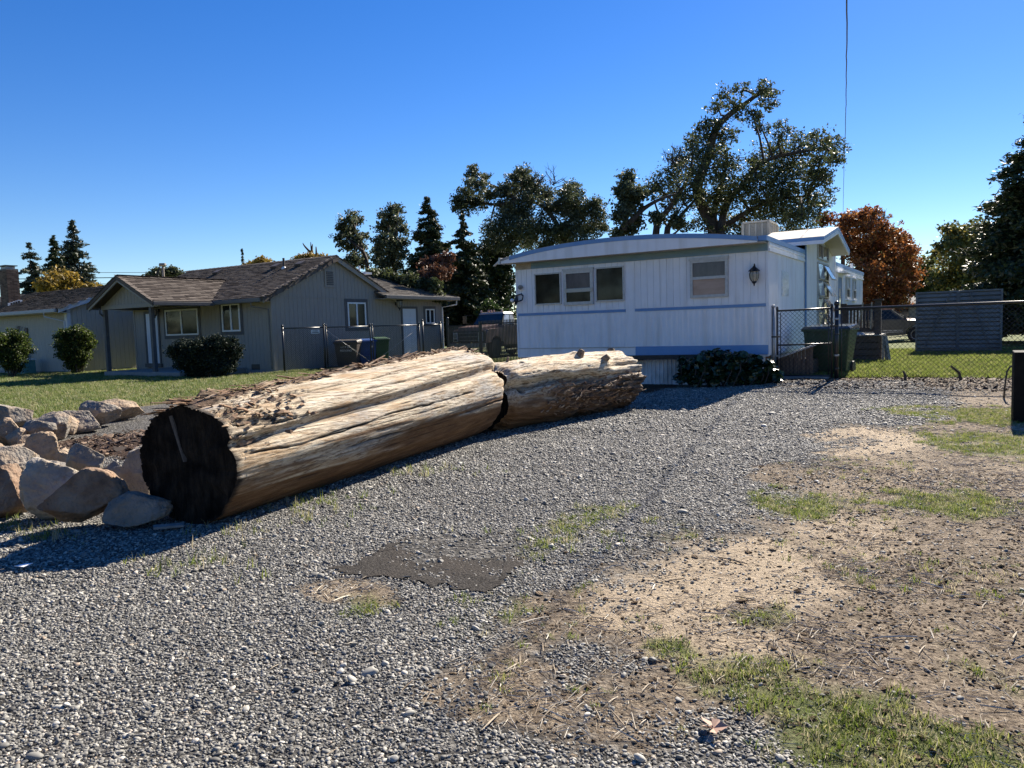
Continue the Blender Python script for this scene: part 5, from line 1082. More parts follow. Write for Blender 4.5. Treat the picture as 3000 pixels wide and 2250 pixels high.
# porch
ps = MB().box(PY(305, 1085, 15.42)[0], -22.9, 15.42, YH, 0, .2).build('porch_slab', CON, TH_, bevel=.01)
PO = MB()
for px, py in ((313, 1083), (449, 1083)):
    x = PY(px, 990, 15.68)[0]; MB().box(x - .065, x + .065, 15.62, 15.75, .2, 2.52).build('porch_post', TRM, TH_)
MB().box(PXc - hw + .2, PXc + hw - .15, 15.58, 15.79, 2.50, 2.64).build('porch_beam', GRY, TH_)
Mp = FR(15.64); pg = wp(MB(), Mp, [(PXc - hw + .25, 2.62), (PXc + hw - .1, 2.62), (PXc, PZ - .12)], -.04, 0).build('porch_gable', GRY, TH_)
planks(pg, Mp, PXc - hw + .25, PXc + hw - .1, .205, lambda x: 2.63, lambda x: PZ - .14 - (PZ - ZPE) * abs(x - PXc) / hw, GRY, gap=.012, th=.012)
MB().box(PXc - hw + .3, PXc + hw - .2, 15.66, YH, 2.645, 2.66).build('porch_ceiling', GRY, TH_)
for sg in (-1, 1):
    xe = PXc + sg * hw
    poly = [(xe, YPF, ZPE), (PXc, YPF, PZ), (PXc, YI, PZ), (xe, YE + .05, ZPE)]
    rp = MB().prism(poly, (0, 0, -.07)).build('porch_roof', SHD, TH_)
    V_ = np.array([-sg * hw, 0, PZ - ZPE]); lv = np.linalg.norm(V_); V_ /= lv
    shingle_field(rp, (xe, YPF - .04, ZPE), (0, 1, 0), V_, YI - YPF + .1, lv, lambda c: c[1] < YE + .02 + (c[2] - ZE_) / SL, SHD, 90 if sg > 0 else 0, lambda c: c[1], seed=8 + sg)
    MB().prism([(xe + sg * .05, YPF - .03, ZPE + .015), (PXc, YPF - .03, PZ + .03), (PXc, YPF - .03, PZ - .12), (xe + sg * .05, YPF - .03, ZPE - .14)], (0, .035, 0)).build('porch_rake', SHD, TH_)
    MB().prism([(xe, YPF - .0, ZPE - .10), (PXc, YPF, PZ - .10), (PXc, YPF, PZ - .20), (xe, YPF, ZPE - .2)], (0, .05, 0)).build('barge_board', GRY, TH_)
    for k in range(7):
        x0 = xe - sg * hw * k / 7; x1 = xe - sg * hw * (k + 1.1) / 7; f0 = abs(x0 - PXc) / hw; f1 = abs(x1 - PXc) / hw
        MB().prism([(x0, YPF - .05, PZ - (PZ - ZPE) * f0 + .03), (x1, YPF - .05, PZ - (PZ - ZPE) * f1 + .012), (x1, YPF + .1, PZ - (PZ - ZPE) * f1 + .012), (x0, YPF + .1, PZ - (PZ - ZPE) * f0 + .03)], (0, 0, .025)).build('rake_shingle', SHD, rp)
for k in range(15):
    y = YPF + .3 * k; MB().prism([(PXc - .15, y, PZ - .02), (PXc, y, PZ + .05), (PXc + .15, y, PZ - .02), (PXc, y, PZ + .02)], (0, .33, -.014)).build('ridge_cap', SHD, TH_)
MB().box(ER[0] - .01, ER[0] + .10, YPF + .02, YE - .1, ZPE - .14, ZPE - .01).build('gutter', TRM, TH_, bevel=.015); MB().box(EL[0] - .1, EL[0] + .01, YPF + .02, YE, ZPE - .14, ZPE - .01).build('gutter', TRM, TH_, bevel=.015)
x = PY(313, 990, 15.68)[0]; downspout(TH_, [(EL[0] + .35, 15.45, ZPE - .1), (EL[0] + .35, 15.45, ZPE - .28), (x - .1, 15.68, ZPE - .42), (x - .1, 15.68, .22)], TRM)

# ================================================================== TAN HOUSE
TAN = mat('tan_siding', (.40, .36, .30), (.46, .42, .355), scale=4, rough=.8, bump=.002, stretch=(4, 4, .6))
TGT = mat('tan_gutter', (.33, .34, .35), (.42, .43, .44), scale=5, rough=.5)
BRK = randmat('chimney_brick', [(0, (.10, .06, .04)), (.5, (.17, .105, .07)), (1, (.25, .165, .11))], rough=.9, bump=.004, bscale=20)
MOR = mat('mortar', (.15, .13, .11), (.22, .2, .17), scale=20, rough=.95)
SHT = shinglemat('grey_brown_shingle', [(0, (.065, .055, .048)), (.5, (.095, .082, .072)), (1, (.125, .11, .098))])
tc_ = G(209, 1094); TX, TY = float(tc_[0]), float(tc_[1]); TYR, TZR, TZE, TYE = 19.7, 3.88, 2.74, TY - .5
tsl = (TZR - TZE) / (TYR - TYE); TT = thing('tan_house', (TX - 4, TY + 3, 0), 'low tan house with brick chimney and white corner trim', 'house')
MB().box(TX - 16, TX - .03, TY + .03, 23.4, 0, 2.7).build('core_wall', TAN, TT)
a = wb(MB(), FR(TY), TX - 16, TX, .1, 2.72, -.05, 0).build('front_wall', TAN, TT); planks(a, FR(TY), TX - 7.5, TX, .2, lambda x: .1, lambda x: 2.72, TAN, gap=.012)
a = wp(MB(), SD(TX), [(TY, .1), (23.4, .1), (23.4, 2.6), (TYR, TZR - .12), (TY, 2.72)], -.05, 0).build('side_wall', TAN, TT); planks(a, SD(TX), TY, 23.4, .2, lambda y: .1, lambda y: TZR - .14 - tsl * abs(y - TYR), TAN, gap=.012)
MB().box(TX - 16, TX + .02, TY - .03, 23.4, -.1, .1).build('foundation', CON, TT)
WT2 = mat('white_trim_paint', (.55, .57, .6), (.62, .64, .67), rough=.5)
wb(MB(), FR(TY), TX - .14, TX + .03, .1, 2.7, 0, .04).build('corner_board', WT2, TT); wb(MB(), SD(TX), TY - .03, TY + .12, .1, 2.7, 0, .04).build('corner_board', WT2, TT)
rf = MB().prism([(TX + .3, TYE, TZE), (TX + .3, TYR, TZR), (TX + .3, TYR, TZR - .08), (TX + .3, TYE, TZE - .08)], (-16.5, 0, 0)).build('roof', SHT, TT)
MB().prism([(TX + .3, 23.2, TZE), (TX + .3, TYR, TZR), (TX + .3, TYR, TZR - .08), (TX + .3, 23.2, TZE - .08)], (-16.5, 0, 0)).build('roof', SHT, TT)
V_ = np.array([0, TYR - TYE, TZR - TZE]); lv = np.linalg.norm(V_); V_ /= lv
shingle_field(rf, (TX - 9, TYE - .02, TZE), (1, 0, 0), V_, 9.32, lv, lambda c: c[0] < TX + .3, SHT, 60, lambda c: -c[0] + c[1], seed=12, wd=.34)
MB().prism([(TX + .302, TYE, TZE + .02), (TX + .302, TYR, TZR + .02), (TX + .302, TYR, TZR - .17), (TX + .302, TYE, TZE - .17)], (.03, 0, 0)).build('barge_board', WT2, TT)
MB().box(TX - 16.2, TX + .2, TYE - .11, TYE, TZE - .14, TZE + .0).build('gutter', TGT, TT, bevel=.012); MB().box(TX - 16, TX + .28, TYE, TY, TZE - .17, TZE - .14).build('soffit', TAN, TT)
downspout(TT, [(TX - .75, TYE - .05, TZE - .13), (TX - .75, TYE - .05, TZE - .3), (TX - .14, TY - .06, TZE - .52), (TX - .14, TY - .06, .12)], WT2)
cy0 = 17.45; cxr = PY(20, 820, cy0)[0]; cxl = PY(2, 820, cy0)[0] - .15; cy1 = PX(57, 820, cxr)[1]; czt = PY(20, 786, cy0)[2]
ch = MB().box(cxl + .012, cxr - .012, cy0 + .012, cy1 - .012, 2.6, czt).build('chimney', MOR, TT)
bl, bh = .215, .072; rows = int((czt - 2.95) / bh); bm_ = {}
def brick(l, nx):
    k = (round(l, 2), nx)
    if k not in bm_:
        mb = MB(); hx, hy = (l / 2 - .006, .05) if nx == 'f' else (.05, l / 2 - .006); mb.box(-hx, hx, -hy, hy, -bh / 2 + .005, bh / 2 - .005); me = bpy.data.meshes.new('brick'); me.from_pydata(mb.v, [], mb.f); me.materials.append(BRK); bm_[k] = me
    return bm_[k]
off = wloc(ch)
for r in range(rows):
    z = 2.95 + (r + .5) * bh
    if z < TZE + tsl * (cy0 - TYE) - .1: continue
    for nx, a0, a1 in (('f', cxl, cxr), ('s', cy0, cy1)):
        a = a0 + .001 - (bl / 2 if r % 2 else 0)
        while a < a1 - .02:
            s0, s1 = max(a, a0), min(a + bl, a1); l = round(s1 - s0, 2)
            if l > .03:
                c = ((s0 + s1) / 2, cy0 + .048, z) if nx == 'f' else (cxr - .048, (s0 + s1) / 2, z); link('brick', brick(l, nx), ch, (c[0] - off.x, c[1] - off.y, c[2] - off.z))
            a += bl
MB().box(cxl + .05, cxr - .12, cy0 + .08, cy1 - .1, czt, czt + .11).build('flue', TGT, TT); MB().box(cxl - .05, cxr - .02, cy0 - .02, cy1 - .02, czt + .13, czt + .17).build('chimney_cap', BRN, TT)
f = MB(); 
for k in range(5): y = cy0 + (cy1 - cy0) * (k + .5) / 5; f.box(cxr + .002, cxr + .02, y - .1, y + .1, TZE + tsl * (y - TYE), TZE + tsl * (y - TYE) + .14)
f.build('step_flashing', VIN, TT)
# planks leaning on the tan wall, teal bin beside them
LWD = [mat('board_pale', (.30, .26, .2), (.42, .37, .3), scale=6, rough=.8, stretch=(1, 1, 4)), mat('board_brown', (.12, .09, .07), (.2, .16, .13), scale=6, rough=.8), mat('board_grey', (.2, .19, .17), (.3, .28, .25), scale=6, rough=.8)]
for k in range(5):
    x = PY(52 + k * 7, 960, TY)[0]; tag(MB().beam((x - .05, TY - .5, .0), (x, TY - .04, 2.15 - .03 * k), .02, .19, up=(1, 0, 0)).build('leaning_board', LWD[k % 3]), ['pale', 'brown', 'grey', 'second pale', 'second brown'][k] + ' board leaning on the tan house wall', 'board', 'boards leaning on the tan wall')
p = G(80, 1096); TB = thing('storage_bin', (p[0], p[1], 0), 'teal plastic bin with white rim against the tan house', 'bin'); c = p
MB().prism([(c[0] - .3, c[1] - .25, .0), (c[0] + .28, c[1] - .25, 0), (c[0] + .32, c[1] - .28, .62), (c[0] - .34, c[1] - .28, .62)], (0, .5, 0)).build('bin_body', mat('teal_plastic', (.08, .22, .22), (.12, .3, .29), rough=.4), TB, bevel=.03)
MB().box(c[0] - .36, c[0] + .34, c[1] - .3, c[1] + .25, .60, .66).build('bin_rim', VIN, TB, bevel=.015)
# ================================================================== FENCES
GAL = mat('galvanised_steel', (.28, .29, .29), (.42, .43, .43), scale=12, rough=.45, metal=.7)
BKP = mat('black_coated_steel', (.013, .013, .014), (.028, .028, .03), scale=25, rough=.32, spec=.5)
WIR = mat('black_chain_wire', (.02, .021, .022), (.05, .05, .052), scale=25, rough=.4, metal=.3)
def chain(P0, P1, z0, z1, par, p=.075, r=.0034, zb0=None):
    """diamond mesh between two posts: two families of straight wires"""
    P0, P1 = np.array(P0[:2], float), np.array(P1[:2], float); Lg = np.linalg.norm(P1 - P0); u = (P1 - P0) / Lg; h = z1 - z0; mb = MB(); k = -int(h / p) - 2
    while k * p < Lg + h:
        for sg in (1, -1):
            # a = k p + sg*(z-z0)
            if sg > 0: t0, t1 = max(0, -k * p), min(h, Lg - k * p)
            else: t0, t1 = max(0, k * p - Lg), min(h, k * p)
            if t1 - t0 > .01:
                a0, a1 = k * p + sg * t0, k * p + sg * t1; A = P0 + u * a0; B = P0 + u * a1
                mb.tube([(A[0], A[1], z0 + t0), (B[0], B[1], z0 + t1)], r, 3, cap=False)
        k += 1
    return mb.build('chain_mesh', WIR, par)
def post(par, x, y, z0, z1, r, m, name='post', cap=True):
    mb = MB(); mb.tube([(x, y, z0 - .1), (x, y, z1)], r, 12)
    o = mb.build(name, m, par, smooth=True)
    if cap: MB().lathe((x, y, z1), [(r * 1.2, -.03), (r * 1.25, .0), (r * 1.05, .03), (r * .5, .05)], 12).build('post_cap', m, o, smooth=True)
    return o
def rail(par, a, b, r, m, name='rail'): return MB().tube([a, b], r, 8).build(name, m, par, smooth=True)
# left: from the corner of the gray house across to the iron gate
A = at(829, 1000, 27.75); B = at(1292, 1000, 30.2); A, B = A[:2], B[:2]
def along(px):
    lo, hi = 0., 1.
    for _ in range(40):
        m_ = (lo + hi) / 2; q = A + (B - A) * m_; u = proj(np.array([[q[0], q[1], 1.2]]))[0][0]
        if u < px: lo = m_
        else: hi = m_
    return A + (B - A) * lo
stops = [829, 950, 957, 1085, 1092, 1229, 1239, 1292]; Q = [along(s_) for s_ in stops]; zt = 1.60
LFN = thing('chain_link_fence', (A[0], A[1], 0), 'black chain link fence panel starting at the gray house corner', 'fence')
post(LFN, *Q[0], 0, 1.68, .036, BKP); post(LFN, *Q[1], 0, 1.70, .036, BKP); rail(LFN, (*Q[0], zt), (*Q[1], zt), .022, BKP); chain(Q[0], Q[1], .04, zt, LFN)
SGN = thing('fence_sign', (*(Q[0] + (Q[1] - Q[0]) * .78), 1.45), 'small pale sign wired to the chain link fence by the gray house', 'sign')
q = Q[0] + (Q[1] - Q[0]) * .78; u = (Q[1] - Q[0]) / np.linalg.norm(Q[1] - Q[0]); nrm = np.array([u[1], -u[0]]); 
s0, s1 = q - u * .16 + nrm * .02, q + u * .16 + nrm * .02
MB().prism([(*s0, 1.38), (*s1, 1.38), (*s1, 1.52), (*s0, 1.52)], (nrm[0] * .006, nrm[1] * .006, 0)).build('sign_plate', mat('pale_sign', (.45, .5, .55), (.6, .64, .68), rough=.5), SGN)
def text(s, p, u, size, m, par, name='lettering', nrm=None, ext=.002):
    cu = bpy.data.curves.new(name, 'FONT'); cu.body = s; cu.size = size; cu.extrude = ext; cu.align_x = 'CENTER'; cu.align_y = 'CENTER'
    tmp = bpy.data.objects.new('t', cu); COL.objects.link(tmp); bpy.context.view_layer.update()
    me = bpy.data.meshes.new_from_object(tmp.evaluated_get(bpy.context.evaluated_depsgraph_get())); bpy.data.objects.remove(tmp)
    me.materials.clear(); me.materials.append(m); u = Vector((float(u[0]), float(u[1]), 0)).normalized(); up = Vector((0, 0, 1)); n_ = u.cross(up)
    mt = Matrix((u, up, n_)).transposed().to_4x4(); mt.translation = Vector([float(c) for c in p]) - wloc(par); me.transform(mt); me.name = name
    return link(name, me, par)
INK = mat('dark_ink', (.02, .03, .05), rough=.6)
for zz, wl in ((1.475, .20), (1.42, .24)):
    e0, e1 = q - u * wl / 2 + nrm * .027, q + u * wl / 2 + nrm * .027; MB().prism([(*e0, zz - .012), (*e1, zz - .012), (*e1, zz + .012), (*e0, zz + .012)], (nrm[0] * .002, nrm[1] * .002, 0)).build('printed_line', INK, SGN)
def gate(name, label, i, j, brace, hinge, z1=zt):
    t = thing(name, (*Q[i], 0), label, 'gate')
    for a in (i, j): post(t, *Q[a], .05, z1 + .05, .022, BKP, 'frame_upright')
    rail(t, (*Q[i], z1), (*Q[j], z1), .02, BKP); rail(t, (*Q[i], .12), (*Q[j], .12), .02, BKP); chain(Q[i], Q[j], .1, z1, t)
    rail(t, (*Q[i], 1.5 if brace > 0 else .2), (*Q[j], .2 if brace > 0 else 1.5), .009, GAL, 'brace_rod'); return t
GT1 = gate('drive_gate', 'chain link gate leaf in front of the bins, its brace falling towards the latch', 2, 3, 1, 2); GT2 = gate('drive_gate', 'chain link gate leaf in front of the white side door of the gray house', 4, 5, -1, 5)
mid = (Q[3] + Q[4]) / 2; f = MB(); f.obox((*mid, 1.0), (.1, .06, .06)); f.tube([(mid[0], mid[1] - .03, .3), (mid[0], mid[1] - .03, 1.05)], .01, 6); f.build('latch', BKP, GT1); MB().obox((mid[0] + .06, mid[1] - .06, .82), (.05, .03, .07)).build('padlock', GAL, GT1, bevel=.008)
RFN = thing('chain_link_fence', (*Q[6], 0), 'short chain link fence panel beside the white side door and downspout', 'fence'); post(RFN, *Q[6], 0, 1.76, .036, BKP); post(RFN, *Q[7], 0, 1.66, .03, BKP); rail(RFN, (*Q[6], zt), (*Q[7], zt), .022, BKP); chain(Q[6], Q[7], .04, zt, RFN)
# iron picket gates between the chain link and the mobile home
I0 = at(1313, 1000, 29.3)[:2]; I1 = at(1408, 1000, 27.0)[:2]; I2 = at(1530, 1000, 24.2)[:2]
IF = thing('iron_gate', (*I0, 0), 'black iron picket gate leaf in front of the old truck grille', 'gate'); IG = thing('iron_gate', (*I1, 0), 'taller black iron picket gate leaf running to the mobile home', 'gate')
def pickets(t, P, Q_, zr_, zt_, pitch=.105):
    n = int(np.linalg.norm(Q_ - P) / pitch)
    for k in range(n + 1):
        c = P + (Q_ - P) * k / n; MB().box(c[0] - .012, c[0] + .012, c[1] - .012, c[1] + .012, .06, zt_).build('picket', BKP, t)
    for z in (.15, zr_): MB().beam((*P, z), (*Q_, z), .03, .035).build('rail', BKP, t)
pickets(IF, I0, I1, 1.52, 1.50); pickets(IG, I1 + (I2 - I1) * .012, I2, 1.55, 1.66)
for t, P in ((IF, I0), (IG, I1)): MB().box(P[0] - .04, P[0] + .04, P[1] - .04, P[1] + .04, -.05, 1.78 if t is IF else 1.64).build('post', BKP, t); 
MB().lathe((*I0, 1.80), [(.0, -.05), (.05, -.02), (.06, .02), (.03, .06), (0, .07)], 10).build('post_ball', BKP, IF, smooth=True)
# right: walk gate at the corner of the mobile home and the long fence
FY = 16.25; gzr = .14
hx = PY(2266, 950, MY + .28)[0]; GP = thing('gate_post', (hx, MY + .28, .1), 'galvanised steel gate post standing at the corner of the mobile home', 'post'); 
MB().tube([(hx, MY + .28, 0), (hx, MY + .28, PY(2266, 897, MY + .28)[2])], .033, 12).build('pipe', GAL, GP, smooth=True); MB().lathe((hx, MY + .28, PY(2266, 897, MY + .28)[2]), [(.038, -.03), (.04, 0), (.02, .03)], 12).build('cap', GAL, GP, smooth=True)
for z in (.62, 1.02): MB().obox((hx + .04, MY + .27, z), (.2, .05, .03)).build('hinge_strap', GAL if z < .8 else BKP, GP)
WG = thing('walk_gate', (hx, FY, gzr), 'black chain link walk gate beside the mobile home, dark green bin behind it', 'gate')
gx0, gx1 = PY(2277, 950, FY)[0], PY(2437, 950, FY)[0]; za, zb = PY(2277, 911, FY)[2], PY(2437, 903, FY)[2]
for x_, z_ in ((gx0, za), (gx1, zb)): post(WG, x_, FY, gzr + .13, z_ + .045, .022, BKP, 'frame_upright')
rail(WG, (gx0, FY, za), (gx1, FY, zb), .02, BKP); rail(WG, (gx0, FY, .84), (gx1, FY, .86), .017, BKP); rail(WG, (gx0, FY, .2), (gx1, FY, .2), .016, BKP)
for x_ in (gx0 + .07, gx1 - .06): rail(WG, (x_, FY, .22), (x_, FY, za - .04), .009, BKP, 'tension_bar')
chain((gx0, FY), (gx1, FY), .22, (za + zb) / 2, WG, p=.088, r=.0034)
MB().obox((gx1 + .05, FY - .02, 1.22), (.16, .05, .035)).build('latch', BKP, WG)
RF2 = thing('chain_link_fence', (PY(2451, 1000, FY)[0], FY, gzr), 'long black chain link fence in front of the green side yard', 'fence')
rx0 = PY(2451, 1000, FY)[0]; post(RF2, rx0, FY, gzr, PY(2451, 889, FY)[2], .042, BKP); zr0, zr1 = PY(2460, 905, FY)[2], PY(3000, 884, FY)[2]; rxe = 6.0
for k, z in enumerate((.35, .62, 1.05, 1.36, 1.55)): MB().lathe((rx0, FY, z), [(.048, -.018), (.05, 0), (.048, .018)], 12).build('band_clamp', GAL if k % 2 else BKP, RF2)
rail(RF2, (rx0, FY, zr0), (rxe, FY, zr0 + .02), .026, BKP); rail(RF2, (rx0 + .09, FY, .2), (rx0 + .09, FY, zr0), .010, BKP, 'tension_bar'); chain((rx0 + .09, FY), (rxe, FY), .17, zr0, RF2, p=.088, r=.0034)
for x_ in (1.9, 5.0): post(RF2, x_, FY, gzr, zr0 + .03, .028, BKP)
MB().box(gx0 + .05, gx1 - .05, FY - .12, FY + .08, .06, .185).build('kerb_edge', CON); tag(bpy.data.objects['kerb_edge'], 'concrete sill under the chain link walk gate', 'sill')

# ================================================================== WHEELED BINS
def cart(p, rz, cm, lm, label, grp, h=1.12, w_=.62, txt=None, s=1.):
    t = thing('wheeled_bin', p, label, 'bin', grp); mt = Matrix.Rotation(rz, 4, 'Z')
    def bd(mb, nm, m, par=t, bevel=0., smooth=False):
        mb.v = [tuple(mt @ Vector(v)) for v in mb.v]; mb.v = [(a * s, b * s, c * s) for a, b, c in mb.v]; return mb.build(nm, m, par, local=True, bevel=bevel, smooth=smooth)
    z1 = h - .1; b, tp, d0, d1 = w_ * .40, w_ * .5, .25, .36
    body = bd(MB().add([(-b, -d0, .06), (b, -d0, .06), (b, d0 * .8, .06), (-b, d0 * .8, .06), (-tp, -d1, z1), (tp, -d1, z1), (tp, d1, z1), (-tp, d1, z1)], [(0, 3, 2, 1), (4, 5, 6, 7), (0, 1, 5, 4), (1, 2, 6, 5), (2, 3, 7, 6), (3, 0, 4, 7)]), 'body', cm, bevel=.03)
    bd(MB().box(-tp - .025, tp + .025, -d1 - .025, d1 + .02, z1 - .05, z1), 'rim', cm, body, .012)
    bd(MB().add([(-tp - .04, -d1 - .05, z1), (tp + .04, -d1 - .05, z1), (tp + .04, d1 + .04, z1 + .02), (-tp - .04, d1 + .04, z1 + .02), (-tp + .02, -d1 + .02, z1 + .06), (tp - .02, -d1 + .02, z1 + .06), (tp - .02, d1, z1 + .10), (-tp + .02, d1, z1 + .10)], [(0, 3, 2, 1), (4, 5, 6, 7), (0, 1, 5, 4), (1, 2, 6, 5), (2, 3, 7, 6), (3, 0, 4, 7)]), 'lid', lm, bevel=.015)
    bd(MB().tube([(-tp * .8, d1 + .03, z1 - .05), (-tp * .8, d1 + .12, z1), (tp * .8, d1 + .12, z1), (tp * .8, d1 + .03, z1 - .05)], .016, 8), 'handle', cm, smooth=True)
    for sx in (-1, 1): bd(MB().lathe((sx * (b + .03), d0 * .8, .14), [(.0, -.03), (.14, -.03), (.14, .03), (.0, .03)], 18, 'x'), 'wheel', BLK, smooth=False)
    for k in range(6): x = -tp * .85 + k * tp * .34; bd(MB().box(x - .012, x + .012, -d1 - .045, -d1 - .02, z1 - .16, z1 - .05), 'rim_rib', cm, body)
    bd(MB().box(-b * .5, b * .5, -d1 - .012, -d1 + .03, z1 * .42, z1 * .46), 'grab_bar', cm, body)
    if txt:
        for k, (ln, z) in enumerate(txt):
            cu = bpy.data.curves.new('x', 'FONT'); cu.body = ln; cu.size = .105; cu.align_x = 'CENTER'; cu.extrude = .002; tm = bpy.data.objects.new('t', cu); COL.objects.link(tm); bpy.context.view_layer.update()
            me = bpy.data.meshes.new_from_object(tm.evaluated_get(bpy.context.evaluated_depsgraph_get())); bpy.data.objects.remove(tm); me.materials.clear(); me.materials.append(VIN)
            f_ = z / z1; y = -(d0 + (d1 - d0) * f_) - .004; M_ = mt @ Matrix(((1, 0, 0, 0), (0, 0, -1, y), (0, 1, 0, z), (0, 0, 0, 1))); me.transform(M_); me.name = 'lettering'; link('lettering', me, body)
    return t
CB = mat('brown_bin', (.075, .062, .054), (.095, .08, .07), scale=5, rough=.45); CBL = mat('blue_bin', (.025, .075, .24), (.035, .095, .29), scale=5, rough=.42); CG = mat('green_bin', (.035, .085, .04), (.05, .11, .055), scale=5, rough=.45); CDG = mat('dark_green_bin', (.018, .05, .028), (.03, .075, .042), scale=5, rough=.4)
va = math.atan2(21.0, -20.0) - math.pi / 2
gB = 'bins behind the left gate'
p = at(1022, 1070, 29.3); cart((p[0], p[1], 0), va - .25, CB, CB, 'brown wheeled bin with white lettering against the gray house wall', gB, w_=.9, txt=[('CITY OF', .80), ('REDDING', .66)])
p = at(1076, 1070, 29.9); cart((p[0], p[1], 0), va + .1, CBL, CBL, 'blue wheeled bin between the brown and the green one', gB, w_=.72)
p = at(1118, 1070, 30.0); cart((p[0], p[1], 0), va + .15, CG, CG, 'mid-green wheeled bin at the end of the row of three', gB, w_=.56, h=1.17)
p = PY(2418, 1000, 17.6); cart((p[0] + .08, 17.75, .14), -.12, CDG, mat('dark_lid_gloss', (.05, .055, .052), (.09, .095, .09), rough=.12, spec=.9), 'dark green wheeled bin behind the chain link walk gate', None, w_=.98, h=1.10)

# ================================================================== SIDE YARD
WD1 = mat('brown_weathered_plank', (.10, .065, .045), (.26, .19, .14), scale=5, stretch=(5, 5, .8), rough=.88, bump=.006); WD2 = mat('dark_stained_plank', (.06, .045, .038), (.12, .092, .078), scale=5, stretch=(1, 1, 4), rough=.85, bump=.005)
bx0, bx1 = MX1 + .02, PY(2383, 1010, 16.75)[0]; BXT = thing('lean_to_box', (bx0, 16.8, .1), 'low wooden plank box with sloping pale lid against the mobile home', 'box'); n = 9
zl, zh = .53, .80; MB().box(bx0, bx1 - .02, 16.78, 17.8, .08, .5).build('inside', DKW, BXT)
for k in range(n):
    x0 = bx0 + (bx1 - bx0) * k / n; x1 = bx0 + (bx1 - bx0) * (k + 1) / n - .008; f0 = k / n; z = zl + (zh - zl) * f0
    MB().prism([(x0, 16.76, .06 + .03 * ((k * 7) % 3)), (x1, 16.76, .06), (x1, 16.76, z + (zh - zl) / n), (x0, 16.76, z)], (0, -.022, 0)).build('plank', WD1, BXT)
MB().prism([(bx0, 16.66, zl + .0), (bx1 + .03, 16.66, zh + .0), (bx1 + .03, 16.66, zh + .035), (bx0, 16.66, zl + .035)], (0, 1.0, .04)).build('lid', mat('pale_lid', (.5, .5, .49), (.64, .64, .62), scale=5, rough=.5, dirt=(.4, .4, .38), dscale=3), BXT)
# deck with steps and railing at the far door
dp = G(2572, 1058, .14); DY = float(dp[1]); dx1 = float(dp[0]); DK = thing('wooden_deck', (dx1 - 1, DY, .14), 'dark weathered wooden deck and railing at the side of the mobile home', 'deck')
pw = .16
for px in (2472, 2572):
    x = PY(px, 1000, DY)[0]; zt2 = PY(px, 890 if px < 2500 else 880, DY)[2]; MB().box(x - pw / 2, x + pw / 2, DY - pw / 2, DY + pw / 2, .1, zt2).build('post', WD2, DK)
    if px > 2500: MB().box(x - .13, x + .13, DY - .13, DY + .13, zt2, zt2 + .04).build('post_cap', WD2, DK)
xa, xb = PY(2472, 1000, DY)[0], PY(2572, 1000, DY)[0]; zt2 = PY(2520, 892, DY)[2]; zb2 = PY(2520, 970, DY)[2]
MB().box(xa, xb, DY - .05, DY + .05, zt2 - .16, zt2).build('top_rail', WD2, DK); MB().box(xa, xb, DY - .04, DY + .04, zb2 - .02, zb2 + .1).build('bottom_rail', WD2, DK)
for k in range(9): x = xa + .1 + (xb - xa - .1) * k / 9; MB().box(x - .025, x + .025, DY - .03, DY + .03, zb2 + .1, zt2 - .16).build('baluster', WD2, DK)
for k in range(2): x = xb - .17 - .22 * k; MB().beam((x - .1 * k, DY - .12, zb2 + .05), (x + .02, DY - .1, zt2 + .05), .11, .03).build('spare_slat', LWD[0], DK)
zs0, zs1 = PY(2520, 1062, DY - .4)[2], PY(2520, 985, DY - .4)[2]; x0, x1 = PY(2484, 1000, DY - .4)[0], PY(2582, 1000, DY - .4)[0]; h4 = (zs1 - zs0) / 4
for k in range(4): MB().box(x0 + .03 * k, x1 - .02 * k, DY - .42 + .02 * k, DY - .37 + .02 * k, zs0 + k * h4 + .015, zs0 + (k + 1) * h4 - .012).build('plank', WD2, DK)
MB().box(x0, x1, DY - .46, DY + 1.0, zs1, zs1 + .035).build('deck_top', LWD[2], DK); MB().box(x0, x1, DY - .3, DY + 1.0, .0, zs1).build('deck_frame', DKW, DK)
for k, (a_, b_) in enumerate(((2586, 2588), (2590, 2600), (2593, 2608))):
    p0 = PY(b_, 1058, DY - .5); p1 = PY(a_ + 2, 984, DY - .42); tag(MB().beam((p0[0], DY - .55 - .05 * k, .12), (p1[0], DY - .45, p1[2]), .075, .04).build('leaning_stake', LWD[2]), ['upright', 'slightly tilted', 'most tilted'][k] + ' wooden stake leaning on the end of the deck steps', 'stake', 'stakes leaning on the deck')
p = PY(2510, 975, DY); tag(MB().add([(p[0] - .2, DY - .2, zs1 + .03), (p[0] + .25, DY - .15, zs1 + .03), (p[0] + .2, DY + .15, zs1 + .05), (p[0] - .25, DY + .1, zs1 + .04), (p[0] - .05, DY - .05, zs1 + .15), (p[0] + .12, DY, zs1 + .12)], [(0, 1, 5, 4), (1, 2, 5), (2, 3, 4, 5), (3, 0, 4), (0, 3, 2, 1)]).build('plastic_bag', mat('pale_plastic', (.5, .55, .6), (.7, .74, .78), rough=.3)), 'crumpled pale plastic bag lying on the deck', 'bag')
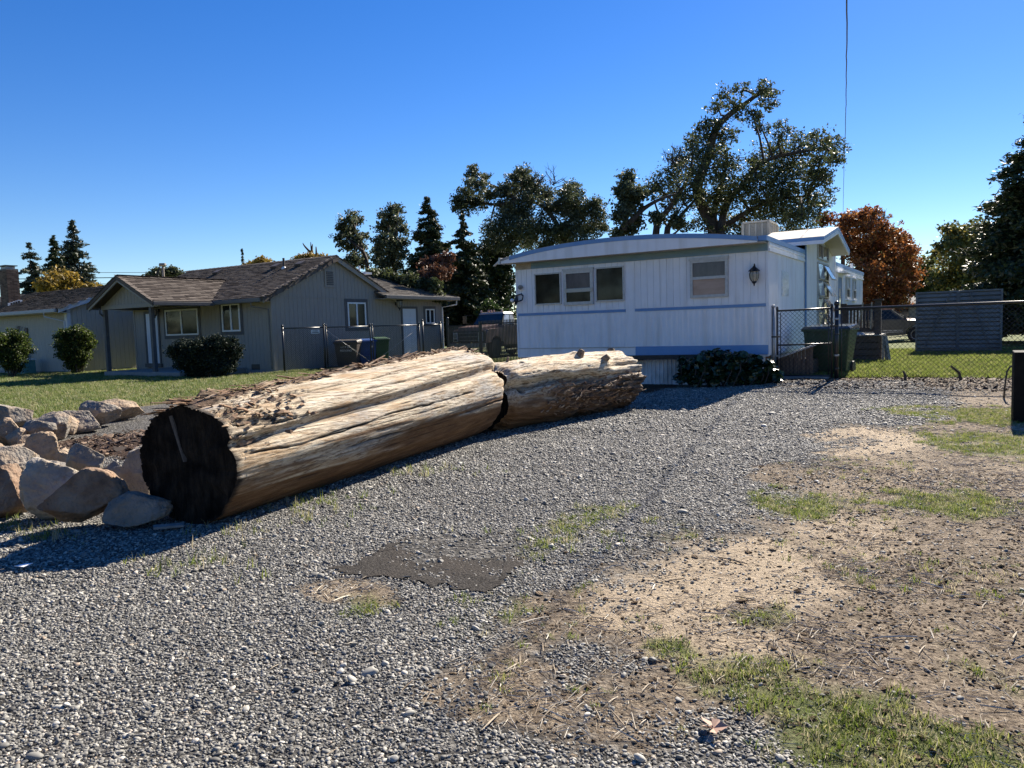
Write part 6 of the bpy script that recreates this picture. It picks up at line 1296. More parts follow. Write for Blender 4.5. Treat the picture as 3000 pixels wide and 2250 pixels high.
# corrugated steel box on skids
cL, cR = G(2688, 1037, .14), G(2934, 1030, .14); SYD = (cL[1] + cR[1]) / 2; sx0, sx1 = PY(2682, 950, SYD)[0], PY(2937, 950, SYD)[0]; sz1 = (PY(2684, 855, SYD)[2] + PY(2938, 847, SYD)[2]) / 2; sz0 = .14
print('steelbox', sx0, sx1, SYD, sz1)
STB = thing('steel_container', ((sx0 + sx1) / 2, SYD, .14), 'grey corrugated steel container with cross-braced double doors in the side yard', 'container'); STM = mat('grey_steel', (.13, .14, .15), (.19, .2, .215), scale=4, rough=.5, metal=.2, dirt=(.10, .105, .11), dscale=1.5); STD = mat('dark_steel', (.08, .09, .10), (.12, .13, .14), scale=6, rough=.5)
MB().box(sx0 + .03, sx1 - .03, SYD + .06, SYD + 1.6, sz0 + .1, sz1 - .02).build('body', STM, STB); mf2 = FR(SYD + .06); nr = 13; hh = (sz1 - sz0 - .2) / nr
for side in (0, 1):
    a0, a1 = (sx0 + .05, (sx0 + sx1) / 2 - .04) if side == 0 else ((sx0 + sx1) / 2 + .04, sx1 - .05)
    for k in range(nr):
        z = sz0 + .15 + k * hh; V = [(a0, z), (a1, z)]; mb = MB()
        mb.add([(a0, SYD + .05, z), (a1, SYD + .05, z), (a1, SYD - .01, z + hh * .10), (a0, SYD - .01, z + hh * .10), (a1, SYD + .0, z + hh * .78), (a0, SYD + .0, z + hh * .78), (a1, SYD + .055, z + hh * .86), (a0, SYD + .055, z + hh * .86)], [(0, 1, 2, 3), (3, 2, 4, 5), (5, 4, 6, 7)]); mb.build('corrugation', STM, STB)
    am = (a0 + a1) / 2; z0_, z1_ = sz0 + .2, sz1 - .06
    pa, pb = ((a0 + .55 * (a1 - a0) * .35, z0_), (a0 + .86 * (a1 - a0), z1_)) if side == 0 else ((a1 - .25 * (a1 - a0), z0_), (a0 + .25 * (a1 - a0), z1_)); MB().beam((pa[0], SYD - .02, pa[1]), (pb[0], SYD - .02, pb[1]), .03, .05).build('brace', STD, STB)
for a0, a1, z0_, z1_ in ((sx0, sx1, sz1 - .05, sz1), (sx0, sx0 + .06, sz0 + .1, sz1 - .05), (sx1 - .06, sx1, sz0 + .1, sz1 - .05), ((sx0 + sx1) / 2 - .05, (sx0 + sx1) / 2 + .05, sz0 + .1, sz1 - .05), (sx0, sx1, sz0, sz0 + .1)): MB().box(a0, a1, SYD - .03, SYD + .06, z0_, z1_).build('frame_bar', STD if z1_ < sz0 + .2 or a1 - a0 < .2 and a0 > sx0 + .3 and a1 < sx1 - .2 else STM, STB)
# black planter box with a bent tube beside the path, cut by the picture edge
p = G(2968, 1238); bq = np.array([p[0], p[1]]); BPL = thing('black_cabinet', (bq[0] + .3, bq[1], 0), 'matt black upright box at the path edge with a bent black tube', 'box'); zt3 = ZT = float(EYE[2] + ray(2968, 1032)[2] * np.hypot(*bq) / np.hypot(*ray(2968, 1032)[:2]))
MB().box(bq[0], bq[0] + .7, bq[1], bq[1] + .6, -.05, zt3).build('body', mat('matt_black', (.008, .008, .008), (.016, .016, .015), rough=.8, spec=.1), BPL, bevel=.01)
q0 = G(2941, 1172); k0 = q0[1] / 1.0; tb = [PY(2941, 1170, q0[1]), PY(2943, 1140, q0[1]), PY(2950, 1090, q0[1]), PY(2958, 1076, q0[1]), PY(2974, 1067, q0[1]), PY(3010, 1061, q0[1]), PY(3100, 1056, q0[1])]; MB().tube(tb, .013, 8).build('bent_tube', BKP, BPL, smooth=True)

# ================================================================== VEHICLES
RUB = mat('tyre_rubber', (.012, .012, .012), (.025, .025, .025), scale=20, rough=.8); RIM = mat('steel_rim', (.3, .3, .3), (.5, .5, .5), scale=9, rough=.4, metal=.5); CHR = mat('chrome', (.6, .6, .6), (.75, .75, .75), rough=.15, metal=.9)
def wheel(t, c, r, w_, axis='x', nm='wheel'):
    tr = MB().lathe(c, [(r * .62, -w_ / 2), (r * .93, -w_ / 2), (r, -w_ * .32), (r, w_ * .32), (r * .93, w_ / 2), (r * .62, w_ / 2)], 24, axis).build(nm, RUB, t, smooth=False)
    MB().lathe(c, [(.05, -w_ * .42), (r * .3, -w_ * .42), (r * .62, -w_ * .5), (r * .62, w_ * .5), (r * .3, w_ * .42), (.05, w_ * .42)], 18, axis).build('rim', RIM, tr); return tr
# old flatbed truck behind the iron gate, nose to the street
q = at(1374, 1000, 34.0); tx, ty = q[0], q[1]; TRK = thing('old_truck', (tx, ty + 2, 0), 'old faded pickup-nosed flatbed truck with roof lights behind the iron gate', 'truck')
PNT = mat('faded_truck_paint', (.19, .11, .10), (.32, .22, .2), scale=4, rough=.4, dirt=(.08, .05, .05), dscale=2); TDK = mat('dark_truck_parts', (.02, .02, .022), (.05, .05, .05), scale=9, rough=.6); TGL = mat('windscreen_glass', (.012, .02, .028), (.04, .055, .065), scale=2, rough=.06, spec=.7)
hw_ = .95
MB().add([(tx - .72, ty, 1.0), (tx + .72, ty, 1.0), (tx + .78, ty + 1.55, 1.0), (tx - .78, ty + 1.55, 1.0), (tx - .66, ty + .06, 1.46), (tx + .66, ty + .06, 1.46), (tx + .74, ty + 1.55, 1.60), (tx - .74, ty + 1.55, 1.60)], [(0, 3, 2, 1), (4, 5, 6, 7), (0, 1, 5, 4), (1, 2, 6, 5), (2, 3, 7, 6), (3, 0, 4, 7)]).build('hood', PNT, TRK, bevel=.05)
MB().box(tx - .93, tx + .93, ty - .06, ty + .02, .78, 1.28).build('grille_panel', TDK, TRK, bevel=.02)
for k in range(5): MB().box(tx - .5, tx + .5, ty - .085, ty - .06, .84 + k * .085, .865 + k * .085).build('grille_bar', TDK if k % 2 else RIM, TRK)
for sx in (-1, 1):
    hl = MB().box(tx + sx * .70 - .12, tx + sx * .70 + .12, ty - .09, ty - .06, .80, 1.22).build('headlight', VIN, TRK, bevel=.01); MB().lathe((tx + sx * .70, ty - .09, 1.07), [(.105, 0), (.10, -.02), (.05, -.035)], 16, 'y').build('lens', mat('lamp_lens', (.25, .26, .27), (.4, .41, .42), rough=.1) if sx < 0 else MATS['lamp_lens'], hl); MB().box(tx + sx * .70 - .08, tx + sx * .70 + .08, ty - .105, ty - .09, .83, .92).build('indicator', TDK, hl)
    arc = [(ty - .02, .74), (ty + .02, 1.16), (ty + .2, 1.34), (ty + 1.5, 1.40), (ty + 1.5, .75), (ty + 1.34, .75)] + [(ty + .82 + .52 * math.cos(a_), .52 + .52 * math.sin(a_)) for a_ in np.linspace(.45, math.pi - .45, 9)] + [(ty + .30, .74)]
    MB().prism([(tx + sx * .72, y_, z_) for y_, z_ in arc], (sx * .26, 0, 0)).build('fender', PNT, TRK); wheel(TRK, (tx + sx * .84, ty + .82, .46), .46, .26)
    MB().box(tx + sx * .60, tx + sx * .98, ty + 1.75, ty + 2.6, .35, .41).build('running_board', CHR, TRK)
MB().box(tx - .98, tx + .98, ty - .2, ty - .08, .52, .72).build('bumper', RIM, TRK, bevel=.02)
MB().prism([(tx - .93, ty + 1.5, .6), (tx - .93, ty + 2.9, .6), (tx - .93, ty + 2.9, 1.52), (tx - .93, ty + 1.5, 1.52)], (1.86, 0, 0)).build('cab_body', PNT, TRK, bevel=.03)
cabp = [(tx - .84, ty + 1.52, 1.52), (tx + .84, ty + 1.52, 1.52), (tx + .84, ty + 2.85, 1.52), (tx - .84, ty + 2.85, 1.52), (tx - .70, ty + 1.95, 2.06), (tx + .70, ty + 1.95, 2.06), (tx + .70, ty + 2.75, 2.06), (tx - .70, ty + 2.75, 2.06)]
MB().add(cabp, [(0, 3, 2, 1), (4, 5, 6, 7), (0, 1, 5, 4), (1, 2, 6, 5), (2, 3, 7, 6), (3, 0, 4, 7)]).build('cab_frame', TDK, TRK)
def fq(a, b, c, d, nm, m, o): MB().prism([a, b, c, d], o).build(nm, m, TRK)
c_ = [np.array(v) for v in cabp]
def lerp4(A_, B_, C_, D_, u0, u1, v0, v1): return [A_ + (B_ - A_) * u + (D_ - A_ + ((C_ - B_) - (D_ - A_)) * u) * v for u, v in ((u0, v0), (u1, v0), (u1, v1), (u0, v1))]
fq(*lerp4(c_[0], c_[1], c_[5], c_[4], .04, .96, .08, .94), 'windscreen', TGL, (0, -.012, .008)); fq(*lerp4(c_[1], c_[2], c_[6], c_[5], .08, .9, .1, .92), 'side_window', LG, (.012, 0, 0))
MB().add([(tx - .74, ty + 1.9, 2.05), (tx + .74, ty + 1.9, 2.05), (tx + .74, ty + 2.82, 2.05), (tx - .74, ty + 2.82, 2.05), (tx - .62, ty + 2.0, 2.15), (tx + .62, ty + 2.0, 2.15), (tx + .62, ty + 2.75, 2.15), (tx - .62, ty + 2.75, 2.15)], [(0, 3, 2, 1), (4, 5, 6, 7), (0, 1, 5, 4), (1, 2, 6, 5), (2, 3, 7, 6), (3, 0, 4, 7)]).build('cab_roof', mat('pale_roof_paint', (.40, .34, .3), (.5, .44, .4), rough=.4), TRK, bevel=.03)
for x_ in (-.62, -.2, -.05, .1, .56): MB().lathe((tx + x_, ty + 2.0, 2.16), [(.05, 0), (.045, .05), (.02, .1)], 8).build('roof_light', mat('amber_lamp', (.55, .3, .22), (.65, .42, .34), rough=.3) if x_ < -.6 else MATS['amber_lamp'], TRK)
MB().tube([(tx + .98, ty + 3.0, .6), (tx + .98, ty + 3.0, 2.45), (tx + .98, ty + 3.08, 2.56)], .085, 10).build('exhaust_stack', TDK, TRK); MB().box(tx + .86, tx + 1.1, ty + 2.9, ty + 3.15, 1.2, 2.1).build('muffler_shield', TDK, TRK)
MB().tube([(tx - .95, ty + 1.6, 1.6), (tx - 1.3, ty + 1.55, 1.65), (tx - 1.3, ty + 1.55, 2.02), (tx - .95, ty + 1.75, 2.03)], .012, 6).build('mirror_arm', BLK, TRK); MB().obox((tx - 1.3, ty + 1.55, 1.82), (.2, .04, .36)).build('mirror', BLK, TRK)
MB().tube([(tx + .95, ty + 1.6, 1.6), (tx + 1.3, ty + 1.5, 1.62), (tx + 1.3, ty + 1.5, 2.0)], .012, 6).build('mirror_arm', BLK, TRK)
MB().box(tx - 1.15, tx + 1.15, ty + 3.2, ty + 6.5, .95, 1.1).build('flatbed', TDK, TRK); MB().box(tx - .45, tx + .45, ty + .3, ty + 6.2, .5, .7).build('chassis', TDK, TRK); MB().tube([(tx + .85, ty + 3.5, .75), (tx + .85, ty + 4.5, .75)], .24, 14).build('fuel_tank', CHR, TRK)
for sx in (-1, 1): wheel(TRK, (tx + sx * .82, ty + 5.0, .46), .46, .3)
# pickup parked behind the deck, nose towards the container, and a dark one beyond it
def pickup(P, label, body, top, rz_=0., s=1.):
    t = thing('parked_pickup', P, label, 'pickup'); mt = Matrix.Rotation(rz_, 4, 'Z')
    def bd(mb, nm, m, par=t, bevel=0.):
        mb.v = [tuple(mt @ (Vector(v) * s)) for v in mb.v]; return mb.build(nm, m, par, local=True, bevel=bevel)
    side = [(2.55, .42), (2.6, .75), (2.5, 1.0), (1.0, 1.08), (.95, 1.08), (-2.4, 1.08), (-2.5, .45), (-1.95, .42)] + [(-1.5 + .45 * math.cos(a_), .38 + .45 * math.sin(a_)) for a_ in np.linspace(math.pi, 0, 9)] + [(-.95, .36), (1.05, .36)] + [(1.55 + .45 * math.cos(a_), .38 + .45 * math.sin(a_)) for a_ in np.linspace(math.pi, 0, 9)]
    bd(MB().prism([(x, -.9, z) for x, z in side], (0, 1.8, 0)), 'body', body)
    bd(MB().add([(2.45, -.84, 1.0), (2.45, .84, 1.0), (1.0, .86, 1.085), (1.0, -.86, 1.085), (2.4, -.7, 1.05), (2.4, .7, 1.05), (1.0, .72, 1.16), (1.0, -.72, 1.16)], [(0, 1, 2, 3), (4, 5, 6, 7), (0, 1, 5, 4), (1, 2, 6, 5), (2, 3, 7, 6), (3, 0, 4, 7)]), 'hood', top)
    cab = [(1.05, 1.08), (.45, 1.62), (-.75, 1.66), (-1.0, 1.08)]
    bd(MB().prism([(x, -.8 + .08 * (z > 1.2), z) for x, z in cab], (0, 1.6, 0)), 'cab', body)
    bd(MB().prism([(1.02, -.72, 1.14), (1.02, .72, 1.14), (.50, .66, 1.57), (.50, -.66, 1.57)], (.02, 0, .02)), 'windscreen', TGL if body is not STD else DRK); bd(MB().prism([(.9, -.812, 1.13), (.42, -.735, 1.56), (-.68, -.735, 1.58), (-.85, -.812, 1.13)], (0, -.012, 0)), 'side_window', DRK)
    bd(MB().prism([(.5, -.74, 1.60), (-.8, -.74, 1.64), (-.8, .74, 1.64), (.5, .74, 1.60)], (0, 0, .05)), 'roof_panel', top)
    for x in (-1.5, 1.55):
        for sy in (-1, 1):
            r_ = .38; c = (x, sy * .82, .38); tr = bd(MB().lathe(c, [(r_ * .6, -.12), (r_ * .95, -.12), (r_, -.07), (r_, .07), (r_ * .95, .12), (r_ * .6, .12)], 22, 'y'), 'wheel', RUB); bd(MB().lathe(c, [(.05, -.08), (r_ * .3, -.1), (r_ * .6, -.125), (r_ * .6, .125), (r_ * .3, .1), (.05, .08)], 16, 'y'), 'rim', RIM, tr)
    for z in (.50, .58): bd(MB().box(-.9, 1.0, -.915, -.9, z, z + .03), 'trim_strip', RIM)
    bd(MB().box(2.55, 2.7, -.88, .88, .45, .62), 'bumper', RIM); bd(MB().box(1.02, 1.12, -1.02, -.9, 1.1, 1.26), 'mirror', TDK)
    for sy in (-1, 1): bd(MB().box(2.55, 2.61, sy * .62 - .15, sy * .62 + .15, .72, .9), 'headlight', MATS['lamp_lens'])
    return t
q = at(2660, 1000, 41.0); pickup((q[0] - 1.15, q[1], .1), 'dark green and red pickup parked behind the deck', mat('dark_olive_paint', (.05, .05, .04), (.08, .075, .06), rough=.35), mat('red_hood_paint', (.30, .06, .05), (.4, .14, .12), rough=.3))
q = at(2990, 1000, 38.0); pickup((q[0] - .55, q[1] + .8, .1), 'black pickup beyond the steel container', mat('black_car_paint', (.015, .015, .017), (.025, .025, .028), rough=.3), mat('black_car_roof', (.06, .065, .07), (.09, .095, .1), rough=.25), rz_=math.pi)
# far low sheds behind the yard
SHG = mat('grey_shed_roof', (.16, .155, .15), (.22, .215, .21), scale=4, rough=.85); 
q = at(2640, 900, 62.0); FS = thing('far_shed', (q[0], q[1], 0), 'low shed with a grey roof beyond the parked pickup', 'shed'); MB().box(q[0] - 4.5, q[0] + 4.5, q[1], q[1] + 5, 0, 2.3).build('wall', TAN, FS); MB().prism([(q[0] - 5, q[1] - .5, 2.25), (q[0] - 5, q[1] + 2.6, 3.5), (q[0] - 5, q[1] + 5.6, 2.3)], (10, 0, 0)).build('roof', SHG, FS); wb(MB(), FR(q[1]), q[0] - 1.5, q[0] + .5, 1.0, 1.9, 0, .05).build('window', DRK, FS)
# ================================================================== TREES AND SHRUBS
BRKT = mat('dark_bark', (.035, .028, .022), (.085, .068, .055), scale=9, stretch=(1, 1, .3), rough=.9, bump=.02)
LV = dict(
 oak=leafmat('oak_leaves', [(0, (0.030, 0.040, 0.016)), (.35, (0.059, 0.075, 0.029)), (.7, (0.102, 0.120, 0.047)), (.92, (0.167, 0.174, 0.083)), (1, (0.232, 0.216, 0.125))], trans=.34),
 oak2=leafmat('live_oak_leaves', [(0, (0.034, 0.046, 0.025)), (.4, (0.067, 0.084, 0.042)), (.75, (0.115, 0.130, 0.071)), (1, (0.211, 0.211, 0.138))], trans=.34),
 con=leafmat('conifer_needles', [(0, (0.014, 0.024, 0.012)), (.5, (0.030, 0.049, 0.020)), (.85, (0.054, 0.074, 0.027)), (1, (0.088, 0.081, 0.041))], trans=.1),
 fir=leafmat('blue_fir_needles', [(0, (0.019, 0.030, 0.022)), (.5, (0.041, 0.057, 0.038)), (1, (0.095, 0.108, 0.074))], trans=.1),
 orange=leafmat('autumn_orange_leaves', [(0, (0.095, 0.047, 0.020)), (.3, (0.216, 0.081, 0.030)), (.6, (0.351, 0.135, 0.041)), (.82, (0.432, 0.216, 0.061)), (.92, (0.216, 0.203, 0.054)), (1, (0.095, 0.121, 0.041))], trans=.35),
 yel=leafmat('yellowing_leaves', [(0, (0.055, 0.073, 0.026)), (.4, (0.128, 0.146, 0.043)), (.7, (0.274, 0.228, 0.055)), (1, (0.547, 0.365, 0.092))], trans=.3),
 gold=leafmat('golden_leaves', [(0, (.10, .08, .02)), (.4, (.25, .17, .03)), (1, (.42, .28, .05))], trans=.35),
 red=leafmat('russet_leaves', [(0, (0.061, 0.034, 0.019)), (.5, (0.149, 0.068, 0.038)), (1, (0.243, 0.115, 0.068))], trans=.25),
 grn=leafmat('fresh_green_leaves', [(0, (.025, .045, .012)), (.5, (.05, .085, .022)), (1, (.10, .13, .04))], trans=.3),
 bush=leafmat('dark_bush_leaves', [(0, (0.014, 0.022, 0.016)), (.6, (0.030, 0.043, 0.030)), (1, (0.054, 0.068, 0.046))], trans=.12, rough=.7, spec=.12),
 jun=leafmat('juniper_leaves', [(0, (0.022, 0.038, 0.008)), (.4, (0.047, 0.074, 0.016)), (.75, (0.115, 0.149, 0.030)), (1, (0.203, 0.216, 0.054))], trans=.45),
 vine=leafmat('glossy_vine_leaves', [(0, (.012, .026, .012)), (.6, (.025, .05, .02)), (1, (.06, .10, .03))], trans=.2, rough=.25, spec=.6))
def leaves(blobs, n, size, seed, clump=.28, per=14, asp=.55, shell=.62, droop=0., jit=1.0):
    """leaf faces gathered in twiggy clumps through the outer part of each blob"""
    rg = np.random.default_rng(seed); B = np.array(blobs, float); vol = (B[:, 3] * B[:, 4] * B[:, 5]) ** (2 / 3.); pr = vol / vol.sum()
    nc = max(1, n // per); bi = rg.choice(len(B), nc, p=pr); d = rg.normal(size=(nc, 3)); d /= np.linalg.norm(d, axis=1)[:, None]
    rad = np.clip(np.abs(rg.normal(.5 + .42 * shell, .30 * jit, nc)), .05, 1.42)
    C = B[bi, :3] + d * rad[:, None] * B[bi, 3:6]; cr = clump * B[bi, 3:6].mean(1) * rg.uniform(.5, 1.3, nc); cr = np.clip(cr, size * 1.0, size * 4.2)
    tone = rg.normal(0, .13, nc)
    P = np.repeat(C, per, 0) + rg.normal(size=(nc * per, 3)) * np.repeat(cr, per)[:, None] * np.array([.55, .55, .42]); m = len(P)
    nrm = rg.normal(size=(m, 3)) + np.array([0, 0, .55]); nrm /= np.linalg.norm(nrm, axis=1)[:, None]
    u = np.cross(nrm, rg.normal(size=(m, 3))); u /= np.linalg.norm(u, axis=1)[:, None]; v = np.cross(nrm, u)
    if droop: u[:, 2] -= droop; u /= np.linalg.norm(u, axis=1)[:, None]
    s = size * rg.uniform(.55, 1.3, m)[:, None]; a = u * s * .5; b = v * s * .5 * asp
    V = np.stack([P - a, P + b + nrm * s * .08, P + a, P - b + nrm * s * .08], 1).reshape(-1, 3); Fq = np.arange(m * 4).reshape(m, 4)
    lv = np.clip(.42 + np.repeat(tone, per) + rg.normal(0, .2, m), 0, 1); return V, Fq, np.repeat(lv, 4)
def crown(par, blobs, n, size, m, seed, name='crown', **kw):
    V, Fq, lv = leaves(blobs, n, size, seed, **kw); off = np.array(wloc(par)); me = mesh_np(name, V - off, Fq, LV[m]); vattr(me, 'lv', lv); return link(name, me, par)
def pxblobs(circ, ox, oy, k, d, dj=.6, seed=0, flat=.9):
    rg = np.random.default_rng(seed); out = []
    for zx, zy, r in circ:
        px, py = ox + zx / k, oy + zy / k; dd = d + rg.normal(0, dj); p = at(px, py, dd); rr = r / k * dd / F * 1.04; out.append((*p, rr, rr * rg.uniform(.9, 1.4), rr * flat))
    return out
def limb(mb, pts, r0, r1, n=7):
    pts = [np.array(p, float) for p in pts]; out = []; m = len(pts)
    for i in range(m - 1):
        for t in np.arange(0, 1, .25):
            p0, p1, p2, p3 = pts[max(i - 1, 0)], pts[i], pts[i + 1], pts[min(i + 2, m - 1)]
            out.append(.5 * ((2 * p1) + (-p0 + p2) * t + (2 * p0 - 5 * p1 + 4 * p2 - p3) * t * t + (-p0 + 3 * p1 - 3 * p2 + p3) * t ** 3))
    out.append(pts[-1]); q = len(out); mb.tube(out, [r0 + (r1 - r0) * (i / (q - 1)) ** .8 for i in range(q)], n); return out
def twigs(mb, base, n, ln, rg, r=.02, up=.5, fork=3):
    for k in range(n):
        d = rg.normal(size=3); d[2] = abs(d[2]) * up + .2; d /= np.linalg.norm(d); p = np.array(base) + rg.normal(0, .1, 3); l = ln * rg.uniform(.5, 1)
        e = p + d * l; mid = (p + e) / 2 + rg.normal(0, .08 * l, 3); mb.tube([p, mid, e], [r, r * .7, r * .25], 4, cap=False)
        for j in range(fork):
            q = p + (e - p) * rg.uniform(.35, .9); dd = d + rg.normal(0, .6, 3); dd /= np.linalg.norm(dd); mb.tube([q, q + dd * l * rg.uniform(.2, .5)], [r * .5, r * .15], 3, cap=False)
def broadleaf(name, label, d, circ, org, limbs, m, n, size, seed, base=None, cat='tree', tr=.22, dj=.8, bare=None, group=None, **kw):
    ox, oy, k = org; B = pxblobs(circ, ox, oy, k, d, dj, seed)
    bp = at(ox + limbs[0][0][0] / k, 1000, d); T = thing(name, (bp[0], bp[1], 0), label, cat, group); mb = MB(); rg = np.random.default_rng(seed + 1)
    tips = []
    for i, l in enumerate(limbs):
        P = [at(ox + x / k, oy + y / k, d + rg.normal(0, .25)) for x, y in l]
        if i == 0 or l[0][1] >= (limbs[0][0][1] - 40): P = [np.array([P[0][0] + (bp[0] - P[0][0]) * .25, P[0][1], 0.])] + P
        r0 = tr * (1 if i == 0 else .62); tips += limb(mb, P, r0, r0 * .18)
    tips = np.array(tips)
    for b in B:                                              # a branch to every mass of leaves
        c = np.array(b[:3]); j = np.argmin(np.linalg.norm(tips - c - [0, 0, -.3], axis=1)); s_ = tips[j]; mid = (s_ + c) / 2 + rg.normal(0, .12, 3) * b[3]
        mb.tube([s_, mid, c, c + (c - mid) * .7], [tr * .16, tr * .12, tr * .07, tr * .02], 5, cap=False); twigs(mb, c, 3, b[3] * 1.1, rg, tr * .05)
    if bare:
        for x, y, r in bare:
            c = at(ox + x / k, oy + (y + r) / k, d); twigs(mb, c, 9, r / k * d / F * 2, rg, .03, 1.6, 5)
    mb.build('trunk', BRKT, T, smooth=True); crown(T, B, n, size, m, seed, **kw); return T
def conifer(name, label, px, py_top, d, wpx, m, n, size, seed, zb=1.0, taper=1.15, gap=.0, group=None, rag=.22, tip=.0):
    top = at(px, py_top, d); T = thing(name, (top[0], top[1], 0), label, 'tree', group); rg = np.random.default_rng(seed); Ht = top[2]; R = wpx * d / F / 2
    mb = MB(); mb.tube([(top[0], top[1], 0), (top[0] + .05, top[1], Ht * .5), (top[0], top[1], Ht * .99)], [Ht * .016, Ht * .010, .015], 8)
    V, Q_, LVv = [], [], []; nw = int(Ht / .2); per = max(4, n // (nw * 6))
    for w_ in range(nw):
        f0_ = (w_ + rg.random()) / nw; f = f0_; z = zb + (Ht - zb) * f; rr = R * (1 - f) ** (1 / taper) * (1 - tip * (f < .25)) + .12
        nb = max(3, int(5 * (1 - f) + 3))
        for b in range(nb):
            if rg.random() < gap: continue
            f = min(.985, max(0, f0_ + rg.normal(0, .035))); z = zb + (Ht - zb) * f; rr = R * (1 - f) ** (1 / taper) * (1 - tip * (f < .25)) + .03
            a = rg.uniform(0, 6.28); L_ = rr * rg.uniform(1 - 2 * rag, 1 + rag * .5); dr = np.array([math.cos(a), math.sin(a), 0]); e = np.array([top[0], top[1], z]) + dr * L_ + [0, 0, -.12 * L_ + rg.normal(0, .08)]
            s0 = np.array([top[0], top[1], z + .1]); mb.tube([s0, (s0 + e) / 2 + [0, 0, .05 * L_], e], [.035, .022, .006], 4, cap=False)
            k_ = per + int(per * L_ / max(R, .1)); t = rg.random(k_) ** .7 * .95 + .08; c = s0 + (e - s0) * t[:, None] + rg.normal(size=(k_, 3)) * np.array([.16, .16, .09]) * (.35 + .65 * L_ / max(R, .1)) * max(R * .45, .5)
            nr = rg.normal(size=(k_, 3)) * .6 + [0, 0, .8]; nr /= np.linalg.norm(nr, axis=1)[:, None]; u = dr + rg.normal(size=(k_, 3)) * .55 + [0, 0, -.15]; u -= nr * (u * nr).sum(1)[:, None]; u /= np.linalg.norm(u, axis=1)[:, None]; v = np.cross(nr, u)
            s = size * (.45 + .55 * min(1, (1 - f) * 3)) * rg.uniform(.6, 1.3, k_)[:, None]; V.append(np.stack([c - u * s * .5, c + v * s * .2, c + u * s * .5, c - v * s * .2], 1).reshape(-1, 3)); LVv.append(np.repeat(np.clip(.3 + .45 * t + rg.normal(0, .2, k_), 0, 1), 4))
    V = np.concatenate(V); off = np.array(wloc(T)); me = mesh_np('crown', V - off, np.arange(len(V)).reshape(-1, 4), LV[m]); vattr(me, 'lv', np.concatenate(LVv)); link('crown', me, T); mb.build('trunk', BRKT, T, smooth=True); return T
# --- big oak over the mobile home
Z5 = (1750, 220, 2.765)
oakc = [(1040, 150, 100), (1180, 115, 70), (1350, 120, 80), (1385, 205, 80), (975, 260, 90), (1130, 285, 90), (1265, 340, 75), (1325, 420, 62), (930, 420, 95), (850, 480, 100), (1060, 480, 85), (980, 600, 110), (850, 620, 100), (770, 550, 75), (700, 720, 140), (900, 760, 170), (1060, 740, 105),
        (1500, 470, 105), (1480, 590, 95), (1650, 560, 105), (1800, 530, 100), (1890, 590, 100), (1925, 680, 75), (1800, 720, 115), (1600, 700, 150), (1350, 700, 150), (1280, 690, 75), (1820, 830, 95), (1700, 850, 150), (1500, 850, 170), (1300, 850, 170), (1850, 980, 95), (1750, 1050, 120), (1600, 1050, 150), (1450, 1020, 150), (1300, 1050, 140), (1150, 950, 150), (1000, 920, 140), (1650, 1150, 110), (1450, 1150, 120), (1250, 1180, 110),
        (600, 800, 100), (480, 880, 90), (440, 950, 70), (600, 950, 110), (750, 900, 140), (850, 1050, 100), (700, 1040, 90), (1000, 1080, 90), (1100, 1200, 90), (820, 1200, 70), (1180, 1260, 80), (1380, 1260, 90), (1540, 1240, 90), (1700, 1230, 80), (900, 1260, 50), (700, 1220, 50), (1050, 1270, 60), (950, 1000, 90), (560, 1060, 60)]
oakl = [[(960, 1330), (880, 1120), (810, 920), (900, 650), (955, 450), (1060, 330), (1200, 230), (1360, 110)], [(1000, 1330), (1050, 1050), (1180, 880), (1350, 700), (1650, 620), (1860, 600)], [(1000, 1330), (1100, 1180), (1400, 1020), (1700, 980)], [(470, 1330), (590, 1070), (700, 900), (760, 760)], [(560, 1330), (660, 1160), (800, 1000)], [(930, 1330), (1000, 900), (1060, 700)]]
broadleaf('oak_tree', 'tall spreading oak with a crooked top behind the mobile home', 37, oakc, Z5, oakl, 'oak', 40000, .14, 101, tr=.40, dj=1.3, bare=[(600, 640, 70), (680, 620, 60)], shell=.5, clump=.3, jit=.75)
broadleaf('oak_tree', 'small oak with a leaning trunk beside the tall oak', 34, [(250, 850, 72), (215, 940, 75), (300, 970, 85), (250, 1060, 85), (190, 1140, 60), (330, 1190, 50), (260, 1250, 55), (170, 1280, 45), (480, 1160, 55), (640, 1180, 60)], Z5, [[(190, 1330), (280, 1180), (380, 1080), (500, 1010), (640, 960)], [(215, 1260), (255, 1050), (245, 850)]], 'oak2', 6500, .18, 102, tr=.22, dj=.5, shell=.4)
# --- live oak in the middle
Z4 = (1300, 460, 4.022)
midc = [(350, 130, 45), (340, 200, 65), (480, 230, 60), (300, 300, 75), (420, 340, 105), (250, 420, 85), (160, 520, 75), (130, 600, 55), (250, 560, 115), (400, 520, 120), (550, 450, 105), (700, 400, 95), (850, 250, 105), (930, 180, 85), (980, 260, 105), (820, 380, 130), (1050, 380, 140), (1000, 520, 130), (900, 650, 150), (750, 600, 150), (1200, 450, 115), (1250, 600, 140), (1450, 420, 95), (1530, 350, 85), (1550, 480, 115), (1450, 600, 140), (1600, 650, 140), (1780, 570, 100), (1810, 700, 120), (1860, 840, 80), (1700, 850, 140), (1500, 850, 150), (1300, 900, 150), (1100, 850, 150), (900, 850, 150), (700, 800, 160), (550, 850, 100), (600, 1000, 140), (800, 1000, 150), (1000, 1000, 120), (1200, 1050, 110), (1450, 1000, 110), (1650, 1000, 100)]
midl = [[(1430, 1080), (1350, 830), (1230, 640), (1080, 540), (880, 520)], [(880, 520), (700, 395), (560, 330), (470, 290)], [(1230, 640), (1400, 480), (1520, 400)], [(880, 520), (600, 560), (300, 500)], [(1350, 830), (1600, 700), (1780, 620)]]
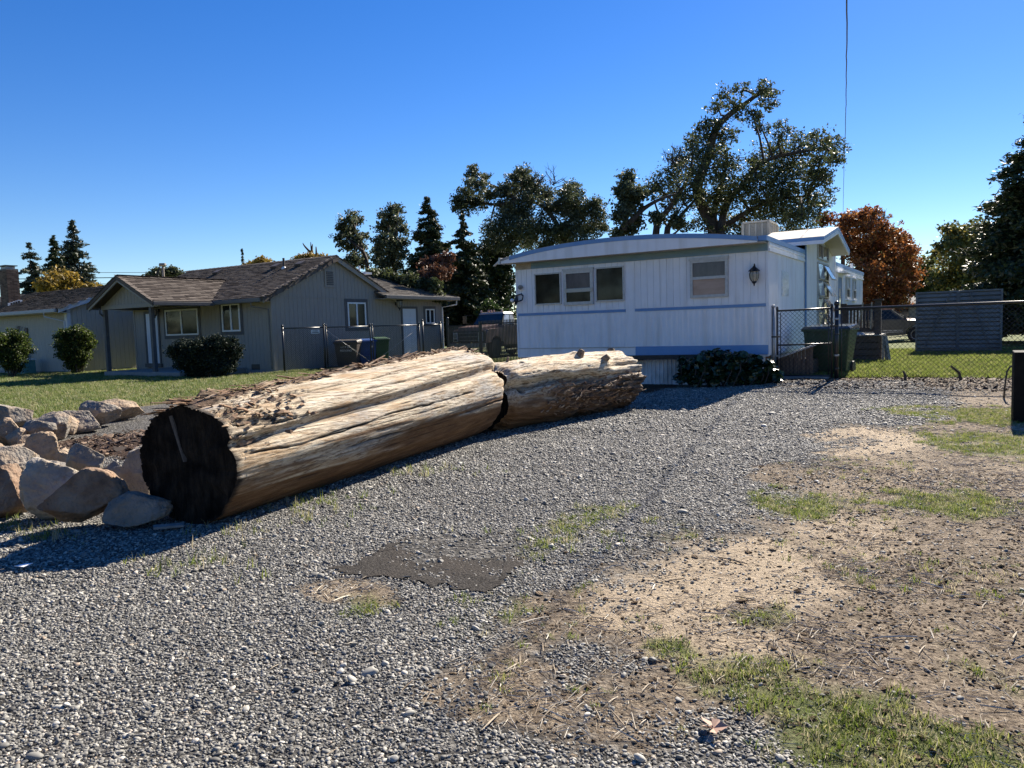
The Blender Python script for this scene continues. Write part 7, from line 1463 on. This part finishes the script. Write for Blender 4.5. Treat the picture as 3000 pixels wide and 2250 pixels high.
broadleaf('live_oak', 'broad rounded live oak with an arching limb behind the drive gate', 50, midc, Z4, midl, 'oak2', 62000, .16, 103, tr=.30, dj=1.2, bare=[(1290, 230, 110), (1130, 230, 80)], shell=.45, clump=.3)
Z3 = (950, 480, 3.687)
broadleaf('oak_tree', 'thin open oak leaning left over the gray roof ridge', 46, [(310, 540, 50), (260, 600, 70), (190, 680, 60), (350, 620, 60), (170, 780, 55), (280, 730, 90), (200, 860, 55), (340, 820, 85), (430, 770, 50), (280, 900, 70), (400, 900, 60), (300, 1020, 90), (260, 1100, 70), (400, 1050, 90)], Z3, [[(470, 1180), (420, 950), (330, 700), (290, 580)], [(420, 950), (250, 800), (190, 720)]], 'oak2', 6500, .18, 104, tr=.2, shell=.35, dj=.7)
broadleaf('oak_tree', 'upright twin-stemmed oak between the leaning oak and the conifers', 45, [(720, 480, 50), (800, 500, 60), (700, 580, 75), (800, 620, 80), (640, 560, 55), (640, 680, 80), (740, 720, 100), (840, 720, 60), (620, 820, 90), (740, 850, 110), (850, 850, 70), (600, 950, 85), (720, 980, 110), (820, 980, 80), (560, 1050, 70), (650, 1100, 90), (780, 1100, 80)], Z3, [[(760, 1220), (735, 900), (690, 640), (720, 500)], [(735, 900), (790, 650), (800, 530)]], 'oak2', 9000, .18, 105, tr=.2, shell=.4, dj=.7)
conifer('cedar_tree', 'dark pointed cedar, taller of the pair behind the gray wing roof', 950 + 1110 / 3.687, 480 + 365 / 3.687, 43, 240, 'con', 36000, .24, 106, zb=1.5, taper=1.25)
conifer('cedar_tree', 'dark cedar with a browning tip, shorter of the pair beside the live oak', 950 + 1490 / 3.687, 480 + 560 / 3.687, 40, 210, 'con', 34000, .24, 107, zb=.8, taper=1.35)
# thicket between the houses
broadleaf('russet_shrub', 'russet autumn shrub below the cedars behind the gray wing', 36.5, [(1140, 1080, 70), (1250, 1050, 70), (1330, 1020, 60), (1200, 1180, 80), (1300, 1150, 80), (1150, 1250, 60), (1060, 1210, 50)], Z3, [[(1220, 1420), (1200, 1200), (1230, 1080)]], 'red', 4500, .17, 108, cat='shrub', tr=.1, dj=.5)
hb = [(500 + 85 * k, 1190 + 16 * k + 14 * math.sin(k * 2.1), 62) for k in range(9)] + [(560 + 110 * k, 1270 + 26 * k, 70) for k in range(7)]
broadleaf('hedge', 'dense green hedge running behind the gray wing roof', 35.5, hb, Z3, [[(900, 1500), (880, 1300)]], 'oak', 11000, .16, 109, cat='hedge', tr=.1, dj=.5)
tb = [(1300 + 95 * (k % 6) + 40 * ((k // 6) % 2), 1150 + 110 * (k // 6), 95) for k in range(30)] + [(1640 + 100 * (k % 4) + 45 * ((k // 4) % 2), 960 + 95 * (k // 4), 95) for k in range(28)]
broadleaf('thicket', 'dark overgrown thicket behind the old truck', 52, tb, Z3, [[(1550, 1650), (1520, 1300)]], 'con', 30000, .26, 110, cat='thicket', tr=.15, dj=1.2, shell=.3)
tb = [(950 + 90 * (k % 5), 1300 + 100 * (k // 5), 85) for k in range(15)]
broadleaf('thicket', 'dark thicket behind the gray wing gutter', 44, tb, Z3, [[(1150, 1650), (1120, 1350)]], 'con', 8000, .22, 111, cat='thicket', tr=.15, dj=1., shell=.3)
broadleaf('low_shrub', 'sunlit low shrub behind the truck cab', 39, [(1760, 1520, 50), (1830, 1560, 55), (1900, 1600, 50), (1700, 1600, 50), (1980, 1640, 60), (1880, 1700, 60)], Z3, [[(1830, 1800), (1820, 1600)]], 'grn', 3500, .14, 112, cat='shrub', tr=.06, dj=.4)
# --- far left firs and golden trees
gF = 'firs far beyond the tan house'
conifer('fir_tree', 'tallest blue-green fir in the far group beyond the tan house', 210, 643, 88, 200, 'fir', 26000, .40, 120, zb=3, taper=1.0, gap=.25, group=gF, rag=.3)
conifer('fir_tree', 'slender dark fir in the middle of the far group', 155, 690, 86, 140, 'con', 18000, .38, 121, zb=3, taper=1.0, gap=.1, group=gF)
conifer('fir_tree', 'ragged fir with sparse limbs nearest the brick chimney', 84, 712, 84, 150, 'fir', 15000, .38, 122, zb=3, taper=1.3, gap=.35, group=gF, rag=.35)
Z1 = (0, 600, 3.016)
broadleaf('golden_tree', 'golden autumn tree in front of the far firs', 70, [(420, 690, 50), (500, 660, 60), (560, 640, 55), (470, 720, 60), (560, 710, 70), (620, 680, 55), (380, 720, 40), (640, 740, 50), (720, 740, 45), (800, 740, 40), (880, 740, 35)], Z1, [[(520, 900), (520, 700)]], 'gold', 5000, .34, 123, tr=.15, dj=1.)
broadleaf('far_tree', 'grey-green treetop just behind the porch roof ridge', 60, [(1310, 620, 26), (1400, 600, 34), (1460, 620, 34), (1500, 590, 30), (1350, 640, 28), (1560, 610, 34)], Z1, [[(1420, 800), (1430, 640)]], 'oak2', 2200, .26, 124, tr=.12, dj=.6)
Z2 = (240, 720, 3.687)
conifer('cedar_tree', 'small cedar with a bare spire beyond the gray roof ridge', 240 + 1728 / 3.687, 728, 75, 44, 'con', 3500, .45, 125, zb=1.5, taper=.62, gap=.3)
broadleaf('golden_tree', 'pale yellow treetop beyond the gray roof ridge', 72, [(1940, 180, 50), (1900, 210, 45), (1990, 200, 45), (1800, 215, 25), (2010, 230, 40)], Z2, [[(1930, 400), (1930, 220)]], 'gold', 2200, .3, 126, tr=.12, dj=.6)
ZG = (780, 720, 3.687)
broadleaf('golden_tree', 'yellow treetop with a bare dead limb by the gable peak', 66, [(380, 130, 45), (350, 160, 40), (480, 120, 40), (560, 140, 45), (440, 170, 45)], ZG, [[(530, 300), (540, 100), (538, 10)], [(530, 140), (490, 50), (480, -40)], [(515, 110), (420, 10), (395, -30)], [(490, 60), (500, -20)]], 'gold', 2200, .26, 127, tr=.22, dj=.5)
# --- right hand side
Z6 = (2380, 380, 3.19)
orc = [(120, 830, 70), (280, 850, 85), (420, 830, 85), (520, 780, 65), (600, 765, 45), (500, 880, 120), (650, 950, 110), (780, 985, 80), (850, 1055, 75), (600, 1080, 155), (800, 1150, 120), (900, 1210, 85), (450, 1150, 140), (700, 1280, 155), (880, 1330, 110), (500, 1350, 150), (650, 1480, 140), (820, 1480, 85), (350, 1000, 105), (930, 1120, 60), (480, 1560, 120), (640, 1600, 130), (800, 1580, 100), (380, 1450, 90), (900, 1450, 70)]
broadleaf('maple_tree', 'orange-brown autumn tree behind the mobile home end', 46, orc, Z6, [[(600, 1700), (590, 1350), (560, 1050), (540, 850)], [(590, 1350), (780, 1150), (850, 1050)], [(590, 1400), (400, 1100), (330, 950)]], 'orange', 34000, .18, 130, tr=.28, dj=1.2, shell=.45, bare=[(660, 820, 40)])
yc = [(1250, 950, 55), (1350, 960, 80), (1500, 940, 80), (1600, 930, 60), (1400, 1060, 140), (1550, 1050, 110), (1250, 1100, 90), (1150, 1200, 80), (1350, 1230, 140), (1500, 1250, 140), (1250, 1380, 120), (1450, 1400, 140), (1600, 1400, 110), (1650, 1150, 100), (1700, 1280, 110)]
broadleaf('walnut_tree', 'yellowing green tree between the orange tree and the tall cedar', 56, yc, Z6, [[(1400, 1650), (1390, 1350), (1380, 1100)], [(1390, 1350), (1530, 1120)]], 'yel', 13000, .26, 131, tr=.28, dj=1.2, shell=.45)
broadleaf('green_tree', 'fresh green small tree low between the orange and yellowing trees', 60, [(1000, 1290, 70), (960, 1400, 75), (1060, 1330, 75), (1100, 1420, 80), (1000, 1480, 80), (880, 1500, 60), (1180, 1500, 70)], Z6, [[(1020, 1650), (1010, 1380)]], 'grn', 6000, .24, 132, tr=.15, dj=.8)
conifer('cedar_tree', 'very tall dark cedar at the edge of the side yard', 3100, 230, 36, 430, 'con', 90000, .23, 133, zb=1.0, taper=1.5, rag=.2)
tb = [(1500 + 90 * k, 1530 + 20 * (k % 2), 70) for k in range(7)]
broadleaf('hedge', 'dark hedge under the tall cedar beyond the steel container', 40, tb, Z6, [[(1750, 1700), (1740, 1560)]], 'con', 5000, .18, 134, cat='hedge', tr=.08, dj=.6)
# --- trees across the street, behind the photographer (seen only in window glass)
def street_tree(x, y, h, r, seed, label):
    rg = np.random.default_rng(seed); T = thing('street_tree', (x, y, 0), label, 'tree'); mb = MB(); limb(mb, [(x, y, 0), (x + .1, y, h * .3), (x, y + .2, h * .6)], .3, .1); B = []
    for k in range(12):
        a = rg.uniform(0, 6.28); q = rg.uniform(0, .7) * r; c = (x + q * math.cos(a), y + q * math.sin(a), h * rg.uniform(.35, .88)); B.append((*c, r * .5, r * .5, r * .42)); mb.tube([(x, y, h * .35), c], [.1, .03], 5)
    mb.build('trunk', BRKT, T); crown(T, B, 2600, .6, 'oak', seed)
for k, (x_, y_, h_, r_) in enumerate([(-34, -26, 9, 5.5), (-24, -31, 12, 6.5), (-13, -27, 8, 5), (-3, -33, 13, 7), (8, -28, 9, 5.5), (19, -32, 12, 6.5), (30, -27, 9, 5.5), (-46, -30, 12, 7), (-8, -38, 11, 6), (14, -40, 12, 6)]):
    street_tree(x_, y_, h_, r_, 300 + k, ['first', 'second', 'third', 'fourth', 'fifth', 'sixth', 'seventh', 'eighth', 'ninth', 'tenth'][k] + ' shade tree of the row across the street')
# --- belt of trees on the far edge of the neighbourhood, all round
rgb = np.random.default_rng(8); belt = []
for k in range(150):
    a = 2 * math.pi * k / 150 + rgb.normal(0, .012); r_ = rgb.uniform(112, 150); h_ = rgb.uniform(4.5, 9.5); belt.append((r_ * math.cos(a), r_ * math.sin(a), h_ * .5, 4.2, 4.2, h_ * .55))
V, Fq, lv = leaves(belt, 26000, 1.1, 88, clump=.35, shell=.4); me = mesh_np('distant_trees', V, Fq, LV['oak']); vattr(me, 'lv', lv); tag(link('distant_trees', me), 'distant belt of dark trees on the horizon', 'woodland', kind='stuff')
# --- garden shrubs
def shrub(name, label, circ, org, d, m, n, size, seed, stem=True, **kw):
    ox, oy, k = org; B = pxblobs(circ, ox, oy, k, d, .18, seed); xs_ = [c[0] for c in circ]; p = at(ox + sum(xs_) / len(xs_) / k, 1050, d); T = thing(name, (p[0], p[1], 0), label, 'shrub'); rg = np.random.default_rng(seed); mb = MB()
    for b in B: mb.tube([(p[0] + rg.normal(0, .06), p[1] + rg.normal(0, .06), -.02), ((p[0] + b[0]) / 2 + rg.normal(0, .08), (p[1] + b[1]) / 2, b[2] * .5), b[:3]], [.03, .02, .008], 5)
    mb.build('stem', BRKT, T); crown(T, B, n, size, m, seed, name='foliage', **kw); return T
d = float(np.hypot(*G(223, 1096)[:2]))
shrub('clipped_shrub', 'green vase-shaped clipped shrub between the tan and gray houses', [(550, 1150, 50), (620, 1150, 55), (700, 1130, 60), (770, 1160, 50), (660, 1110, 30), (560, 1230, 55), (650, 1250, 80), (750, 1250, 60), (580, 1320, 60), (680, 1340, 80), (760, 1340, 40), (620, 1400, 55), (700, 1400, 50), (660, 1440, 38), (825, 1210, 24), (800, 1250, 20)], Z1, d, 'jun', 15000, .085, 140, shell=.55, clump=.3, jit=.6)
d = float(np.hypot(*G(36, 1108)[:2]))
shrub('clipped_shrub', 'bushy green clipped shrub in front of the leaning boards', [(30, 1180, 50), (120, 1170, 60), (190, 1180, 50), (60, 1260, 70), (150, 1270, 80), (200, 1300, 45), (70, 1350, 70), (160, 1370, 65), (110, 1430, 55), (-20, 1200, 60), (-40, 1300, 70), (140, 1460, 40)], Z1, d, 'jun', 14000, .085, 141, shell=.55, clump=.3, jit=.6)
d = float(np.hypot(*G(610, 1112)[:2])) + .6
shrub('round_bush', 'dark rounded bush under the windows of the gray house', [(1000, 1130, 70), (1090, 1060, 55), (1100, 1150, 110), (1200, 1080, 90), (1330, 1060, 80), (1450, 1010, 55), (1460, 1070, 90), (1580, 1070, 90), (1640, 1030, 40), (1650, 1120, 70), (1250, 1200, 140), (1420, 1200, 150), (1560, 1220, 110), (1120, 1250, 100), (1300, 1320, 110), (1500, 1320, 110), (1200, 1350, 80), (1600, 1320, 60), (1690, 1180, 30)], Z2, d, 'bush', 26000, .085, 142, shell=.5, clump=.3, jit=.6)
ZV = (1900, 1000, 4.424)
def at_y(circ, org, Y, seed):
    rg = np.random.default_rng(seed); out = []
    for zx, zy, r in circ:
        p = PY(org[0] + zx / org[2], org[1] + zy / org[2], Y + rg.normal(0, .08)); rr = r / org[2] * float(np.hypot(p[0], p[1])) / F; out.append((*p, rr, rr * .8, rr))
    return out
def vine(label, circ, Y, n, size, seed, gl=.5):
    B = at_y(circ, ZV, Y, seed); T = thing('leafy_vine', (B[0][0], B[0][1], 0), label, 'plant'); rg = np.random.default_rng(seed); mb = MB()
    for b in B: mb.tube([(b[0] + rg.normal(0, .1), b[1], 0), (b[0], b[1] - .05, b[2] * .6), b[:3]], [.015, .012, .005], 4)
    mb.build('stem', BRKT, T)
    rgl = np.random.default_rng(seed + 3); Bn = np.array(B); pr = Bn[:, 3] ** 2 / (Bn[:, 3] ** 2).sum(); bi = rgl.choice(len(B), n, p=pr); d_ = rgl.normal(size=(n, 3)); d_ /= np.linalg.norm(d_, axis=1)[:, None]
    C = Bn[bi, :3] + d_ * (Bn[bi, 3:6] * rgl.uniform(.55, 1.05, n)[:, None]); V, Fv, lv = [], [], []
    ang = np.linspace(0, 2 * np.pi, 9)[:-1]; prof = np.array([1, .62, .8, .62, .55, .62, .8, .62])     # lobed leaf
    for c, dd in zip(C, d_):
        n_ = dd * .7 + np.array([0, -.25, .75]) + rgl.normal(0, .3, 3); n_ /= np.linalg.norm(n_); u = np.cross(n_, rgl.normal(size=3)); u /= np.linalg.norm(u); v = np.cross(n_, u); s = size * rgl.uniform(.6, 1.25); i = len(V)
        V.append(c - n_ * s * .1); V += [c + (u * math.cos(a) + v * math.sin(a)) * s * pr_ * .5 for a, pr_ in zip(ang, prof)]; Fv += [(i, i + 1 + k, i + 1 + (k + 1) % 8) for k in range(8)]; lv += [min(1, max(0, rgl.normal(.45, .25)))] * 9
    off = np.array(wloc(T)); me = mesh_np('foliage', np.array(V) - off, np.array(Fv), LV['vine']); vattr(me, 'lv', lv); link('foliage', me, T)
vine('dark mound of leafy vine against the mobile home skirting', [(430, 240, 55), (480, 330, 90), (420, 450, 90), (560, 420, 140), (620, 260, 80), (740, 200, 100), (740, 380, 160), (900, 200, 110), (1000, 170, 80), (940, 350, 160), (1080, 250, 110), (1200, 200, 80), (1120, 400, 150), (1250, 330, 100), (1350, 240, 80), (1420, 220, 50), (1280, 450, 110), (600, 520, 80), (850, 500, 90), (1060, 510, 80)], MY - .55, 1500, .17, 150)
vine('smaller leafy plant with bright sunlit leaves beside the steel gate post', [(1400, 380, 70), (1500, 330, 70), (1560, 290, 55), (1600, 350, 70), (1650, 420, 70), (1560, 430, 100), (1480, 470, 90), (1350, 480, 70), (1640, 500, 60), (1400, 540, 50), (1290, 530, 40), (1550, 540, 60)], MY - .55, 420, .17, 151)
# dead sticks and clods along the foot of the fence
for px, py, h_, ln, lb in ((2663, 1110, .22, .02, 'short dark stick standing at the fence foot'), (2820, 1105, .32, .09, 'bent dark stick poking up at the fence foot')):
    p = G(px, py, .1); tag(MB().tube([(p[0], 16.05, .08), (p[0] - .05 * ln * 10, 16.05, .1 + h_ * .6), (p[0] - ln * 2, 16.05, .1 + h_)], [.03, .028, .02], 6).build('dead_stick', BRKT), lb, 'stick')
# ------------------------------------------------------------------ wires
WR = mat('wire_black', (.02, .02, .02), (.03, .03, .03), rough=.6)
def wire(A_, B_, sag, r, label, name='power_line', n=24, wob=0.):
    A_, B_ = np.array(A_), np.array(B_); rg = np.random.default_rng(9)
    pts = [A_ + (B_ - A_) * t - np.array([0, 0, sag * 4 * t * (1 - t)]) + (rg.normal(0, wob, 3) if wob else 0) for t in np.linspace(0, 1, n)]; tag(MB().tube(pts, r, 5).build(name, WR), label, 'wire', 'overhead wires')
UP = at(2470, 640, 52); PB = at(2484, -200, 9.0); A2 = at(2482, 0, 11.0)
PA = PB + (PB - A2) / np.linalg.norm(PB - A2) * 14
pts = [PA, PB, A2, at(2480, 200, 17), at(2478, 330, 25), at(2473.5, 450, 34), at(2471, 560, 44), UP]
rgw = np.random.default_rng(2); P2 = []
for i in range(len(pts) - 1):
    for t in np.arange(0, 1, .125): P2.append(np.array(pts[i]) + (np.array(pts[i + 1]) - np.array(pts[i])) * t + rgw.normal(0, .004, 3))
tag(MB().tube(P2 + [UP], .011, 5).build('power_line', WR), 'single twisted cable running overhead towards the orange tree', 'wire')
POLE = thing('utility_pole', (UP[0], UP[1], 0), 'wooden utility pole hidden behind the orange tree', 'pole'); MB().tube([(UP[0], UP[1], 0), (UP[0], UP[1], UP[2] + .3)], [.16, .11], 10).build('shaft', BRKT, POLE); MB().box(UP[0] - .9, UP[0] + .9, UP[1] - .06, UP[1] + .06, UP[2] - .1, UP[2] + .02).build('cross_arm', BRKT, POLE)
for a_, b_, lb in (((180, 799), (460, 798), 'faint high wire beyond the porch roof'), ((250, 814.5), (560, 810), 'thick cable beyond the porch roof'), ((200, 829), (360, 833), 'thin wire just above the tan roof ridge')):
    A_, B_ = at(*a_, 75), at(*b_, 75); d_ = (B_ - A_) / np.linalg.norm(B_ - A_); wire(A_ - d_ * 35, B_ + d_ * 25, .0, .035 if 'thick' in lb else .02, lb)
# antenna mast beyond the porch roof
p = at(478, 800, 45); AM = thing('mast', (p[0], p[1], 0), 'metal mast head with cables above the porch roof ridge', 'mast'); zt4 = at(478, 777, 45)[2]; MB().tube([(p[0], p[1], 0), (p[0], p[1], zt4)], .07, 8).build('pipe', mat('rust_pipe', (.2, .16, .13), (.32, .27, .22), rough=.7), AM); MB().lathe((p[0], p[1], zt4), [(.1, -.05), (.2, 0), (.18, .1)], 10).build('weatherhead', MATS['rust_pipe'], AM)
for k in range(3): MB().tube([(p[0] - .2, p[1], zt4), (p[0] - .3 - .1 * k, p[1] - .1, zt4 - .5), (p[0] - .2 - .5 * k, p[1], zt4 - 1.1)], .02, 5).build('cable', WR, AM)
